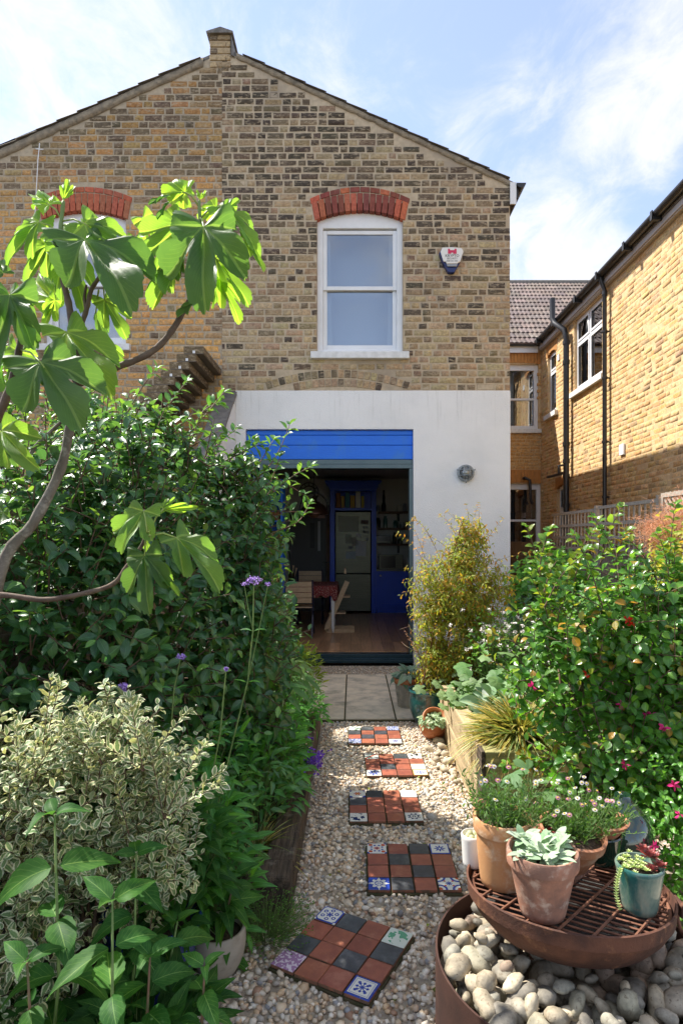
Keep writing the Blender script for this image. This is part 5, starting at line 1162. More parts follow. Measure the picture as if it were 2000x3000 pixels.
# cobbles beside the raised bed
sp = [(1255, 2190, .036), (1285, 2168, .042), (1300, 2180, .03), (1308, 2185, .04), (1280, 2203, .03), (1302, 2205, .03), (1280, 2222, .032), (1270, 2233, .028), (1315, 2228, .045), (1285, 2240, .026), (1300, 2250, .038), (1330, 2255, .036), (1325, 2272, .03), (1340, 2283, .028), (1352, 2262, .03)]
for ci, (u, v, s) in enumerate(sp): g0 = G(u, v, .03); g0.x = min(g0.x, .69); cobble((g0.x, g0.y, s * .55), s * 1.15, 'pale rounded cobble along the raised bed, %s from the tipped urn' % ORD[ci], 'cobbles along the raised bed', (.62, .56, .46))
g0 = G(670, 2680, .02); cobble((g0.x - .0, g0.y, .03), .045, 'single tan cobble at the foot of the crosswise sleeper', None, (.34, .25, .16));
# ---------------------------------------------------------------- leaves
def frames(D, N_):
    D = D / np.linalg.norm(D, axis=1, keepdims=True); X = np.cross(D, N_); l = np.linalg.norm(X, axis=1, keepdims=True); l[l < 1e-6] = 1; X = X / l; Z = np.cross(X, D); return np.stack([X, D, Z], 2)
def leaf_t(w=.3, sh=.8, n=4, fold=.25, droop=.25, peak=.42, tip=1.0, wave=0., serr=0., cols=1, curl=0., ph=0., petiole=.06):
    vs, lv, fs = [], [], []; m = cols * 2 + 1
    for j in range(n + 1):
        t = j / n; s_ = (math.sin(math.pi * t ** (math.log(.5) / math.log(peak)))) ** sh if 0 < t < 1 else 0.02
        if t > .5: s_ *= (1 - (t - .5) * (tip - 1)) if tip > 1 else 1
        hw = w / 2 * s_ * (1 + serr * (1 if j % 2 else -1)); y = petiole + (1 - petiole) * t
        for i in range(m):
            x = -1 + 2 * i / (m - 1); zz = abs(x) * hw * fold * 2 - droop * t * t + wave * math.sin(t * 9 + ph + (2 if x > 0 else 0)) * abs(x) - curl * (x * x) * hw
            vs.append((x * hw, y - droop * .3 * t * t, zz)); lv.append((x, t, 0))
    for j in range(n):
        for i in range(m - 1): a = j * m + i; fs.append((a, a + 1, a + m + 1, a + m))
    return np.array(vs), np.array(fs), np.array(lv)
def lobed_t(lobes, n=84, rings=7, sinus=.3, droop=.3, wave=.03, sharp=1.3, serr=.02, lw=.42, fold=.1, seed=0, base_r=.28):
    """palmate leaf; lobes = [(angle deg, length)]; junction at origin, tip along +y"""
    g = np.random.default_rng(seed); vs = [(0, 0, 0)]; lv = [(0, 0, 0)]; fs = []; L = [(R(a), l) for a, l in lobes]
    amax = max(abs(a) for a, _ in L) + .75; ang = [-amax + 2 * amax * i / (n - 1) for i in range(n)]; pr = []
    for i, th in enumerate(ang):
        r_ = base_r * (1 if abs(th) < amax - .3 else max(.25, (amax - abs(th)) / .3))
        for a, l in L:
            d = abs(th - a)
            # lobe as an ellipse-like petal starting at the junction
            hw = lw * (.75 if l < .7 else 1)
            if d < hw * 1.25: r_ = max(r_, l * max(0, 1 - (d / (hw * 1.25)) ** sharp) ** .55)
        pr.append(r_ * (1 + serr * math.sin(i * 2.1)))
    ph = g.uniform(0, 6)
    for i, th in enumerate(ang):
        a0 = min(L, key=lambda q: abs(q[0] - th)); d = th - a0[0]
        for k in range(1, rings + 1):
            r_ = pr[i] * k / rings; x, y = r_ * math.sin(th), r_ * math.cos(th)
            z = -droop * r_ * r_ + fold * r_ * min(abs(d) * 1.6, .5) + wave * r_ * math.sin(th * 5 + ph + r_ * 6)
            vs.append((x, y, z)); acr = r_ * math.sin(d) * 7; lv.append((max(-1, min(1, acr)), r_ * math.cos(d), 0))
    for i in range(n - 1):
        b0, b1 = 1 + i * rings, 1 + (i + 1) * rings; fs.append((0, b0, b1, b1))
        for k in range(rings - 1): fs.append((b0 + k, b0 + k + 1, b1 + k + 1, b1 + k))
    return np.array(vs), fs, np.array(lv)
def lobed_mesh(name, m, **k):
    v, f, lv = lobed_t(**k); me = bpy.data.meshes.new(name); me.from_pydata(v.tolist(), [], [q if q[2] != q[3] else q[:3] for q in f]); me.polygons.foreach_set('use_smooth', [True] * len(me.polygons))
    a = me.attributes.new('luv', 'FLOAT_VECTOR', 'POINT'); a.data.foreach_set('vector', lv.astype(np.float32).ravel()); a = me.attributes.new('tint', 'FLOAT_COLOR', 'POINT'); a.data.foreach_set('color', [1.] * 4 * len(v)); me.materials.append(m); return me
def emit(parent, T, Pn, Rm, S, C, m, nobj=0, name='leaf', stuff='foliage', score=None):
    """T templates; Pn (n,3) positions; Rm (n,3,3); S (n,) sizes; C (n,3) tints"""
    n = len(Pn); idx = rng.integers(0, len(T), n)
    if nobj:
        sc_ = (np.linalg.norm(Pn - np.array([0, 0, EYE]), axis=1)) / S if score is None else score
        u = CU + F * Pn[:, 0] / np.maximum(Pn[:, 1], .1); v = CV - F * (Pn[:, 2] - EYE) / np.maximum(Pn[:, 1], .1)
        sc_ = sc_ + 1e6 * ((u < 0) | (u > 2000) | (v > 3000) | (v < 0)); pk = np.argsort(sc_)[:nobj]
    else: pk = np.array([], int)
    mask = np.ones(n, bool); mask[pk] = False; VV, FF, LV, CC = [], [], [], []; off = 0
    for k, (tv, tf, tl) in enumerate(T):
        s = np.where(mask & (idx == k))[0]
        if len(s) == 0: continue
        W = np.einsum('nij,vj->nvi', Rm[s] * S[s][:, None, None], tv) + Pn[s][:, None, :]
        VV.append(W.reshape(-1, 3)); FF.append((tf[None] + (np.arange(len(s)) * len(tv))[:, None, None]).reshape(-1, 4) + off); off += len(s) * len(tv)
        LV.append(np.tile(tl, (len(s), 1))); CC.append(np.repeat(C[s], len(tv), 0))
    if VV:
        o = mesh_np(stuff, np.vstack(VV), np.vstack(FF), m, parent, {'luv': ('FLOAT_VECTOR', np.vstack(LV)), 'tint': ('FLOAT_COLOR', np.vstack(CC))}, smooth=True); o['kind'] = 'stuff'
    if len(pk):
        ms = [mesh_np(name, tv, tf, m, attrs={'luv': ('FLOAT_VECTOR', tl), 'tint': ('FLOAT_COLOR', np.ones((len(tv), 3)))}, smooth=True, obj=False) for tv, tf, tl in T]
        inv = Matrix.Translation(-wl(parent))
        for i in pk:
            o = bpy.data.objects.new(name, ms[idx[i]]); link(o); o.parent = parent; o.matrix_parent_inverse = inv
            o.matrix_basis = Matrix.Translation(Pn[i].tolist()) @ Matrix((Rm[i] * S[i]).tolist()).to_4x4(); o.color = (*C[i].tolist(), 1)
def tints(n, cols, var=.18):
    c = np.array(cols); k = rng.random((n, 1)); i = rng.integers(0, len(c), n); j = rng.integers(0, len(c), n); return (c[i] * k + c[j] * (1 - k)) * rng.uniform(1 - var, 1 + var, (n, 1))
def unit(a): return a / np.maximum(np.linalg.norm(a, axis=1, keepdims=True), 1e-6)
def tubes_np(name, A, B, r, m, parent, sag=0., seg=3, kd='stuff'):
    """many thin tapered stems from A to B with a slight bow"""
    n = len(A)
    if n == 0: return
    A, B = np.asarray(A, float), np.asarray(B, float); r = np.broadcast_to(r, (n,)); d = unit(B - A); ref = np.where(np.abs(d[:, 2:3]) > .9, np.array([[1., 0, 0]]), np.array([[0, 0, 1.]])); x = unit(np.cross(d, ref)); y = np.cross(x, d); vs = []
    L = np.linalg.norm(B - A, axis=1)
    for j in range(seg + 1):
        t = j / seg; c = A + (B - A) * t; c = c.copy(); c[:, 2] += sag * L * 4 * t * (1 - t)
        for k in range(4): a = k * math.pi / 2; vs.append(c + (x * math.cos(a) + y * math.sin(a)) * (r * (1 - .45 * t))[:, None])
    W = np.stack(vs, 1); fs = [(j * 4 + k, j * 4 + (k + 1) % 4, (j + 1) * 4 + (k + 1) % 4, (j + 1) * 4 + k) for j in range(seg) for k in range(4)]
    nv = W.shape[1]; Fa = (np.array(fs)[None] + (np.arange(n) * nv)[:, None, None]).reshape(-1, 4); o = mesh_np(name, W.reshape(-1, 3), Fa, m, parent, smooth=True)
    if kd: o['kind'] = kd
    return o
def bush(name, lab, cat, base, ells, nspr, T, m, ll, twig, per=6, spl=.16, nobj=100, cols=((1, 1, 1),), up=.35, rin=.55, angle=.8, group=None, stems=5, stem_r=.008, jit=.35, face=-1, whorl=False, lsz=.2, droop=0., parent=None, tipcols=None, stemmat=None, var=.18, sag=.02):
    t = parent or thing(name, lab, cat, base, group); n = nspr
    wts = np.array([e[1][0] * e[1][2] for e in ells]); ei = rng.choice(len(ells), n, p=wts / wts.sum()); C = np.array([e[0] for e in ells])[ei]; Rd = np.array([e[1] for e in ells])[ei]
    d = unit(rng.normal(0, 1, (n, 3))); fl = (d[:, 1] > .3) & (rng.random(n) < .6); d[fl, 1] *= -1
    rf_ = rin + (1.02 - rin) * rng.random(n) ** .6; Pb = C + d * Rd * rf_[:, None]; Pb[:, 2] = np.maximum(Pb[:, 2], base[2] + .03)
    D = unit(unit(d * np.array([1, 1, 1])) * .7 + np.array([0, 0, up]) + rng.normal(0, jit, (n, 3))); L = spl * rng.uniform(.6, 1.3, n)
    A = Pb - D * (L * .35)[:, None]; B = Pb + D * (L * .65)[:, None]
    tubes_np('twigs', A, B, stem_r * .32, twig, t, sag=sag)
    PP, DD, NN, SS, TT = [], [], [], [], []
    ref = unit(rng.normal(0, 1, (n, 3))); sx = unit(np.cross(D, ref)); sy = np.cross(D, sx)
    for k in range(per):
        f = (k + .6) / per; a = k * (2.4 if not whorl else 2.4) + rng.uniform(-.3, .3, n); side = sx * np.cos(a)[:, None] + sy * np.sin(a)[:, None]
        if not whorl and k % 2: pass
        fp = f if not whorl else .7 + .3 * f
        PP.append(A + (B - A) * fp + np.array([0, 0, 1]) * (sag * L * 4 * fp * (1 - fp))[:, None]); dd = unit(D * (1 - angle * (1 - .4 * f)) + side * angle + np.array([0, 0, -droop])); DD.append(dd)
        NN.append(unit(np.cross(np.cross(dd, D + side * .01), dd) * .6 + np.array([-.2, -.25, .9]) + rng.normal(0, .35, (n, 3)))); SS.append(ll * rng.uniform(1 - lsz * 1.6, 1 + lsz, n) * (1 - .35 * max(0, f - .6) / .4)); TT.append(np.full(n, f))
    PP, DD, NN, SS, TT = map(np.concatenate, (PP, DD, NN, SS, TT)); Cc = tints(len(PP), cols, var)
    if tipcols is not None: k = (TT > .72) & (rng.random(len(PP)) < tipcols[1]); Cc[k] = tints(k.sum(), tipcols[0])
    emit(t, T, PP, frames(DD, NN), SS, Cc, m, nobj)
    b0 = np.array(base, float)
    for i in range(stems):
        e = ells[i % len(ells)]; tip = np.array(e[0]) + rng.normal(0, .45, 3) * np.array(e[1]) * np.array([1, .6, .8]); s0 = b0 + np.array([rng.normal(0, .03), rng.normal(0, .03), 0]); q = MB(); mid = (s0 + tip) / 2 + rng.normal(0, .04, 3)
        q.tube([s0, s0 * .6 + mid * .4, mid, tip * .6 + mid * .4, tip], [stem_r * 1.3, stem_r * 1.15, stem_r, stem_r * .8, stem_r * .45], 7); q.build('stem', stemmat or twig, t, smooth=True)
        for _ in range(3): s1 = mid + (tip - mid) * rng.random(); e1 = s1 + rng.normal(0, .4, 3) * np.array(e[1]); q = MB(); q.tube([s1, (s1 + e1) / 2 + rng.normal(0, .02, 3), e1], [stem_r * .6, stem_r * .45, stem_r * .25], 5); q.build('branch', stemmat or twig, t, smooth=True)
    return t
# leaf materials
L = {}
L['fig'] = leafmat('fig_leaf', (.032, .095, .03), (.07, .15, .04), vein=(.42, .50, .18), back=(.15, .24, .08), rough=.45, spec=.3, trans=.5, side=13, vw=.12, tcol=(2.4, 2.6, .9), bump=1.)
L['hedge'] = leafmat('hedge_leaf', (.042, .115, .044), (.068, .165, .058), back=(.09, .15, .08), rough=.33, spec=.6, trans=.30, vw=.05, tcol=(2.4, 2.7, .8))
L['pitto'] = leafmat('variegated_leaf', (.165, .265, .11), (.215, .31, .145), vein=(.32, .4, .2), back=(.42, .43, .26), rough=.5, spec=.3, trans=.3, edge=(.74, .72, .52), tcol=(1.2, 1.2, .8), vw=.04)
L['broad'] = leafmat('broad_leaf', (.036, .12, .026), (.06, .17, .036), vein=(.18, .32, .09), rough=.55, spec=.22, trans=.42, side=8, vw=.035, tcol=(1.8, 2.2, .6), bump=.5)
L['shiny'] = leafmat('glossy_leaf', (.06, .165, .03), (.10, .225, .045), rough=.27, spec=.6, trans=.42, vw=.05, tcol=(2.2, 2.4, .6))
L['jas'] = leafmat('jasmine_leaf', (.19, .25, .04), (.30, .31, .06), rough=.45, spec=.35, trans=.5, vw=.08, tcol=(1.9, 1.7, .6))
L['soft'] = leafmat('soft_leaf', (.10, .20, .06), (.14, .25, .08), vein=(.25, .34, .16), rough=.6, trans=.38, side=7, tcol=(1.7, 1.9, .7))
L['mid'] = leafmat('mid_green_leaf', (.08, .235, .06), (.115, .29, .075), rough=.5, spec=.35, trans=.42, tcol=(1.9, 2.3, .6))
L['fatsia'] = leafmat('palmate_leaf', (.10, .20, .045), (.13, .24, .06), vein=(.26, .36, .12), rough=.36, trans=.36, side=12, vw=.05, tcol=(1.7, 1.9, .6))
L['silver'] = leafmat('silver_leaf', (.42, .50, .38), (.48, .56, .44), vein=(.58, .62, .48), back=(.5, .56, .46), rough=.9, spec=.1, trans=.18, sheen=.6, tcol=(1.1, 1.15, .8))
L['grass'] = leafmat('variegated_blade', (.12, .18, .03), (.17, .21, .04), vein=(.10, .16, .03), rough=.5, trans=.35, edge=(.55, .50, .22), tcol=(1.4, 1.4, .7), side=0.0001)
L['yellow'] = leafmat('golden_leaf', (.42, .42, .05), (.50, .48, .08), rough=.5, trans=.45, tcol=(1.3, 1.3, .7))
L['succ'] = leafmat('succulent_leaf', (.45, .52, .26), (.52, .58, .34), rough=.55, trans=.12, vw=.0)
L['maroon'] = leafmat('maroon_succulent_leaf', (.16, .035, .035), (.22, .06, .05), vein=(.2, .06, .05), rough=.35, trans=.15, vw=.0, tcol=(1.5, 1, 1))
L['petal'] = leafmat('petal', (1, 1, 1), (.95, .95, .95), vein=(.9, .9, .9), back=(.9, .9, .9), rough=.7, trans=.35, vw=.0, tcol=(1, 1, 1), side=.0001)
TL = lambda **k: [leaf_t(ph=i * 1.7, **k) for i in range(3)]
T_hedge = [leaf_t(w=.46, n=5, fold=.22, droop=d, peak=.5, wave=.015, ph=i) for i, d in enumerate((.1, .25, .4))]
T_pit = [leaf_t(w=.48, n=5, fold=.1, droop=d, peak=.52, wave=.05, ph=i * 2) for i, d in enumerate((.1, .25, .35))]
T_rnd = [leaf_t(w=.62, n=5, fold=.2, droop=d, peak=.5, wave=.02, ph=i * 2) for i, d in enumerate((.1, .3, .4))]
T_lan = [leaf_t(w=.26, n=5, fold=.25, droop=d, peak=.42, ph=i) for i, d in enumerate((.15, .35, .5))]
T_nar = [leaf_t(w=.2, n=4, fold=.3, droop=d, peak=.45, ph=i) for i, d in enumerate((.1, .3))]
T_big = [leaf_t(w=.42, n=16, fold=.18, droop=d, peak=.34, tip=1.6, wave=.022, serr=.035, cols=2, ph=i * 1.3) for i, d in enumerate((.25, .45, .65))]
T_oval = [leaf_t(w=.55, n=7, fold=.12, droop=d, peak=.5, cols=2, curl=-.3, ph=i) for i, d in enumerate((.1, .25, .4))]
GREENS = ((.8, .87, .95), (1.1, 1.1, 1), (1.5, 1.35, .85), (.65, .78, .9), (1., 1., .9))
# ================================================================ fig tree
fig = thing('fig_tree', 'young fig tree with large lobed leaves and one green fruit, left of the house', 'tree', (-1.3, 2.2, 0))
def PB(l, y): return [P(u, v, y + (dy[0] if dy else 0)) for u, v, *dy in l]
def limb(pts, r0, r1, m_, name, par=fig):
    # smooth the polyline and add knuckles
    q = [Vector(p) for p in pts]; out = []
    for i in range(len(q) - 1):
        p0, p1, p2, p3 = q[max(i - 1, 0)], q[i], q[i + 1], q[min(i + 2, len(q) - 1)]
        for k in range(5):
            t = k / 5; out.append(.5 * ((2 * p1) + (p2 - p0) * t + (2 * p0 - 5 * p1 + 4 * p2 - p3) * t * t + (3 * p1 - p0 - 3 * p2 + p3) * t ** 3))
    out.append(q[-1]); n = len(out); rr = [(r0 + (r1 - r0) * i / (n - 1)) * (1 + (.14 if i % 4 == 0 else rnd.uniform(-.03, .03))) for i in range(n)]
    b = MB(); b.tube(out, rr, 10); return b.build(name, m_, par, smooth=True)
trunk_pts = [Vector((-1.36, 2.25, 0)), Vector((-1.36, 2.22, .8))] + PB([(0, 1690), (100, 1530), (178, 1375), (207, 1240), (226, 1120)], 2.2)
tr_ = limb(trunk_pts, .023, .013, M['bark'], 'trunk')
def br(l, r0, r1, m_=None, y=2.2): return limb(PB(l, y), r0, r1, m_ or M['bark2'], 'branch')
br([(226, 1120), (232, 1060), (218, 990), (204, 900), (188, 830), (176, 760), (178, 700)], .015, .0085)
br([(178, 700), (180, 650), (187, 590)], .008, .006, M['gstem'])
br([(228, 1125), (300, 1098), (345, 1075), (420, 1045), (470, 1010), (510, 960), (538, 912, .02), (575, 850, .03)], .013, .0095)
br([(575, 850, .03), (595, 750, .03), (586, 640), (584, 588)], .009, .005, M['gstem'])
br([(-40, 1290), (0, 1210), (32, 1130), (52, 1050), (66, 960), (70, 900)], .014, .008, y=2.0)
br([(236, 960), (255, 905), (268, 850), (290, 815), (305, 790)], .009, .006); br([(252, 910), (248, 870), (254, 835)], .006, .004)
br([(-60, 1740), (30, 1745), (130, 1757), (240, 1740), (330, 1712), (372, 1660), (415, 1600), (432, 1560)], .010, .006, y=2.1)
br([(-30, 1050, .3), (60, 1330, .35), (120, 1290, .4), (230, 1190, .4)], .010, .006, M['bark'])
FL = [[(0, 1), (44, .80), (-45, .82), (92, .48), (-90, .46)], [(0, 1), (46, .74), (-44, .78), (94, .42), (-92, .45)], [(0, 1), (30, .74), (-32, .78)], [(0, 1), (40, .8), (-42, .78), (88, .6), (-86, .62)]]
FM = [lobed_mesh('leaf', L['fig'], lobes=FL[i % 4], lw=(.315, .33, .32, .38)[i % 4], droop=(.15, .35, .3, .5, .4, .1)[i], wave=.085, fold=.45, serr=.022, seed=i, base_r=(.47, .52, .46, .68)[i % 4], rings=9, n=150, sharp=4.2) for i in range(6)]
def figleaf(b, t, w=1., kindi=0, yo=0., yt=0., up=.5, roll=0., col=(1, 1, 1), L_=None, Y=2.2, stem=None, curl=0):
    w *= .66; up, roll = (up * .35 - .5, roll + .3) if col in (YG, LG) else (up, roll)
    p0, p1 = P(b[0], b[1], Y + yo), P(t[0], t[1], Y + yo + yt); d = p1 - p0; ln = d.length; d.normalize()
    nn = Vector((roll, -1 + up * .3, up)); nn = (nn - d * nn.dot(d)).normalized(); x = d.cross(nn); 
    o = bpy.data.objects.new('leaf', FM[kindi]); link(o); adopt(o, fig); mm = Matrix((x * w, d, nn)).transposed().to_4x4(); s = ln * .94
    o.matrix_basis = Matrix.Translation(p0) @ mm @ Matrix.Scale(s, 4); o.color = (*col, 1)
    if stem:
        ps = P(stem[0], stem[1], Y + (stem[2] if len(stem) > 2 else 0)); q = MB(); md = (ps + p0) / 2 + Vector((0, 0, .012)); q.tube([ps, md, p0, p0 + d * ln * .1], [.0035, .003, .0028, .002], 6); q.build('petiole', flat('petiole', (.30, .38, .08), .5), fig, smooth=True)
    return o
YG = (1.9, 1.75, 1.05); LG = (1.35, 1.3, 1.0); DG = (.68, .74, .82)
A_ = figleaf
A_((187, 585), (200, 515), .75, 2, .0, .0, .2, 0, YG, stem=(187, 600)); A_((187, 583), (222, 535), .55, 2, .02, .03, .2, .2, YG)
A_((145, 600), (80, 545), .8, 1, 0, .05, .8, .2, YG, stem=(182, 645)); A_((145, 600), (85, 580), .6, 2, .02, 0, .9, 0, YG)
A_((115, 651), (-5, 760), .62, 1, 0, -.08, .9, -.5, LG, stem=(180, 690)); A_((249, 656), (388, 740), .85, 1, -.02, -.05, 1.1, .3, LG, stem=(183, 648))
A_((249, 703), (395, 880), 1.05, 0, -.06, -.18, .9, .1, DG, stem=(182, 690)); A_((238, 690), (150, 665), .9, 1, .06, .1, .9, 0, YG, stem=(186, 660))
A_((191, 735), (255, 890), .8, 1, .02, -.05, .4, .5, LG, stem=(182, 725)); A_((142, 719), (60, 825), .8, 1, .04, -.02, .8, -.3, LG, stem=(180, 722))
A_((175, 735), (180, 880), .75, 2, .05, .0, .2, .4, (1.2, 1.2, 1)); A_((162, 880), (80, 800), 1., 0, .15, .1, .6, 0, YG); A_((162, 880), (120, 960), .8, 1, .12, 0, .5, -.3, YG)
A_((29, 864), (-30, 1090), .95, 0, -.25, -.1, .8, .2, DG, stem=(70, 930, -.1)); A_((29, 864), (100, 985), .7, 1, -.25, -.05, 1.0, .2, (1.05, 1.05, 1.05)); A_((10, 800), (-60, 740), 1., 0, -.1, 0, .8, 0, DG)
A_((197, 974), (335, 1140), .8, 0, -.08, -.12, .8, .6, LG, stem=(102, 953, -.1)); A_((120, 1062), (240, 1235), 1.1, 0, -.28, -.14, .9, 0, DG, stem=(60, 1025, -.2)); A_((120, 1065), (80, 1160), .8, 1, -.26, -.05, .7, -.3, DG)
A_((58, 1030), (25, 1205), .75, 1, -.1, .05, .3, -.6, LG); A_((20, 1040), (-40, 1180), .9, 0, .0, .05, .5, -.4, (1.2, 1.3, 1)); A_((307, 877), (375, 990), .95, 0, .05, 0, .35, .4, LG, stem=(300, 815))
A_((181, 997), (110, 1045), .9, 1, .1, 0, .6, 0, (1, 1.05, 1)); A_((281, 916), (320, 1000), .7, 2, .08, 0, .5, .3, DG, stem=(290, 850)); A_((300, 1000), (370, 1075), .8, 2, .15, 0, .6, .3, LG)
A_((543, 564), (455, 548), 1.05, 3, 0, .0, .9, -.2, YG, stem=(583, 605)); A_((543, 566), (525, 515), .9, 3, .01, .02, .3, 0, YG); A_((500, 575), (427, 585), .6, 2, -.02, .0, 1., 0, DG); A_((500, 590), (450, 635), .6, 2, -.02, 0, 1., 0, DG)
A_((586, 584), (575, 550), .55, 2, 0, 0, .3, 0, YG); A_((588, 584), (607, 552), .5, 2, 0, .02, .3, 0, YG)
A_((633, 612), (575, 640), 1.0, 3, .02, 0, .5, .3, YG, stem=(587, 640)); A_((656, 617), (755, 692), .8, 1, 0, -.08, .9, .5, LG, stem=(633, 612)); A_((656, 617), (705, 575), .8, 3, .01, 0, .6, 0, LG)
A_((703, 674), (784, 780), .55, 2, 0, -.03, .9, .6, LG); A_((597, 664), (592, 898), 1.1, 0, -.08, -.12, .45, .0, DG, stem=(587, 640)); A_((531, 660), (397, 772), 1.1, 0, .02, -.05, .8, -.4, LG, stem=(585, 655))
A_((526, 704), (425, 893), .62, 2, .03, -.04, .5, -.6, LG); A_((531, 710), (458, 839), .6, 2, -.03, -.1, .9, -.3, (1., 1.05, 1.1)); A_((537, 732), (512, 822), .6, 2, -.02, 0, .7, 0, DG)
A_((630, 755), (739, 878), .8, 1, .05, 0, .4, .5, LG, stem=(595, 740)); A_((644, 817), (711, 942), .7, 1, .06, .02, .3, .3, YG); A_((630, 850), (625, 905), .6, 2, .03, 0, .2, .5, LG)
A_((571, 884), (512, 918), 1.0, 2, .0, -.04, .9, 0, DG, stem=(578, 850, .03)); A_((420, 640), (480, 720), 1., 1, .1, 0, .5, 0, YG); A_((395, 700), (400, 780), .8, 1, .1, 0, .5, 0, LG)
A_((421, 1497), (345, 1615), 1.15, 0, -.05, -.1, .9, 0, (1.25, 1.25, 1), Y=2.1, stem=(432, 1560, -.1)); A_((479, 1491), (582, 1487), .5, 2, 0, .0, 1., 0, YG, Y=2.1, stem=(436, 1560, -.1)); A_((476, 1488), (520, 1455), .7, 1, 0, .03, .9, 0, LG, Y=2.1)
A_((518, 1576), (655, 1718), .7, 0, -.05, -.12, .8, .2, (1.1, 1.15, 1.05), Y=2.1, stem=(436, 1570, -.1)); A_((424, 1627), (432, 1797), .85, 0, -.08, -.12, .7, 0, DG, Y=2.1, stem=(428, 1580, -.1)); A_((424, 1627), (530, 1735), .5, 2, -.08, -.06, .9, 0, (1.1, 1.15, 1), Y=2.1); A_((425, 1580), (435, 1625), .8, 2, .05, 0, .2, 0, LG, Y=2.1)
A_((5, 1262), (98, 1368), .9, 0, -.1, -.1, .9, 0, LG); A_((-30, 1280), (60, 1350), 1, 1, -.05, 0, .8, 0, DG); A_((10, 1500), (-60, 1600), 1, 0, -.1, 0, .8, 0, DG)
fc = P(178, 703, 2.16); q = MB(); q.lathe([(0, -.034), (.012, -.033), (.026, -.022), (.031, 0), (.028, .014), (.018, .027), (.008, .034), (0, .036)], fc, 24, Matrix.Rotation(R(78), 3, 'X') @ Matrix.Rotation(R(12), 3, 'Y')); q.build('fruit', mk('fig_fruit', (.02, .10, .025), (.035, .14, .03), sc=30, st=(3, 3, 1), rough=.4, coat=.2), fig, smooth=True)
# ================================================================ big hedge shrub (left)
HE = [((-1.32, 2.75, 1.0), (.42, .45, 1.05)), ((-1.12, 3.1, 1.1), (.42, .5, 1.05)), ((-1.05, 3.6, 1.3), (.38, .5, 1.05)), ((-.88, 4.0, 1.05), (.36, .45, 1.1)), ((-1.25, 3.4, 1.85), (.35, .6, .5)), ((-.75, 3.9, 1.7), (.30, .35, .42)), ((-.62, 3.7, .85), (.25, .35, .6))]
T0 = bush('honeysuckle_hedge', 'tall dense dark green leafy hedge shrub filling the left of the garden', 'shrub', (-1.1, 3.3, 0), HE, 2000, T_hedge, L['hedge'], .09, M['twig'], per=7, spl=.2, nobj=300, cols=GREENS, rin=.62, angle=.75, stems=9, stem_r=.012, up=.3, tipcols=(((2.6, 2.0, 1.1), (1.9, 1.7, 1.)), .25))
def shoot(par, pts, r0, T, m_, ll, nl, cols, nobj=0, tw=None, ang=.8, whorl2=True, up=.3):
    q = [Vector(p) for p in pts]; out = []
    for i in range(len(q) - 1):
        p0, p1, p2, p3 = q[max(i - 1, 0)], q[i], q[i + 1], q[min(i + 2, len(q) - 1)]
        for k in range(6): t = k / 6; out.append(.5 * ((2 * p1) + (p2 - p0) * t + (2 * p0 - 5 * p1 + 4 * p2 - p3) * t * t + (3 * p1 - p0 - 3 * p2 + p3) * t ** 3))
    out.append(q[-1]); n = len(out); b = MB(); b.tube(out, [r0 * (1 - .7 * i / n) for i in range(n)], 6); b.build('shoot', tw or M['rstem'], par, smooth=True)
    PP, DD, NN, SS = [], [], [], []
    for j in range(nl):
        f = .12 + .88 * j / (nl - 1); x = f * (n - 1); i = min(int(x), n - 2); p = out[i].lerp(out[i + 1], x - i); d = (out[i + 1] - out[i]).normalized()
        s = d.cross(Vector((0, 0, 1))).normalized(); s2 = s.cross(d); a = j * 1.57 + rnd.uniform(-.3, .3)
        for sg in ((1, -1) if whorl2 else (1,)):
            side = (s * math.cos(a) + s2 * math.sin(a)) * sg; dd = d * (1 - ang * .6) + side * ang + Vector((0, 0, up * .4)); PP.append(p); DD.append(dd); NN.append(Vector((rnd.gauss(0, .4), -.3 + rnd.gauss(0, .3), 1))); SS.append(ll * rnd.uniform(.7, 1.15) * (1 - .4 * max(0, f - .7)))
        if j == nl - 1:
            for _ in range(3): PP.append(p); DD.append(d + Vector((rnd.gauss(0, .4), rnd.gauss(0, .4), rnd.gauss(0, .4)))); NN.append(Vector((0, -.4, 1))); SS.append(ll * .7)
    PP, DD, NN, SS = np.array(PP), np.array(DD), np.array(NN), np.array(SS); emit(par, T, PP, frames(DD, NN), SS, tints(len(PP), cols), m_, nobj)
BR = ((1.6, 1.5, 1.), (2.3, 2.0, 1.), (1., 1., 1.))
for l, k in (([(560, 1560), (700, 1450), (800, 1350), (848, 1245)], 13), ([(640, 1600), (760, 1480), (850, 1400), (912, 1368)], 13), ([(600, 1500), (700, 1420), (800, 1400), (890, 1450)], 12), ([(680, 1640), (780, 1570), (870, 1530), (905, 1478)], 9), ([(560, 1400), (640, 1300), (690, 1260)], 9), ([(500, 1330), (590, 1230), (655, 1150)], 8), ([(520, 1400), (560, 1290), (590, 1210), (640, 1180)], 10), ([(600, 1450), (680, 1340), (740, 1290)], 9), ([(430, 1290), (500, 1180), (545, 1120)], 8), ([(640, 1700), (760, 1600), (840, 1570)], 8), ([(350, 1250), (420, 1130), (460, 1080)], 8), ([(680, 1500), (770, 1450), (820, 1340)], 9), ([(650, 1430), (740, 1380), (800, 1290)], 9), ([(660, 1560), (740, 1500), (870, 1500)], 9), ([(600, 1380), (700, 1330), (760, 1300)], 9)):
    Y = 3.9; shoot(T0, [P(u, v, Y + .04 * i) for i, (u, v) in enumerate(l)], .006, T_hedge, L['hedge'], .085, k, BR, nobj=8)
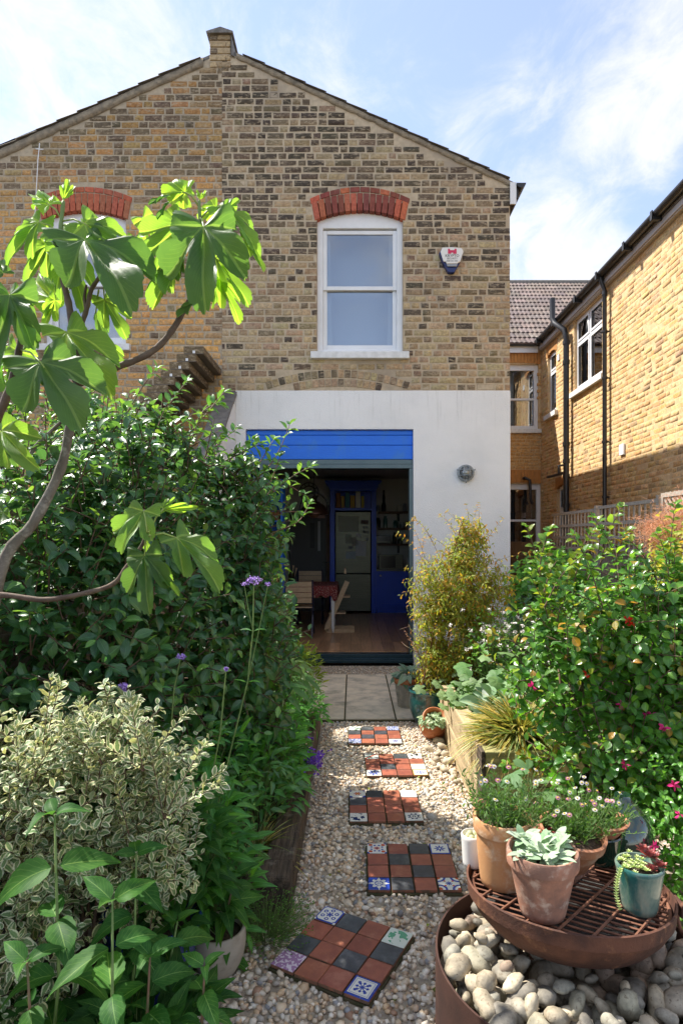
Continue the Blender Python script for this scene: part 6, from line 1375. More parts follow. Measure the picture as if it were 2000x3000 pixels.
# shrub beyond the fence, upper left
bush('background_shrub', 'bright leafy shrub rising behind the fig tree at the left edge', 'shrub', (-2.6, 4.4, 0), [((-2.25, 4.3, 2.35), (.55, .4, .5)), ((-2.7, 4.4, 1.4), (.4, .4, 1.2)), ((-1.75, 4.5, 2.3), (.4, .4, .35))], 520, T_hedge, L['hedge'], .085, M['twig'], per=7, spl=.2, nobj=60, cols=BR, rin=.3, stems=4, stem_r=.014)
# ================================================================ variegated pittosporum
bush('variegated_shrub', 'cream-edged variegated shrub at the lower left in front of the hedge', 'shrub', (-.9, 2.05, .05), [((-.90, 2.0, .74), (.24, .26, .30)), ((-1.14, 1.95, .70), (.18, .26, .30)), ((-.68, 2.02, .60), (.16, .2, .22)), ((-1.0, 1.85, .40), (.2, .2, .26)), ((-.80, 2.05, .99), (.13, .16, .13)), ((-1.02, 2.05, .93), (.12, .16, .15)), ((-.64, 2.1, .82), (.12, .14, .12))], 820, T_pit, L['pitto'], .042, M['twig'], per=8, spl=.10, nobj=300, cols=((1, 1, 1), (.8, .88, .85), (1.15, 1.1, .85)), rin=.35, angle=.7, stems=12, stem_r=.005, up=.6, jit=.4)
# ---------------------------------------------------------------- tall big-leaved perennials, front left
def tall_plant(lab, base, top, nl, ll, cols=((1, 1, 1), (1.2, 1.15, .9), (.85, .95, .95)), T=T_big, m_='broad', r=.006, cat='plant', group='tall serrated-leaf perennials', lean=.0, drop=.25, f0=.1):
    t = thing('perennial_plant', lab, cat, base, group); b0, b1 = Vector(base), Vector(top); md = (b0 + b1) / 2 + Vector((rnd.uniform(-.03, .03), 0, 0)); q = MB(); q.tube([b0, md, b1], [r, r * .85, r * .5], 8); q.build('stem', M['gstem'] if rnd.random() < .6 else M['rstem'], t, smooth=True)
    PP, DD, NN, SS = [], [], [], []
    for j in range(nl):
        f = f0 + (1 - f0) * (j / max(1, nl - 1)) ** .85; p = b0.lerp(md, f * 2) if f < .5 else md.lerp(b1, f * 2 - 1); a = j * 1.75 + rnd.uniform(-.3, .3) + lean
        for sg in (0, math.pi) if f < .93 else (0, 2.1, 4.2):
            dd = Vector((math.cos(a + sg), math.sin(a + sg) * .8 - .1, .35 - drop * rnd.uniform(.3, 1.6) + (.5 if f > .93 else 0))); PP.append(p); DD.append(dd); NN.append(Vector((rnd.gauss(0, .25), rnd.gauss(-.35, .25), 1))); SS.append(ll * rnd.uniform(.75, 1.15) * (1 if f < .9 else .6))
    PP, DD, NN, SS = map(np.array, (PP, DD, NN, SS)); emit(t, T, PP, frames(DD, NN), SS, tints(len(PP), cols, .12), L[m_], nobj=len(PP)); return t
for i, (bu, tu, tv, Y, nl, ll, lab) in enumerate(((100, 161, 2386, 1.62, 6, .17, 'tall serrated-leaf perennial with reddish stem before the variegated shrub, far left'), (345, 400, 2500, 1.8, 7, .16, 'serrated-leaf perennial in the middle of the lower left group'),
        (250, 330, 2640, 1.5, 6, .17, 'low serrated-leaf perennial with a pale drooping leaf at the bottom left'), (480, 520, 2700, 1.9, 6, .15, 'leafy perennial leaning over the blue pot rim'), (560, 600, 2830, 1.75, 5, .13, 'grey-green leafy perennial beside the beige pot'), (420, 440, 2800, 1.65, 6, .16, 'broad-leaf perennial at the bottom edge left of the beige pot'), (140, 80, 2820, 1.5, 5, .15, 'broad-leaf perennial at the bottom left corner'), (640, 690, 2560, 2.3, 6, .14, 'arching leafy perennial reaching toward the crosswise sleeper'))):
    tp = P(tu, tv, Y); tall_plant(lab, (P(bu, 2900, Y).x, Y + .05, 0.0), tp, nl, ll, r=.0055, cols=((1, 1, 1), (1.2, 1.15, .9), (.85, .95, .95)) if i != 4 else ((1.9, 1.7, 1.8), (1.5, 1.4, 1.4)))
# mid-left herbaceous mass
FILL = 1
def clump(name, lab, base, r, h, n, T, m_, ll, cols=GREENS, nobj=60, cat='plant', group=None, out=.8, zlo=.1, stems=True, par=None, drop=.3, erect=.5, stemm=None, sr=.002, yb=-.2, scr=1.):
    t = par or thing(name, lab, cat, base, group); b0 = np.array(base, float)
    a = rng.uniform(0, 6.283, n); rr = np.sqrt(rng.random(n)) * scr; hh = zlo + (1 - zlo) * rng.random(n) ** .8; hh *= np.sqrt(np.maximum(.1, 1 - .6 * rr ** 2))
    PP = b0 + np.stack([np.cos(a) * rr * r, np.sin(a) * rr * r, hh * h], 1); DD = unit(np.stack([np.cos(a) * out, np.sin(a) * out + yb, erect + rng.normal(0, .25, n)], 1) + rng.normal(0, .4, (n, 3))); NN = unit(np.array([0, -.35, 1.]) + rng.normal(0, .35, (n, 3)))
    emit(t, T, PP, frames(DD, NN), ll * rng.uniform(.65, 1.2, n), tints(n, cols), L[m_], nobj)
    if stems:
        k = rng.random(n) < .35; A = b0 + (PP[k] - b0) * np.array([.25, .25, 0]); tubes_np('stems', A, PP[k], sr, stemm or M['gstem'], t, sag=.0)
    return t
clump('leafy_plant', 'dark green lance-leaved perennials massed in the middle of the left bed', (-.85, 3.1, .12), .36, .62, 420, T_lan, 'mid', .11, nobj=120, yb=-.3)
clump('leafy_plant', 'lance-leaved clump beside the variegated shrub in the left bed', (-.78, 2.6, .05), .26, .75, 330, T_lan, 'mid', .12, nobj=110, yb=-.3, cols=((1, 1, 1), (1.4, 1.3, .9), (.8, .9, .9)))
clump('peony_plant', 'peony with dark green divided leaves leaning over the sleeper edge', (-.50, 3.25, .14), .2, .36, 190, T_lan, 'hedge', .10, nobj=90, cols=((1.2, 1.3, 1.1), (1.6, 1.6, 1.2)))
clump('leafy_plant', 'leafy green clump behind the peony along the left bed', (-.62, 3.9, .14), .28, .5, 330, T_lan, 'mid', .10, nobj=80)
clump('geranium_plant', 'mid green geranium foliage trailing over the sleeper below purple flowers', (-.45, 4.0, .14), .17, .22, 200, T_rnd, 'soft', .05, nobj=60, cols=((.6, .75, .6), (.8, .9, .7)))
clump('leafy_plant', 'small leafy plant overhanging the path beside the first mosaic slab', (-.42, 4.85, .14), .2, .3, 220, T_lan, 'mid', .09, nobj=50, cols=GREENS)
clump('feathery_plant', 'grey-green feathery plant with tiny white flowers beside the patio', (-.5, 5.05, .14), .24, .42, 900, T_nar, 'soft', .035, nobj=80, cols=((.9, .95, .9), (.7, .8, .75)), drop=.4)
clump('leafy_plant', 'narrow yellow-green leafy shrub before the kitchen threshold', (-.62, 5.75, 0), .32, .72, 900, T_nar, 'jas', .085, nobj=120, cols=((.9, 1.1, .7), (.65, .9, .6), (1.1, 1.2, .8)), zlo=.25)
clump('rose_bush', 'small-leaved rose foliage climbing before the blue bookcase', (-.72, 4.9, .1), .3, 1.35, 900, T_rnd, 'soft', .045, nobj=120, cols=((.55, .8, .6), (.8, 1, .7), (.45, .65, .5)), zlo=.35, sr=.003)
clump('herb_clump', 'fine bright chervil-like herb clump beside the crosswise sleeper', (-.36, 2.52, 0), .2, .17, 1500, [leaf_t(w=.6, n=2, fold=.1, droop=.1)], 'soft', .011, nobj=0, cols=((.9, 1.1, .5), (.6, .85, .4)), sr=.0009)
clump('leafy_plant', 'silvery thin-leaved sprigs between the perennials and the sleeper end', (-.48, 2.65, .05), .1, .36, 120, T_nar, 'soft', .05, nobj=50, cols=((1.2, 1.3, 1.2), (.9, 1.1, .9)))
# fatsia-like palmate leaves
FT = [lobed_mesh('leaf', L['fatsia'], lobes=[(0, 1), (32, .95), (-32, .95), (64, .85), (-64, .85), (98, .65), (-98, .65)], lw=.24, droop=.5, wave=.03, fold=.35, serr=.0, seed=i + 60, base_r=.42, n=100, rings=5, sharp=1.2) for i in range(2)]
def palmate(par, p, d, n_, s, col): 
    d = Vector(d).normalized(); nn = Vector(n_); nn = (nn - d * nn.dot(d)).normalized(); x = d.cross(nn); o = bpy.data.objects.new('leaf', rnd.choice(FT)); link(o); adopt(o, par)
    o.matrix_basis = Matrix.Translation(p) @ Matrix((x, d, nn)).transposed().to_4x4() @ Matrix.Scale(s, 4); o.color = (*col, 1)
fs_ = thing('fatsia_plant', 'fatsia with bright yellow-green hand-shaped leaves right of the dark hedge', 'plant', (-.75, 4.3, .1))
for u, v, Y in ((640, 1950, 3.9), (700, 1900, 4.0), (760, 1870, 4.2), (790, 1950, 4.0), (830, 2010, 4.0), (720, 1990, 3.8), (660, 2010, 3.8), (800, 1860, 4.4), (850, 1935, 4.2), (760, 2050, 3.8), (700, 1830, 4.2), (880, 1985, 4.2)):
    p = P(u, v, Y); a = math.atan2(v - 1980, u - 740); palmate(fs_, p, (rnd.uniform(-.2, 1), -.6, rnd.uniform(-.5, -.1)), (rnd.uniform(-.3, .3), -.35, 1), rnd.uniform(.16, .22), (rnd.uniform(.8, 1.3), rnd.uniform(.9, 1.2), .9)); q = MB(); q.tube([(-.75, 4.3, .1), ((p.x - .75) / 2, Y + .1, .6), tuple(p)], [.006, .005, .003], 6); q.build('stem', M['gstem'], fs_)
# verbena
def head(par, c, r, m_, n=60, name='flower_head', flat_=.5, s=.006):
    PP = np.array(c) + unit(rng.normal(0, 1, (n, 3))) * np.array([r, r, r * flat_]) * rng.random((n, 1)) ** .3; DD = rng.normal(0, 1, (n, 3)); T = [leaf_t(w=1, n=2, fold=0, droop=0, petiole=0)]
    VV = np.einsum('nij,vj->nvi', frames(DD, np.tile([0, 0, 1.], (n, 1)) + rng.normal(0, .3, (n, 3))) * s * 1.7, T[0][0]) + PP[:, None]; Fa = (T[0][1][None] + (np.arange(n) * len(T[0][0]))[:, None, None]).reshape(-1, 4)
    return mesh_np(name, VV.reshape(-1, 3), Fa, m_, par)
VP = mk('verbena_flower', (.34, .20, .60), (.50, .33, .72), sc=90, rough=.8); PU = mk('purple_flower', (.14, .05, .42), (.22, .09, .55), sc=60, rough=.7); WFm = mk('white_flower', (.75, .70, .66), (.66, .60, .55), sc=60, rough=.8)
def verbena(lab, pts, Y, r, extra=()):
    t = thing('verbena', lab, 'flower', P(pts[0][0], pts[0][1], Y), 'purple verbena stems'); q = MB(); q.tube([P(u, v, Y) for u, v in pts], [.003] * (len(pts) - 1) + [.002], 6); q.build('stem', M['gstem'], t); tip = P(*pts[-1], Y); head(t, tip, r, VP, 130, s=.005)
    for (u, v, rr, j) in extra: jp = P(*pts[j], Y); e = P(u, v, Y); q = MB(); q.tube([jp, (jp + e) / 2 + Vector((0, 0, -.01)), e], .002, 5); q.build('stem', M['gstem'], t); head(t, e, rr, VP, 40, s=.004)
    PP, DD = [], []
    for j in range(1, len(pts) - 1):
        for sg in (-1, 1): PP.append(P(*pts[j], Y)); DD.append((sg, rnd.uniform(-.5, .5), .4))
    if PP: emit(t, T_nar, np.array([p[:] for p in PP]), frames(np.array(DD, float), np.tile([0, -.3, 1.], (len(PP), 1))), np.full(len(PP), .06), tints(len(PP), GREENS), L['mid'], len(PP))
verbena('tall verbena with the largest purple head, right of the hedge', [(640, 2350), (680, 2180), (725, 2000), (741, 1850), (744, 1700)], 2.5, .034, ((785, 1712, .014, 2), (715, 1710, .012, 3)))
verbena('shorter verbena with small purple head before the dark hedge', [(500, 2150), (510, 2020), (530, 1925)], 2.5, .018); verbena('small verbena head above the variegated shrub', [(362, 2120), (362, 2060), (362, 2010)], 2.2, .016, ((362, 2024, .01, 1),))
verbena('bare forked verbena stem rising between the perennials', [(600, 2500), (610, 2330), (645, 2150), (663, 1960)], 2.3, .004)
bf = thing('bellflower_plant', 'vivid purple bellflowers hanging over the dark sleeper beside the gravel', 'flower', G(905, 2330, .15))
bp = G(900, 2262, .3)
PP = []; 
for _ in range(60): PP.append((bp.x + rnd.gauss(0, .045), 3.9 + rnd.gauss(0, .05), .24 + rnd.gauss(0, .035)))
PP = np.array(PP); T_pet = [leaf_t(w=.6, n=3, fold=.3, droop=-.2)]; DD = rng.normal(0, 1, (60 * 4, 3)); emit(bf, T_pet, np.repeat(PP, 4, 0) , frames(DD, rng.normal(0, 1, (240, 3))), np.full(240, .024), tints(240, ((.2, .07, .62), (.3, .13, .75))), L['petal'], 40, name='petal', stuff='petals')
tubes_np('stems', np.tile([[-.42, 3.95, .14]], (20, 1)), PP[:20], .0015, M['gstem'], bf, sag=.05)
af = thing('white_flower_plant', 'tiny white star flowers among grey-green leaves near the patio', 'flower', (-.5, 4.7, .14))
for i in range(22): head(af, (-.52 + rnd.gauss(0, .1), 4.7 + rnd.gauss(0, .15), .50 + rnd.gauss(0, .07)), .012, WFm, 14, s=.006)
tubes_np('stems', np.tile([[-.5, 4.75, .14]], (14, 1)) + rng.normal(0, .05, (14, 3)) * [1, 1, 0], np.stack([rng.normal(-.52, .1, 14), rng.normal(4.7, .12, 14), rng.normal(.5, .05, 14)], 1), .0012, M['gstem'], af)
# grass tufts
def tuft(lab, base, r, h, n, cols, m_='grass', w=.045, nobj=60, group=None, spread=.8):
    t = thing('grass_tuft', lab, 'grass tuft', base, group); T = [leaf_t(w=w, n=6, fold=.6, droop=d, peak=.35, petiole=0) for d in (.25, .5, .8, 1.0)]; a = rng.uniform(0, 6.283, n); rr = rng.random(n); b0 = np.array(base, float)
    PP = b0 + np.stack([np.cos(a) * r * rr * .45, np.sin(a) * r * rr * .45, np.zeros(n)], 1); DD = np.stack([np.cos(a) * spread * rr, np.sin(a) * spread * rr, np.full(n, .8)], 1) + rng.normal(0, .15, (n, 3)); NN = np.stack([-np.cos(a), -np.sin(a), np.full(n, .6)], 1)
    emit(t, T, PP, frames(DD, NN), h * rng.uniform(.6, 1.15, n), tints(n, cols), L[m_], nobj, name='blade', stuff='blades'); return t
tuft('arching yellow-green variegated grass tuft at the near end of the raised bed', (1.04, 3.84, .38), .3, .30, 1300, ((1, 1, 1), (1.5, 1.25, .9), (.6, .8, .7), (1.9, 1.4, 1.)), nobj=200, spread=1.5, w=.055)
tuft('dark striped grass tuft beside the old sleeper on the left', (-.47, 2.98, .10), .1, .22, 170, ((.5, .6, .6), (.9, .9, .8), (1.4, 1.2, 1.)), nobj=60, spread=1.3)
# ================================================================ right side planting
T_j = [leaf_t(w=.3, n=3, fold=.3, droop=d, peak=.45, ph=i) for i, d in enumerate((.2, .5, .7))]
JB = (.68, 5.42, .28)
jz = bush('climbing_jasmine', 'tall yellow-green jasmine with browned leaves climbing a metal obelisk before the white wall', 'climber', JB, [((.93, 5.35, 1.2), (.42, .32, .33)), ((.90, 5.35, .82), (.37, .3, .42)), ((.74, 5.4, .5), (.17, .17, .3)), ((.98, 5.35, 1.5), (.2, .2, .16)), ((1.02, 5.35, 1.7), (.12, .12, .13))], 1250, T_j, L['jas'], .056, M['rstem'], per=8, spl=.13, nobj=300, cols=((1.1, 1.1, 1), (.85, 1.1, .9), (1.4, 1.25, 1.1), (1.7, .85, .7), (1.1, 1.15, .9)), rin=.3, angle=.8, stems=5, stem_r=.005, up=.15, droop=.45, jit=.5, tipcols=(((2.2, .95, .7), (1.6, 1.3, 1)), .25))
for l in ([(1400, 1640), (1380, 1560), (1365, 1480)], [(1370, 1600), (1350, 1540), (1310, 1500)], [(1410, 1600), (1440, 1560), (1470, 1520)], [(1330, 1620), (1290, 1590), (1240, 1560)], [(1420, 1700), (1480, 1680), (1520, 1700)], [(1300, 1700), (1230, 1680), (1190, 1665)], [(1440, 1760), (1490, 1720), (1510, 1760)], [(1380, 1560), (1390, 1510), (1400, 1475)], [(1260, 1760), (1210, 1730), (1175, 1745)]): shoot(jz, [P(u, v, 5.3) for u, v in l], .002, T_j, L['jas'], .04, 8, ((1.4, 1.1, .8), (1, 1, 1), (2, .9, .7)), 0)
for dx, dy in ((-.12, -.1), (.14, -.1), (.0, .14)): q = MB(); q.tube([(.68 + dx, 5.42 + dy, .2), (.9 + dx * .9, 5.35 + dy, 1.3), (.94, 5.35, 1.75)], .006, 6); q.build('obelisk_rod', M['bars'], jz)
# pots by the patio
def lathe_pot(name, lab, c, prof, m_, cat='pot', group=None, rim=None, soilz=None, soilr=None, mat=None, soilm=None):
    t = thing(name, lab, cat, c, group); q = MB(); q.lathe(prof, c, 48, mat); q.build('pot', m_, t, smooth=True, auto=50)
    if soilz is not None: q = MB(); q.lathe([(0, soilz + .008), (soilr * .6, soilz + .004), (soilr, soilz)], c, 28, mat); q.build('soil', soilm or M['soil'], t, smooth=True)
    return t
def potprof(rb, rt, h, lip=.0, liph=.0, th=.008, inner=.75, bulge=0):
    p = [(0, 0), (rb - .004, 0), (rb, .004)]
    for i in range(1, 8): t = i / 8; p.append((rb + (rt - rb) * t + bulge * math.sin(math.pi * t), (h - liph) * t))
    if lip: p += [(rt, h - liph - .001), (rt + lip * .9, h - liph + .002), (rt + lip, h - liph + .006), (rt + lip, h - .006), (rt + lip - .003, h), (rt + lip - th, h), (rt + lip - th - .003, h - .004)]
    else: p += [(rt, h - .004), (rt - .003, h), (rt - th, h), (rt - th - .002, h - .004)]
    p += [(rt + lip - th - .006, h * inner), (rt * .5, h * inner - .01)]; return p
def ribbed(rb, rt, h, n=12):
    p = [(0, 0), (rb, 0)]
    for i in range(n * 4): t = i / (n * 4); p.append((rb + (rt - rb) * math.sin(t * 1.45) / math.sin(1.45) + .0022 * math.sin(t * n * 6.283), h * t))
    return p + [(rt + .006, h * .985), (rt + .004, h), (rt - .01, h), (rt - .014, h * .8), (rt * .5, h * .78)]
c = G(1188, 2086); h = .26; s1 = lathe_pot('potted_hosta', 'ribbed grey glazed pot with terracotta rim holding a blue-green hosta', (c.x + .02, c.y + .1, .028), ribbed(.085, .118, .27), M['glazegrey'], 'potted plant', soilz=.22, soilr=.1)
q = MB(); q.lathe([(.120, .225), (.127, .235), (.128, .272), (.112, .276), (.108, .25)], (c.x + .02, c.y + .1, .028), 40); q.build('terracotta_rim', M['urn'], s1, smooth=True)
T_host = [leaf_t(w=.5, n=7, fold=.15, droop=d, peak=.42, cols=2, ph=i) for i, d in enumerate((.4, .6, .8))]
clump('x', '', (c.x + .02, c.y + .1, .26), .07, .12, 46, T_host, 'silver', .12, par=s1, nobj=46, cols=((.25, .42, .36), (.40, .55, .45), (.7, .8, .7)), erect=.35, zlo=.3, yb=-.1)
tp_ = G(1262, 2112); tq = lathe_pot('planter_pot', 'large teal glazed pot at the foot of the jasmine with pebbles on its soil', (.655, 5.42, .02), [(0, 0), (.1, 0), (.13, .04), (.16, .12), (.165, .2), (.155, .25), (.165, .27), (.172, .28), (.168, .292), (.155, .292), (.145, .27), (.1, .235)], M['glaze'], 'pot', soilz=.25, soilr=.148)
for i in range(9): a = rnd.uniform(0, 6.28); cobble((.655 + .1 * math.cos(a) * rnd.random(), 5.34 + .05 * math.sin(a), .29), .022, 'small cobble resting on the soil of the teal glazed pot', 'pebbles in the teal pot', (.5, .46, .4))
# urn on its side with silver plant
uc = G(1262, 2165, 0); um = Matrix.Rotation(R(-38), 3, 'X') @ Matrix.Rotation(R(0), 3, 'Y') 
ut = thing('potted_plant', 'round terracotta urn tipped on its side with pale variegated leaves spilling out', 'potted plant', (uc.x, uc.y, 0)); uo = Vector((.655, 5.02, .115)); um = Matrix.Rotation(R(42), 3, 'X')
q = MB(); q.lathe([(0, -.115), (.06, -.105), (.10, -.065), (.118, 0), (.112, .04), (.095, .075), (.085, .085), (.092, .1), (.098, .108), (.09, .114), (.078, .108), (.07, .085), (.09, .04), (.08, 0)], uo, 40, um); q.build('pot', M['urn'], ut, smooth=True, auto=50)
q = MB(); q.lathe([(0, .055), (.088, .045)], uo, 24, um); q.build('soil', M['soil'], ut)
clump('x', '', tuple(uo + um @ Vector((0, 0, .05)) + Vector((-.02, -.06, -.03))), .09, .11, 150, T_oval, 'silver', .045, par=ut, nobj=90, cols=((.6, .75, .5), (1, 1.05, .85), (.8, .9, .7)), erect=.1, yb=-.6)
# raised bed plants
T_round = [lobed_t([(0, 1), (55, .95), (-55, .95), (110, .9), (-110, .9)], n=40, rings=3, lw=.62, droop=.25, wave=.06, sharp=2.6, serr=.03, base_r=.75, seed=i) for i in range(2)]
def scatter_lobed(par, T, m_, pts, size, cols, nobj, up=(0, -.3, 1), out=None, name='leaf'):
    ms = []
    for tv, tf, tl in T:
        me = bpy.data.meshes.new(name); me.from_pydata(tv.tolist(), [], [q if q[2] != q[3] else q[:3] for q in tf]); me.polygons.foreach_set('use_smooth', [True] * len(me.polygons)); a = me.attributes.new('luv', 'FLOAT_VECTOR', 'POINT'); a.data.foreach_set('vector', tl.astype(np.float32).ravel()); a = me.attributes.new('tint', 'FLOAT_COLOR', 'POINT'); a.data.foreach_set('color', [1.] * 4 * len(tv)); me.materials.append(m_); ms.append(me)
    ctr = sum((Vector(p) for p in pts), Vector()) / len(pts)
    for p in pts:
        p = Vector(p); d = (p - ctr); d.z = rnd.uniform(-.05, .1); d += Vector((rnd.gauss(0, .1), -.12 + rnd.gauss(0, .1), 0)); d.normalize(); nn = Vector(up) + Vector((rnd.gauss(0, .35), rnd.gauss(0, .3), 0)); nn = (nn - d * nn.dot(d)).normalized(); x = d.cross(nn)
        o = bpy.data.objects.new(name, rnd.choice(ms)); link(o); adopt(o, par); o.matrix_basis = Matrix.Translation(p) @ Matrix((x, d, nn)).transposed().to_4x4() @ Matrix.Scale(size * rnd.uniform(.7, 1.2), 4); c_ = rnd.choice(cols); k = rnd.uniform(.85, 1.15); o.color = (c_[0] * k, c_[1] * k, c_[2] * k, 1)
    tubes_np('stems', np.array([(ctr.x + rnd.gauss(0, .03), ctr.y, ctr.z - .15) for _ in pts]), np.array([tuple(p) for p in pts]), .002, M['gstem'], par)
he = thing('heuchera_plant', 'pale green scalloped heuchera leaves spilling over the far corner of the raised bed', 'plant', (.9, 4.75, .36)); scatter_lobed(he, T_round, L['soft'], [(.92 + rnd.gauss(0, .12), 4.7 + rnd.gauss(0, .17), .47 + rnd.gauss(0, .05)) for _ in range(110)] + [(.76 + rnd.uniform(-.02, .06), 4.4 + rnd.uniform(0, .35), .43 + rnd.uniform(-.03, .05)) for _ in range(14)], .055, ((1.3, 1.2, 1.3), (1.6, 1.4, 1.5), (.9, 1.05, .8)), 60)
h2 = thing('heuchera_plant', 'larger veined green leaves in the middle of the raised bed behind the grass', 'plant', (1.35, 4.35, .36)); scatter_lobed(h2, T_round, L['soft'], [(1.35 + rnd.gauss(0, .2), 4.35 + rnd.gauss(0, .13), .66 + rnd.gauss(0, .07)) for _ in range(90)], .078, ((.9, 1.1, .8), (1.2, 1.2, 1.), (1.5, 1.4, 1.2)), 60)
h3 = thing('bramble_plant', 'pale toothed drooping leaves beside the grass tuft', 'plant', (1.38, 3.75, .36)); scatter_lobed(h3, T_round, L['soft'], [(1.38 + rnd.gauss(0, .07), 3.68 + rnd.gauss(0, .06), .56 + rnd.gauss(0, .07)) for _ in range(20)], .075, ((1.3, 1.35, 1.2), (1.1, 1.25, 1.)), 20)
clump('foxglove_plant', 'rosette of long grey-green leaves behind the grass tuft', (1.02, 4.25, .36), .14, .2, 50, T_oval, 'silver', .18, nobj=50, cols=((.45, .62, .42), (.6, .75, .5)))
as_ = clump('astrantia_plant', 'mass of pale pinkish-white astrantia flowers on green stems behind the heuchera', (1.38, 5.1, .36), .42, .68, 900, T_lan, 'soft', .05, nobj=60, cols=((.8, 1, .7), (1.1, 1.2, .8)), cat='flower')
for i in range(150): head(as_, (1.34 + rnd.gauss(0, .24), 4.95 + rnd.gauss(0, .2), .84 + rnd.gauss(0, .12)), .018, WFm, 14, s=.009)
clump('rusty_flower_plant', 'dark reddish sedum-like plant between the jasmine and the astrantia', (1.25, 5.7, .36), .22, .55, 500, T_rnd, 'maroon', .03, nobj=40, cols=((1.6, 2., 1.3), (1, 1, 1), (1.3, 2.4, 1.2)))
clump('leafy_plant', 'tall light green stems with small leaves rising between jasmine and raised bed', (1.12, 4.95, .36), .2, .72, 320, T_rnd, 'soft', .04, nobj=80, cols=((1.1, 1.3, .6), (.9, 1.1, .6)), zlo=.3)
# flower spikes
for (u0, v0, u1, v1, Y, lab) in ((1250, 1960, 1183, 1845, 4.9, 'thin pale seed spike leaning left of the jasmine'), (1560, 1860, 1552, 1770, 5.2, 'heuchera flower spike before the hose reel'), (1520, 1860, 1515, 1780, 5.2, 'second flower spike left of the hose reel spike')):
    a, b_ = P(u0, v0, Y), P(u1, v1, Y); t = thing('flower_spike', lab, 'flower', a); q = MB(); q.tube([a, (a + b_) / 2 + Vector((.01, 0, 0)), b_], .002, 5); q.build('stem', M['rstem'], t)
    for i in range(10): pp = a.lerp(b_, .45 + .055 * i); head(t, pp, .013 - .0009 * i, mk('spike_bud', (.42, .22, .12), rough=.8) if i == 0 and 'spike_bud' not in bpy.data.materials else bpy.data.materials['spike_bud'], 10, s=.006)
# glossy shrub in black pot
gs = bush('quince_shrub', 'large glossy-leaved shrub with red new tips rising from the black pot', 'shrub', (1.25, 3.0, .3), [((1.33, 3.0, 1.15), (.42, .34, .40)), ((1.05, 3.05, .98), (.27, .3, .33)), ((1.55, 3.0, 1.0), (.36, .32, .48)), ((1.3, 2.95, .62), (.42, .3, .3)), ((1.5, 3.0, .55), (.3, .3, .25)), ((1.7, 3.05, 1.2), (.3, .3, .3))], 860, T_rnd, L['shiny'], .062, M['twig'], per=7, spl=.17, nobj=300, cols=((1, 1, 1), (1.5, 1.35, .9), (.75, .9, .9), (1.2, 1.15, 1)), rin=.3, angle=.8, stems=16, stem_r=.009, up=.45, tipcols=(((4.2, .9, .9), (3.2, 1.5, 1), (2.2, 1.9, 1)), .35), jit=.4)
def gshoot(l, Y, c=((1, 1, 1), (1.6, 1.4, .9), (3.8, 1., .9))): shoot(gs, [P(u, v, Y) for u, v in l], .004, T_rnd, L['shiny'], .055, 9, c, 9, tw=M['twig'])
for l in ([(1620, 1850), (1580, 1800), (1500, 1790)], [(1600, 1760), (1580, 1680), (1600, 1620)], [(1720, 1700), (1750, 1620), (1755, 1555)], [(1800, 1650), (1820, 1590), (1835, 1555)], [(1560, 2000), (1480, 1960), (1400, 1900)], [(1600, 1950), (1500, 1880), (1440, 1860)], [(1600, 2240), (1560, 2230), (1530, 2210)], [(1650, 2200), (1560, 2245), (1480, 2240)]): gshoot(l, 3.0)
bpot = lathe_pot('planter_pot', 'black plastic nursery pot under the glossy red-tipped shrub', (1.25, 2.98, 0), potprof(.13, .165, .44, .014, .03, inner=.85), M['blackmatt'], 'pot', soilz=.37, soilr=.15)
for (u, v) in ((1848, 1830), (1838, 1815), (1715, 1975)): p = P(u, v, 2.75); emit(gs, T_pet, np.tile(np.array(p)[None], (9, 1)), frames(rng.normal(0, 1, (9, 3)), rng.normal(0, 1, (9, 3))), np.full(9, .022), tints(9, ((.75, .02, .01), (.8, .08, .02))), L['petal'], 0, stuff='blossom')
# salvia lower right
sv = bush('salvia_plant', 'small-leaved salvia sprawling with magenta flowers behind the fire bowl', 'plant', (1.5, 2.55, 0), [((1.45, 2.55, .48), (.28, .22, .3)), ((1.3, 2.75, .25), (.2, .2, .25)), ((1.65, 2.6, .35), (.25, .25, .35)), ((1.45, 2.35, .15), (.3, .15, .15))], 520, T_rnd, L['shiny'], .034, M['gstem'], per=8, spl=.12, nobj=200, cols=((1.3, 1.35, 1.1), (1, 1.1, 1), (1.7, 1.6, 1.2)), rin=.3, stems=5, stem_r=.004)
for (u, v, Y) in ((1990, 2385, 2.3), (1912, 2478, 2.3), (1930, 2530, 2.3), (1818, 2065, 2.75), (1895, 2100, 2.75), (1908, 2092, 2.75), (1945, 2130, 2.6), (1560, 2010, 2.8), (1972, 2300, 2.4), (1830, 2240, 2.6)):
    p = P(u, v, Y); emit(sv, T_pet, np.tile(np.array(p)[None], (7, 1)), frames(rng.normal(0, 1, (7, 3)), rng.normal(0, 1, (7, 3))), np.full(7, .024), tints(7, ((.72, .02, .2), (.6, .02, .16))), L['petal'], 0, stuff='blossom')
q = MB(); tag(lathe_pot('planter_pot', 'brown terracotta pot half hidden at the right edge behind the salvia', (1.72, 2.75, 0), potprof(.12, .16, .34, .012, .04), M['terra2'], 'pot', soilz=.28, soilr=.13), 'brown terracotta pot half hidden at the right edge behind the salvia', 'pot')
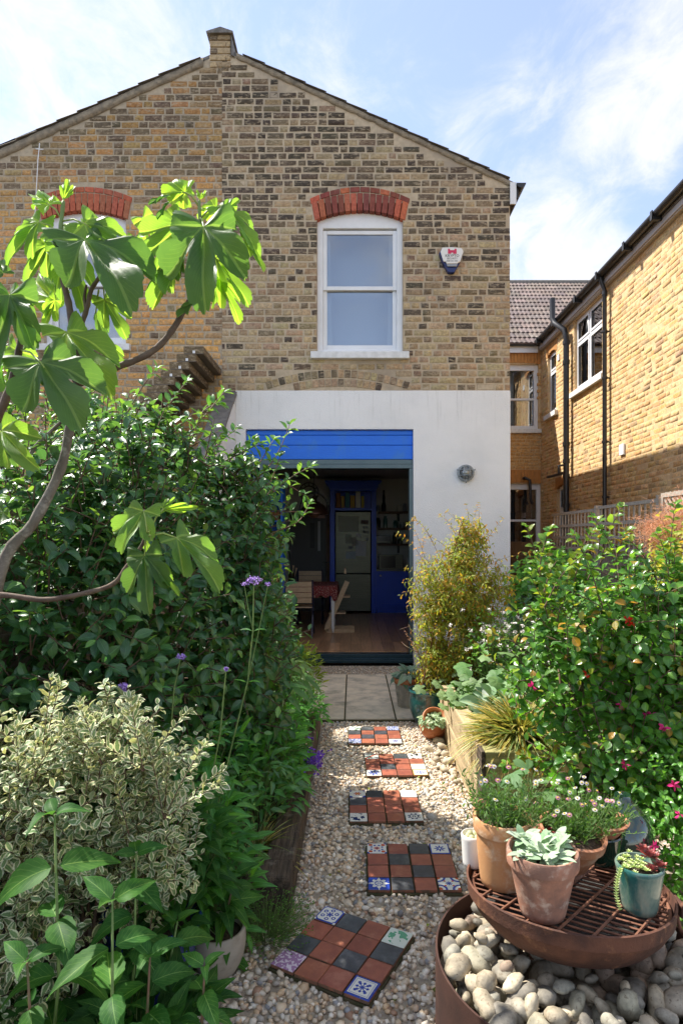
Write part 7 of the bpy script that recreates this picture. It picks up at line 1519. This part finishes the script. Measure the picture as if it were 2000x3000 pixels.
# behind: hydrangea, smoke bush, golden shrub
bush('hydrangea_shrub', 'yellowish green shrub in the side passage between white wall and trellis', 'shrub', (2.1, 6.6, 0), [((1.95, 6.5, 1.1), (.3, .3, .42)), ((2.2, 6.5, 1.15), (.3, .3, .3)), ((2.1, 6.5, .6), (.4, .3, .5))], 300, T_rnd, L['mid'], .11, M['twig'], per=7, spl=.2, nobj=80, cols=((1.6, 1.25, 1), (1, 1, 1), (2.2, 1.6, 1)), rin=.3, stems=4)
bush('background_shrub', 'soft green shrub under the trellis behind the glossy shrub', 'shrub', (2.3, 5.2, .3), [((2.2, 5.1, .85), (.5, .35, .5)), ((2.6, 4.9, .95), (.3, .4, .45)), ((1.9, 5.3, .65), (.4, .3, .4))], 520, T_rnd, L['soft'], .05, M['twig'], per=8, spl=.18, nobj=100, cols=((.9, 1.2, .8), (.6, .9, .6), (1.2, 1.3, .9)), rin=.3, stems=5)
bush('golden_shrub', 'golden yellow leaved shrub at the right edge below the smoke bush', 'shrub', (2.5, 4.5, .3), [((2.42, 4.5, 1.45), (.22, .25, .38)), ((2.55, 4.5, 1.0), (.3, .3, .4))], 230, T_rnd, L['yellow'], .06, M['twig'], per=7, spl=.16, nobj=90, cols=((1, 1, 1), (.8, .95, .8), (1.1, 1, 1)), rin=.3, stems=3)
sm = thing('smoke_bush', 'pinkish orange smoke bush plumes at the right edge below the lattice', 'shrub', (2.5, 4.75, .3)); q = MB(); q.tube([(2.5, 4.75, .3), (2.48, 4.7, 1.0), (2.42, 4.65, 1.7)], [.015, .012, .006], 7); q.build('stem', M['twig'], sm)
SMm = mk('smoke_plume', (.62, .26, .14), (.72, .40, .22), sc=20, rough=.9)
n = 5200; cs = np.array([(2.28, 4.65, 1.70), (2.45, 4.65, 1.75), (2.6, 4.6, 1.72), (2.4, 4.65, 1.58), (2.5, 4.6, 1.85)]); c0_ = cs[rng.integers(0, 5, n)] + rng.normal(0, 1, (n, 3)) * [.075, .09, .06]; d_ = rng.normal(0, 1, (n, 3)); tubes_np('plumes', c0_, c0_ + unit(d_) * .045, .0011, SMm, sm, seg=1)
bush('climber_foliage', 'sprays of light green foliage above the lattice at the right edge', 'climber', (2.85, 4.3, .9), [((2.75, 4.4, 1.75), (.12, .3, .25))], 60, T_lan, L['soft'], .05, M['gstem'], per=7, spl=.15, nobj=20, rin=.2, stems=2)
bush('background_shrub', 'dark evergreen shrub filling the gap behind the astrantia', 'shrub', (1.75, 5.9, 0), [((1.75, 5.8, .65), (.35, .25, .5))], 220, T_hedge, L['hedge'], .07, M['twig'], per=7, spl=.18, nobj=40, cols=((1.5, 1.5, 1.2), (1, 1, 1)), rin=.3, stems=3)
# ================================================================ kadai fire bowl and its pots
KB = Vector((.668, 1.925, .555)); KM = Matrix.Rotation(R(-5), 3, 'X') @ Matrix.Rotation(R(1.5), 3, 'Y')
kd = thing('fire_bowl', 'wide rusty iron fire bowl with a bar grate standing on cobbles', 'fire bowl', (KB.x, KB.y, .4))
def kp(x, y, z): return KB + KM @ Vector((x, y, z))
q = MB(); q.lathe([(0, -.175), (.10, -.170), (.18, -.148), (.245, -.112), (.283, -.072), (.300, -.040), (.3045, -.038), (.309, .002), (.303, .004), (.298, -.036), (.278, -.072), (.24, -.106), (.175, -.14), (.1, -.162), (0, -.167)], KB, 72, KM); q.build('bowl', M['rust'], kd, smooth=True, auto=35)
q = MB(); q.lathe([(0, -.075), (.15, -.073), (.25, -.068)], KB, 32, KM); q.build('ash_bed', M['coal'], kd, smooth=True)
q = MB(); q.tube([kp(.288 * math.cos(a), .288 * math.sin(a), -.022) for a in [2 * math.pi * i / 48 for i in range(49)]], .006, 8); q.build('grate_ring', M['bars'], kd, smooth=True)
for i in range(-9, 10):
    o_ = i * .030; hl = math.sqrt(max(0, .287 ** 2 - o_ ** 2)); ca, sa = math.cos(R(-32)), math.sin(R(-32))
    if hl > .04: q = MB(); q.tube([kp(o_ * sa * -1 + ca * s, o_ * ca + sa * s, -.021) for s in (-hl, 0, hl)], .0034, 6); q.build('grate_bar', M['bars'], kd)
for i in range(-3, 4):
    o_ = i * .082; hl = math.sqrt(max(0, .287 ** 2 - o_ ** 2)); ca, sa = math.cos(R(48)), math.sin(R(48)); q = MB(); q.tube([kp(o_ * sa * -1 + ca * s, o_ * ca + sa * s, -.015) for s in (-hl, 0, hl)], .0042, 6); q.build('cross_bar', M['bars'], kd)
q = MB(); hcn = kp(.312, -.08, -.03); q.tube([hcn + Vector((.012 * 0 + .01, .035 * math.cos(a), -.03 + .045 * math.sin(a))) for a in [2 * math.pi * i / 20 for i in range(21)]], .006, 8); q.build('ring_handle', M['bars'], kd, smooth=True)
q = MB(); q.obox(kp(.308, -.08, -.022), (1, 0, 0), (0, 1, 0), (0, 0, 1), .008, .03, .02); q.build('handle_bracket', M['rust'], kd, bevel=.004)
for a in (80, 200, 320): q = MB(); q.tube([kp(.13 * math.cos(R(a)), .13 * math.sin(R(a)), -.14), kp(.13 * math.cos(R(a)), .13 * math.sin(R(a)), -.2)], .008, 6); q.build('foot', M['rust'], kd)
GZ = KB.z - .008
def at_g(u, v):  # a point on the grate
    p = G(u, v, GZ); return p
def gz(x, y): n_ = KM @ Vector((0, 0, 1)); return KB.z - .011 - ((x - KB.x) * n_.x + (y - KB.y) * n_.y) / n_.z
def on_bowl(x, y): return (x, y, gz(x, y))
p1 = on_bowl(.543, 1.765); pf = lathe_pot('potted_lambs_ear', 'tapered terracotta pot of woolly silver lamb ears at the front of the fire bowl', p1, potprof(.062, .092, .185, .009, .042), M['terra2'], 'potted plant', soilz=.155, soilr=.088)
T_lamb = [leaf_t(w=.46, sh=.6, n=8, fold=.25, droop=d, peak=.5, cols=2, curl=.4, ph=i) for i, d in enumerate((.1, .35, .6, .8))]
PP, DD, NN, SS = [], [], [], []
for r_ in range(17):
    a = rnd.uniform(0, 6.28); rr = .075 * math.sqrt(rnd.random()); cx, cy = p1[0] + rr * math.cos(a), p1[1] + rr * math.sin(a); tl = rr / .075
    for k in range(8): b = a + rnd.uniform(-2.6, 2.6); el = rnd.uniform(.25, 1.5) - tl * .3; PP.append((cx, cy, p1[2] + .16 + rnd.uniform(0, .02))); DD.append((math.cos(b) * math.cos(el), math.sin(b) * math.cos(el), math.sin(el) + .05)); NN.append((-math.cos(b) * .5, -math.sin(b) * .5 - .1, 1)); SS.append(rnd.uniform(.04, .068))
emit(pf, T_lamb, np.array(PP), frames(np.array(DD), np.array(NN)), np.array(SS), tints(len(PP), ((.8, .95, .75), (1, 1.05, .95), (.65, .85, .6))), L['silver'], 136)
# tall pot with fleabane
p2 = on_bowl(.475, 1.95); T_fl = [leaf_t(w=.28, n=3, fold=.2, droop=d) for d in (.1, .4)]
def fleabane(par, c, r, h, nst, nfl, cols=((.55, .7, .35), (.8, .9, .5), (.4, .55, .3)), spread=1.5):
    A = np.array(c) + np.stack([rng.normal(0, r * .5, nst), rng.normal(0, r * .5, nst), np.zeros(nst)], 1); B = A + np.stack([(A[:, 0] - c[0]) * spread + rng.normal(0, r * .35, nst), (A[:, 1] - c[1]) * spread + rng.normal(0, r * .35, nst), h * rng.uniform(.35, 1.1, nst)], 1)
    tubes_np('stems', A, B, .0009, M['gstem'], par); k = 10; PP = np.concatenate([A + (B - A) * (j + rng.random((nst, 1))) / k * .85 for j in range(k)]); n_ = len(PP); emit(par, T_fl, PP, frames(unit(rng.normal(0, .7, (n_, 3)) + [0, 0, .6]), rng.normal(0, 1, (n_, 3))), .02 * rng.uniform(.6, 1.3, n_), tints(n_, cols), L['soft'], 40)
    ft = [leaf_t(w=.16, n=2, fold=0, droop=.0, petiole=.2)]; idx = np.argsort(-B[:, 2])[:nfl * 2]; idx = rng.permutation(idx)[:nfl]
    for i in idx:
        p = B[i]; q = 14; a = np.arange(q) * 6.283 / q; tl = unit(np.array([[rng.normal(0, .35), rng.normal(-.5, .35), 1.]]))[0]; x = unit(np.cross(tl, [[0, 1, 0]]))[0]; y = np.cross(tl, x); D_ = np.cos(a)[:, None] * x + np.sin(a)[:, None] * y + tl * .1
        W = np.einsum('nij,vj->nvi', frames(D_, np.tile(tl, (q, 1))) * .0095, ft[0][0]) + p; pink = rng.random() < .4; fm = flat('pink_petals', (.62, .22, .40)) if pink else flat('daisy_petals', (.80, .76, .76)); o = mesh_np('flower', W.reshape(-1, 3), (ft[0][1][None] + (np.arange(q) * len(ft[0][0]))[:, None, None]).reshape(-1, 4), fm, par)
        g4 = MB(); g4.lathe([(0, .0035), (.0032, .002), (.0035, 0)], p + tl * .001, 6); g4.build('flower_centre', flat('daisy_eye', (.65, .45, .04)), o)
pt2 = lathe_pot('potted_fleabane', 'tall orange-stained terracotta pot of pink fleabane left on the fire bowl', p2, potprof(.070, .084, .21, .009, .045, bulge=.002), M['terra3'], 'potted plant', soilz=.185, soilr=.08); fleabane(pt2, (p2[0], p2[1], p2[2] + .185), .065, .15, 150, 16, spread=1.1)
p3 = on_bowl(.405, 2.07); pw_ = lathe_pot('potted_cactus', 'small smooth white ceramic pot with a tiny cactus at the left rim', p3, potprof(.036, .042, .105, th=.005, inner=.8), M['whitepot'], 'potted plant', soilz=.085, soilr=.037)
for i in range(6): a = i * 1.05; q = MB(); q.lathe([(0, 0), (.010, .004), (.012, .012), (.008, .022), (0, .026)], (p3[0] + .018 * math.cos(a), p3[1] + .018 * math.sin(a), p3[2] + .082), 10); q.build('cactus_ball', flat('cact', (.5, .52, .3), .8), pw_, smooth=True)
p4 = on_bowl(.70, 2.02); tm4 = Matrix.Rotation(R(10), 3, 'X') @ Matrix.Rotation(R(7), 3, 'Y'); pb4 = lathe_pot('potted_fleabane', 'wide low terracotta pan of white daisies and maroon houseleek', (p4[0], p4[1], p4[2] + .04), [(0, 0), (.065, 0), (.078, .03), (.090, .06), (.098, .085), (.105, .087), (.107, .115), (.099, .118), (.094, .09), (.06, .07)], M['terra'], 'potted plant', soilz=.09, soilr=.096, mat=tm4)
q = MB(); q.lathe(potprof(.05, .062, .055), p4, 24); q.build('stand_pot', M['terra2'], pb4, smooth=True); fleabane(pb4, (p4[0] + .02, p4[1] + .01, p4[2] + .13), .07, .105, 170, 20, spread=1.0)
def rosette(par, c, r, n_, m_, cols, T=None):
    T = T or [leaf_t(w=.5, n=3, fold=.2, droop=-.15, peak=.55)]; k = np.arange(n_); a = k * 2.4; el = .15 + 1.2 * (1 - k / n_); D_ = np.stack([np.cos(a) * np.cos(el), np.sin(a) * np.cos(el), np.sin(el)], 1); el2 = el; emit(par, T, np.tile(np.array(c)[None], (n_, 1)), frames(D_, np.stack([-np.cos(a), -np.sin(a), np.full(n_, .8)], 1)), r * (.45 + .55 * k / n_), tints(n_, cols, .15), m_, n_)
for dx, dy in ((-.055, -.03), (-.035, -.055), (-.06, .0)): rosette(pb4, (p4[0] + dx, p4[1] + dy, p4[2] + .135), .028, 18, L['maroon'], ((1.2, 1, 1), (2, 1.6, 1)))
p5 = on_bowl(.855, 2.13); pd = lathe_pot('potted_fleabane', 'dark glazed pot with an orange terracotta saucer rim of daisies at the back', p5, potprof(.055, .072, .10, th=.006), M['dkglaze'], 'potted plant'); q = MB(); q.lathe([(0, .1), (.06, .1), (.08, .125), (.092, .14), (.095, .146), (.088, .15), (.07, .13), (0, .128)], p5, 40); q.build('terracotta_pan', M['terra'], pd, smooth=True, auto=50); fleabane(pd, (p5[0], p5[1], p5[2] + .13), .06, .09, 110, 14, spread=.9)
p6 = (1.06, 2.42, 0.0); q = MB(); q.lathe([(0, 0), (.06, 0), (.075, .08), (.10, .22), (.118, .36), (.116, .46), (.095, .55), (.05, .60), (.035, .61), (.03, .63), (0, .63)], p6, 48); tag(q.build('glazed_jar', M['dkglaze'], smooth=True, auto=60), 'shiny dark green glazed jar behind the fire bowl', 'jar')
p7 = on_bowl(.838, 1.80); pt = lathe_pot('potted_succulents', 'blue-green glazed pot with pale stonecrop and maroon houseleek at the right', p7, potprof(.048, .068, .135, .0, 0, th=.007, inner=.86), M['glaze2'], 'potted plant', soilz=.118, soilr=.06)
for i in range(44):
    a = rnd.uniform(0, 6.28); rr = .052 * math.sqrt(rnd.random()); x_, y_ = p7[0] - .012 + rr * math.cos(a), p7[1] + rr * math.sin(a)
    if x_ < p7[0] + .02: rosette(pt, (x_, y_, p7[2] + .125 + rnd.uniform(0, .018)), .0125, 14, L['succ'], ((.9, 1, .7), (1.2, 1.15, 1)))
for dx, dy, dz, r_ in ((.03, .0, .03, .036), (.045, -.03, .018, .028), (.02, -.035, .012, .024), (.05, .02, .02, .026), (.025, .03, .035, .028)): rosette(pt, (p7[0] + dx, p7[1] + dy, p7[2] + .12 + dz), r_, 26, L['maroon'], ((1.1, 1, 1), (1.9, 1.5, 1.3), (.8, .8, .8)))
for i in range(16): t_ = i / 15; rosette(pt, (p7[0] - .068 - .012 * math.sin(t_ * 3), p7[1] - .03, p7[2] + .13 - t_ * .115), .0125 - .004 * t_, 10, L['succ'], ((.8, .95, .6), (1.1, 1.1, .9)))
p8 = on_bowl(.50, 2.14); lathe_pot('planter_pot', 'terracotta pot tucked behind the tall fleabane pot', p8, potprof(.055, .075, .17, .008, .04), M['terra'], 'pot', soilz=.14, soilr=.07)
# strawberry
p9 = (.64, 2.45, 0); ps = lathe_pot('potted_strawberry', 'strawberry plant with three-part toothed leaves behind the fire bowl', p9, potprof(.08, .10, .5, .01, .04, inner=.9), M['terra2'], 'potted plant', soilz=.45, soilr=.09)
T_st = [lobed_t([(0, 1), (70, .85), (-70, .85)], n=40, rings=4, lw=.5, droop=.25, wave=.03, sharp=2.2, serr=.06, base_r=.25, seed=i) for i in range(2)]
scatter_lobed(ps, T_st, L['soft'], [tuple(P(u, v, 2.4 + rnd.uniform(-.05, .05))) for u, v in ((1500, 2265), (1545, 2255), (1515, 2300), (1570, 2290), (1590, 2320), (1540, 2320), (1480, 2310), (1460, 2330), (1580, 2340), (1610, 2350), (1500, 2350), (1470, 2290))], .062, ((.75, 1.0, .75), (1., 1.15, .9)), 12, up=(0, -.5, 1))
# pots lower left
pb = lathe_pot('planter_pot', 'beige stoneware pot at the left edge of the gravel below the herbs', (-.51, 2.33, 0), potprof(.068, .10, .165, .0, 0, th=.009, inner=.85, bulge=.016), M['beige'], 'pot', soilz=.14, soilr=.09)
lathe_pot('planter_pot', 'dark blue glazed pot hidden under the leafy perennials', (-.72, 2.2, 0), potprof(.13, .17, .30, .008, .03, inner=.85), M['bluepot'], 'pot', soilz=.25, soilr=.155)
lathe_pot('planter_pot', 'wide beige bowl pot at the bottom left corner under the variegated shrub', (-.95, 2.0, 0), potprof(.16, .22, .24, .01, .03, inner=.85), M['beige'], 'pot', soilz=.2, soilr=.2)
T_dan = [leaf_t(w=.5, n=7, fold=.1, droop=.5, cols=2, ph=i) for i in range(2)]
clump('leafy_plant', 'leafy stem drooping over the beige stoneware pot', (-.50, 2.31, .15), .07, .14, 16, T_big, 'broad', .12, nobj=16, yb=-.3)

for lab, base, r, h, n, T_, mt, ll, cs in (('dark green broad leaved undergrowth at the bottom edge below the serrated perennials', (-.62, 1.75, 0), .24, .36, 260, T_big, 'broad', .10, ((.7, .75, .8), (.9, .9, .85), (.55, .65, .65))),
    ('deep green leafy undergrowth filling the bottom left corner', (-.98, 1.72, 0), .26, .34, 220, T_big, 'broad', .10, ((.7, .75, .8), (.9, .9, .85), (.55, .65, .65))),
    ('mid green leafy stems between the variegated shrub and the blue pot', (-.66, 2.25, .25), .2, .42, 230, T_big, 'broad', .10, ((.8, .85, .8), (1, 1, .9), (.6, .7, .7)))):
    clump('leafy_plant', lab, base, r, h, n, T_, mt, ll, nobj=120, cols=cs, yb=-.35, zlo=.15)

VS = [o for o in bpy.data.objects if o.get('category') == 'shrub' and 'cream-edged' in o.get('label', '')][0]
for i in range(34):
    u0, v0 = rnd.choice(((120, 2260), (300, 2240), (420, 2260), (240, 2420), (60, 2350), (380, 2450), (480, 2400), (90, 2600))); a = rnd.uniform(-2.6, -.5); l_ = rnd.uniform(170, 270); Y = rnd.uniform(1.8, 2.0)
    shoot(VS, [P(u0, v0, Y), P(u0 + .5 * l_ * math.cos(a), v0 + .55 * l_ * math.sin(a), Y - .03), P(u0 + l_ * math.cos(a), v0 + l_ * math.sin(a), Y - .05)], .0022, T_pit, L['pitto'], .04, 12, ((1, 1, 1), (1.15, 1.1, .85)), 0, tw=M['twig'], ang=.7, up=.5)
for lab, base, r, h, n, mt, ll, cs in (('fresh green lance-leaved plant arching over the dark sleeper', (-.47, 3.55, .14), .2, .42, 240, 'mid', .11, ((1, 1, 1), (1.3, 1.2, .9), (.7, .8, .8))), ('bright mid green leafy clump just right of the variegated shrub', (-.60, 2.45, .05), .2, .62, 260, 'mid', .11, ((1, 1, 1), (1.25, 1.15, .9), (.7, .8, .8))),
    ('light green lobed foliage under the fatsia near the patio edge', (-.55, 4.4, .14), .22, .42, 260, 'mid', .09, ((1.2, 1.2, .9), (.9, 1, .8)))):
    clump('leafy_plant', lab, base, r, h, n, T_lan, mt, ll, nobj=100, cols=cs, yb=-.35)
# fallen leaves and small weeds on the gravel
n = 70; PP = np.stack([rng.uniform(-.26, .7, n), rng.uniform(2.1, 5.3, n), rng.uniform(.012, .022, n)], 1); lt = thing('leaf_litter', 'scattered small dry brown leaves lying on the path gravel', 'leaf litter', (0, 3, 0)); lt['kind'] = 'stuff'
emit(lt, T_rnd, PP, frames(unit(rng.normal(0, 1, (n, 3)) * [1, 1, .12]), np.tile([0, 0, 1.], (n, 1)) + rng.normal(0, .25, (n, 3))), rng.uniform(.012, .03, n), tints(n, ((1.6, .9, .5), (1.1, .7, .4), (2.2, 1.5, .7))), L['soft'], 0, stuff='dry_leaves')

for _ in range(26):
    u0, v0 = rnd.uniform(1560, 1980), rnd.uniform(1650, 1950); Y = rnd.uniform(2.75, 3.1); l_ = rnd.uniform(110, 230); a = rnd.uniform(-2.2, -.9); gshoot([(u0, v0), (u0 + .4 * l_ * math.cos(a), v0 + .55 * l_ * math.sin(a)), (u0 + l_ * math.cos(a), v0 + l_ * math.sin(a))], Y, ((1, 1, 1), (1.4, 1.3, .9), (2.6, 1.3, .9)))
for _ in range(16):
    u0, v0 = rnd.uniform(1230, 1440), rnd.uniform(1560, 1850); l_ = rnd.uniform(70, 150); a = rnd.uniform(-2.8, -.3); shoot(jz, [P(u0, v0, 5.25), P(u0 + .5 * l_ * math.cos(a), v0 + .6 * l_ * math.sin(a), 5.22), P(u0 + l_ * math.cos(a), v0 + l_ * math.sin(a) * .9, 5.2)], .0018, T_j, L['jas'], .042, 8, ((1.8, 1.1, .7), (1.2, 1.2, .9), (2.2, .9, .6)), 0)
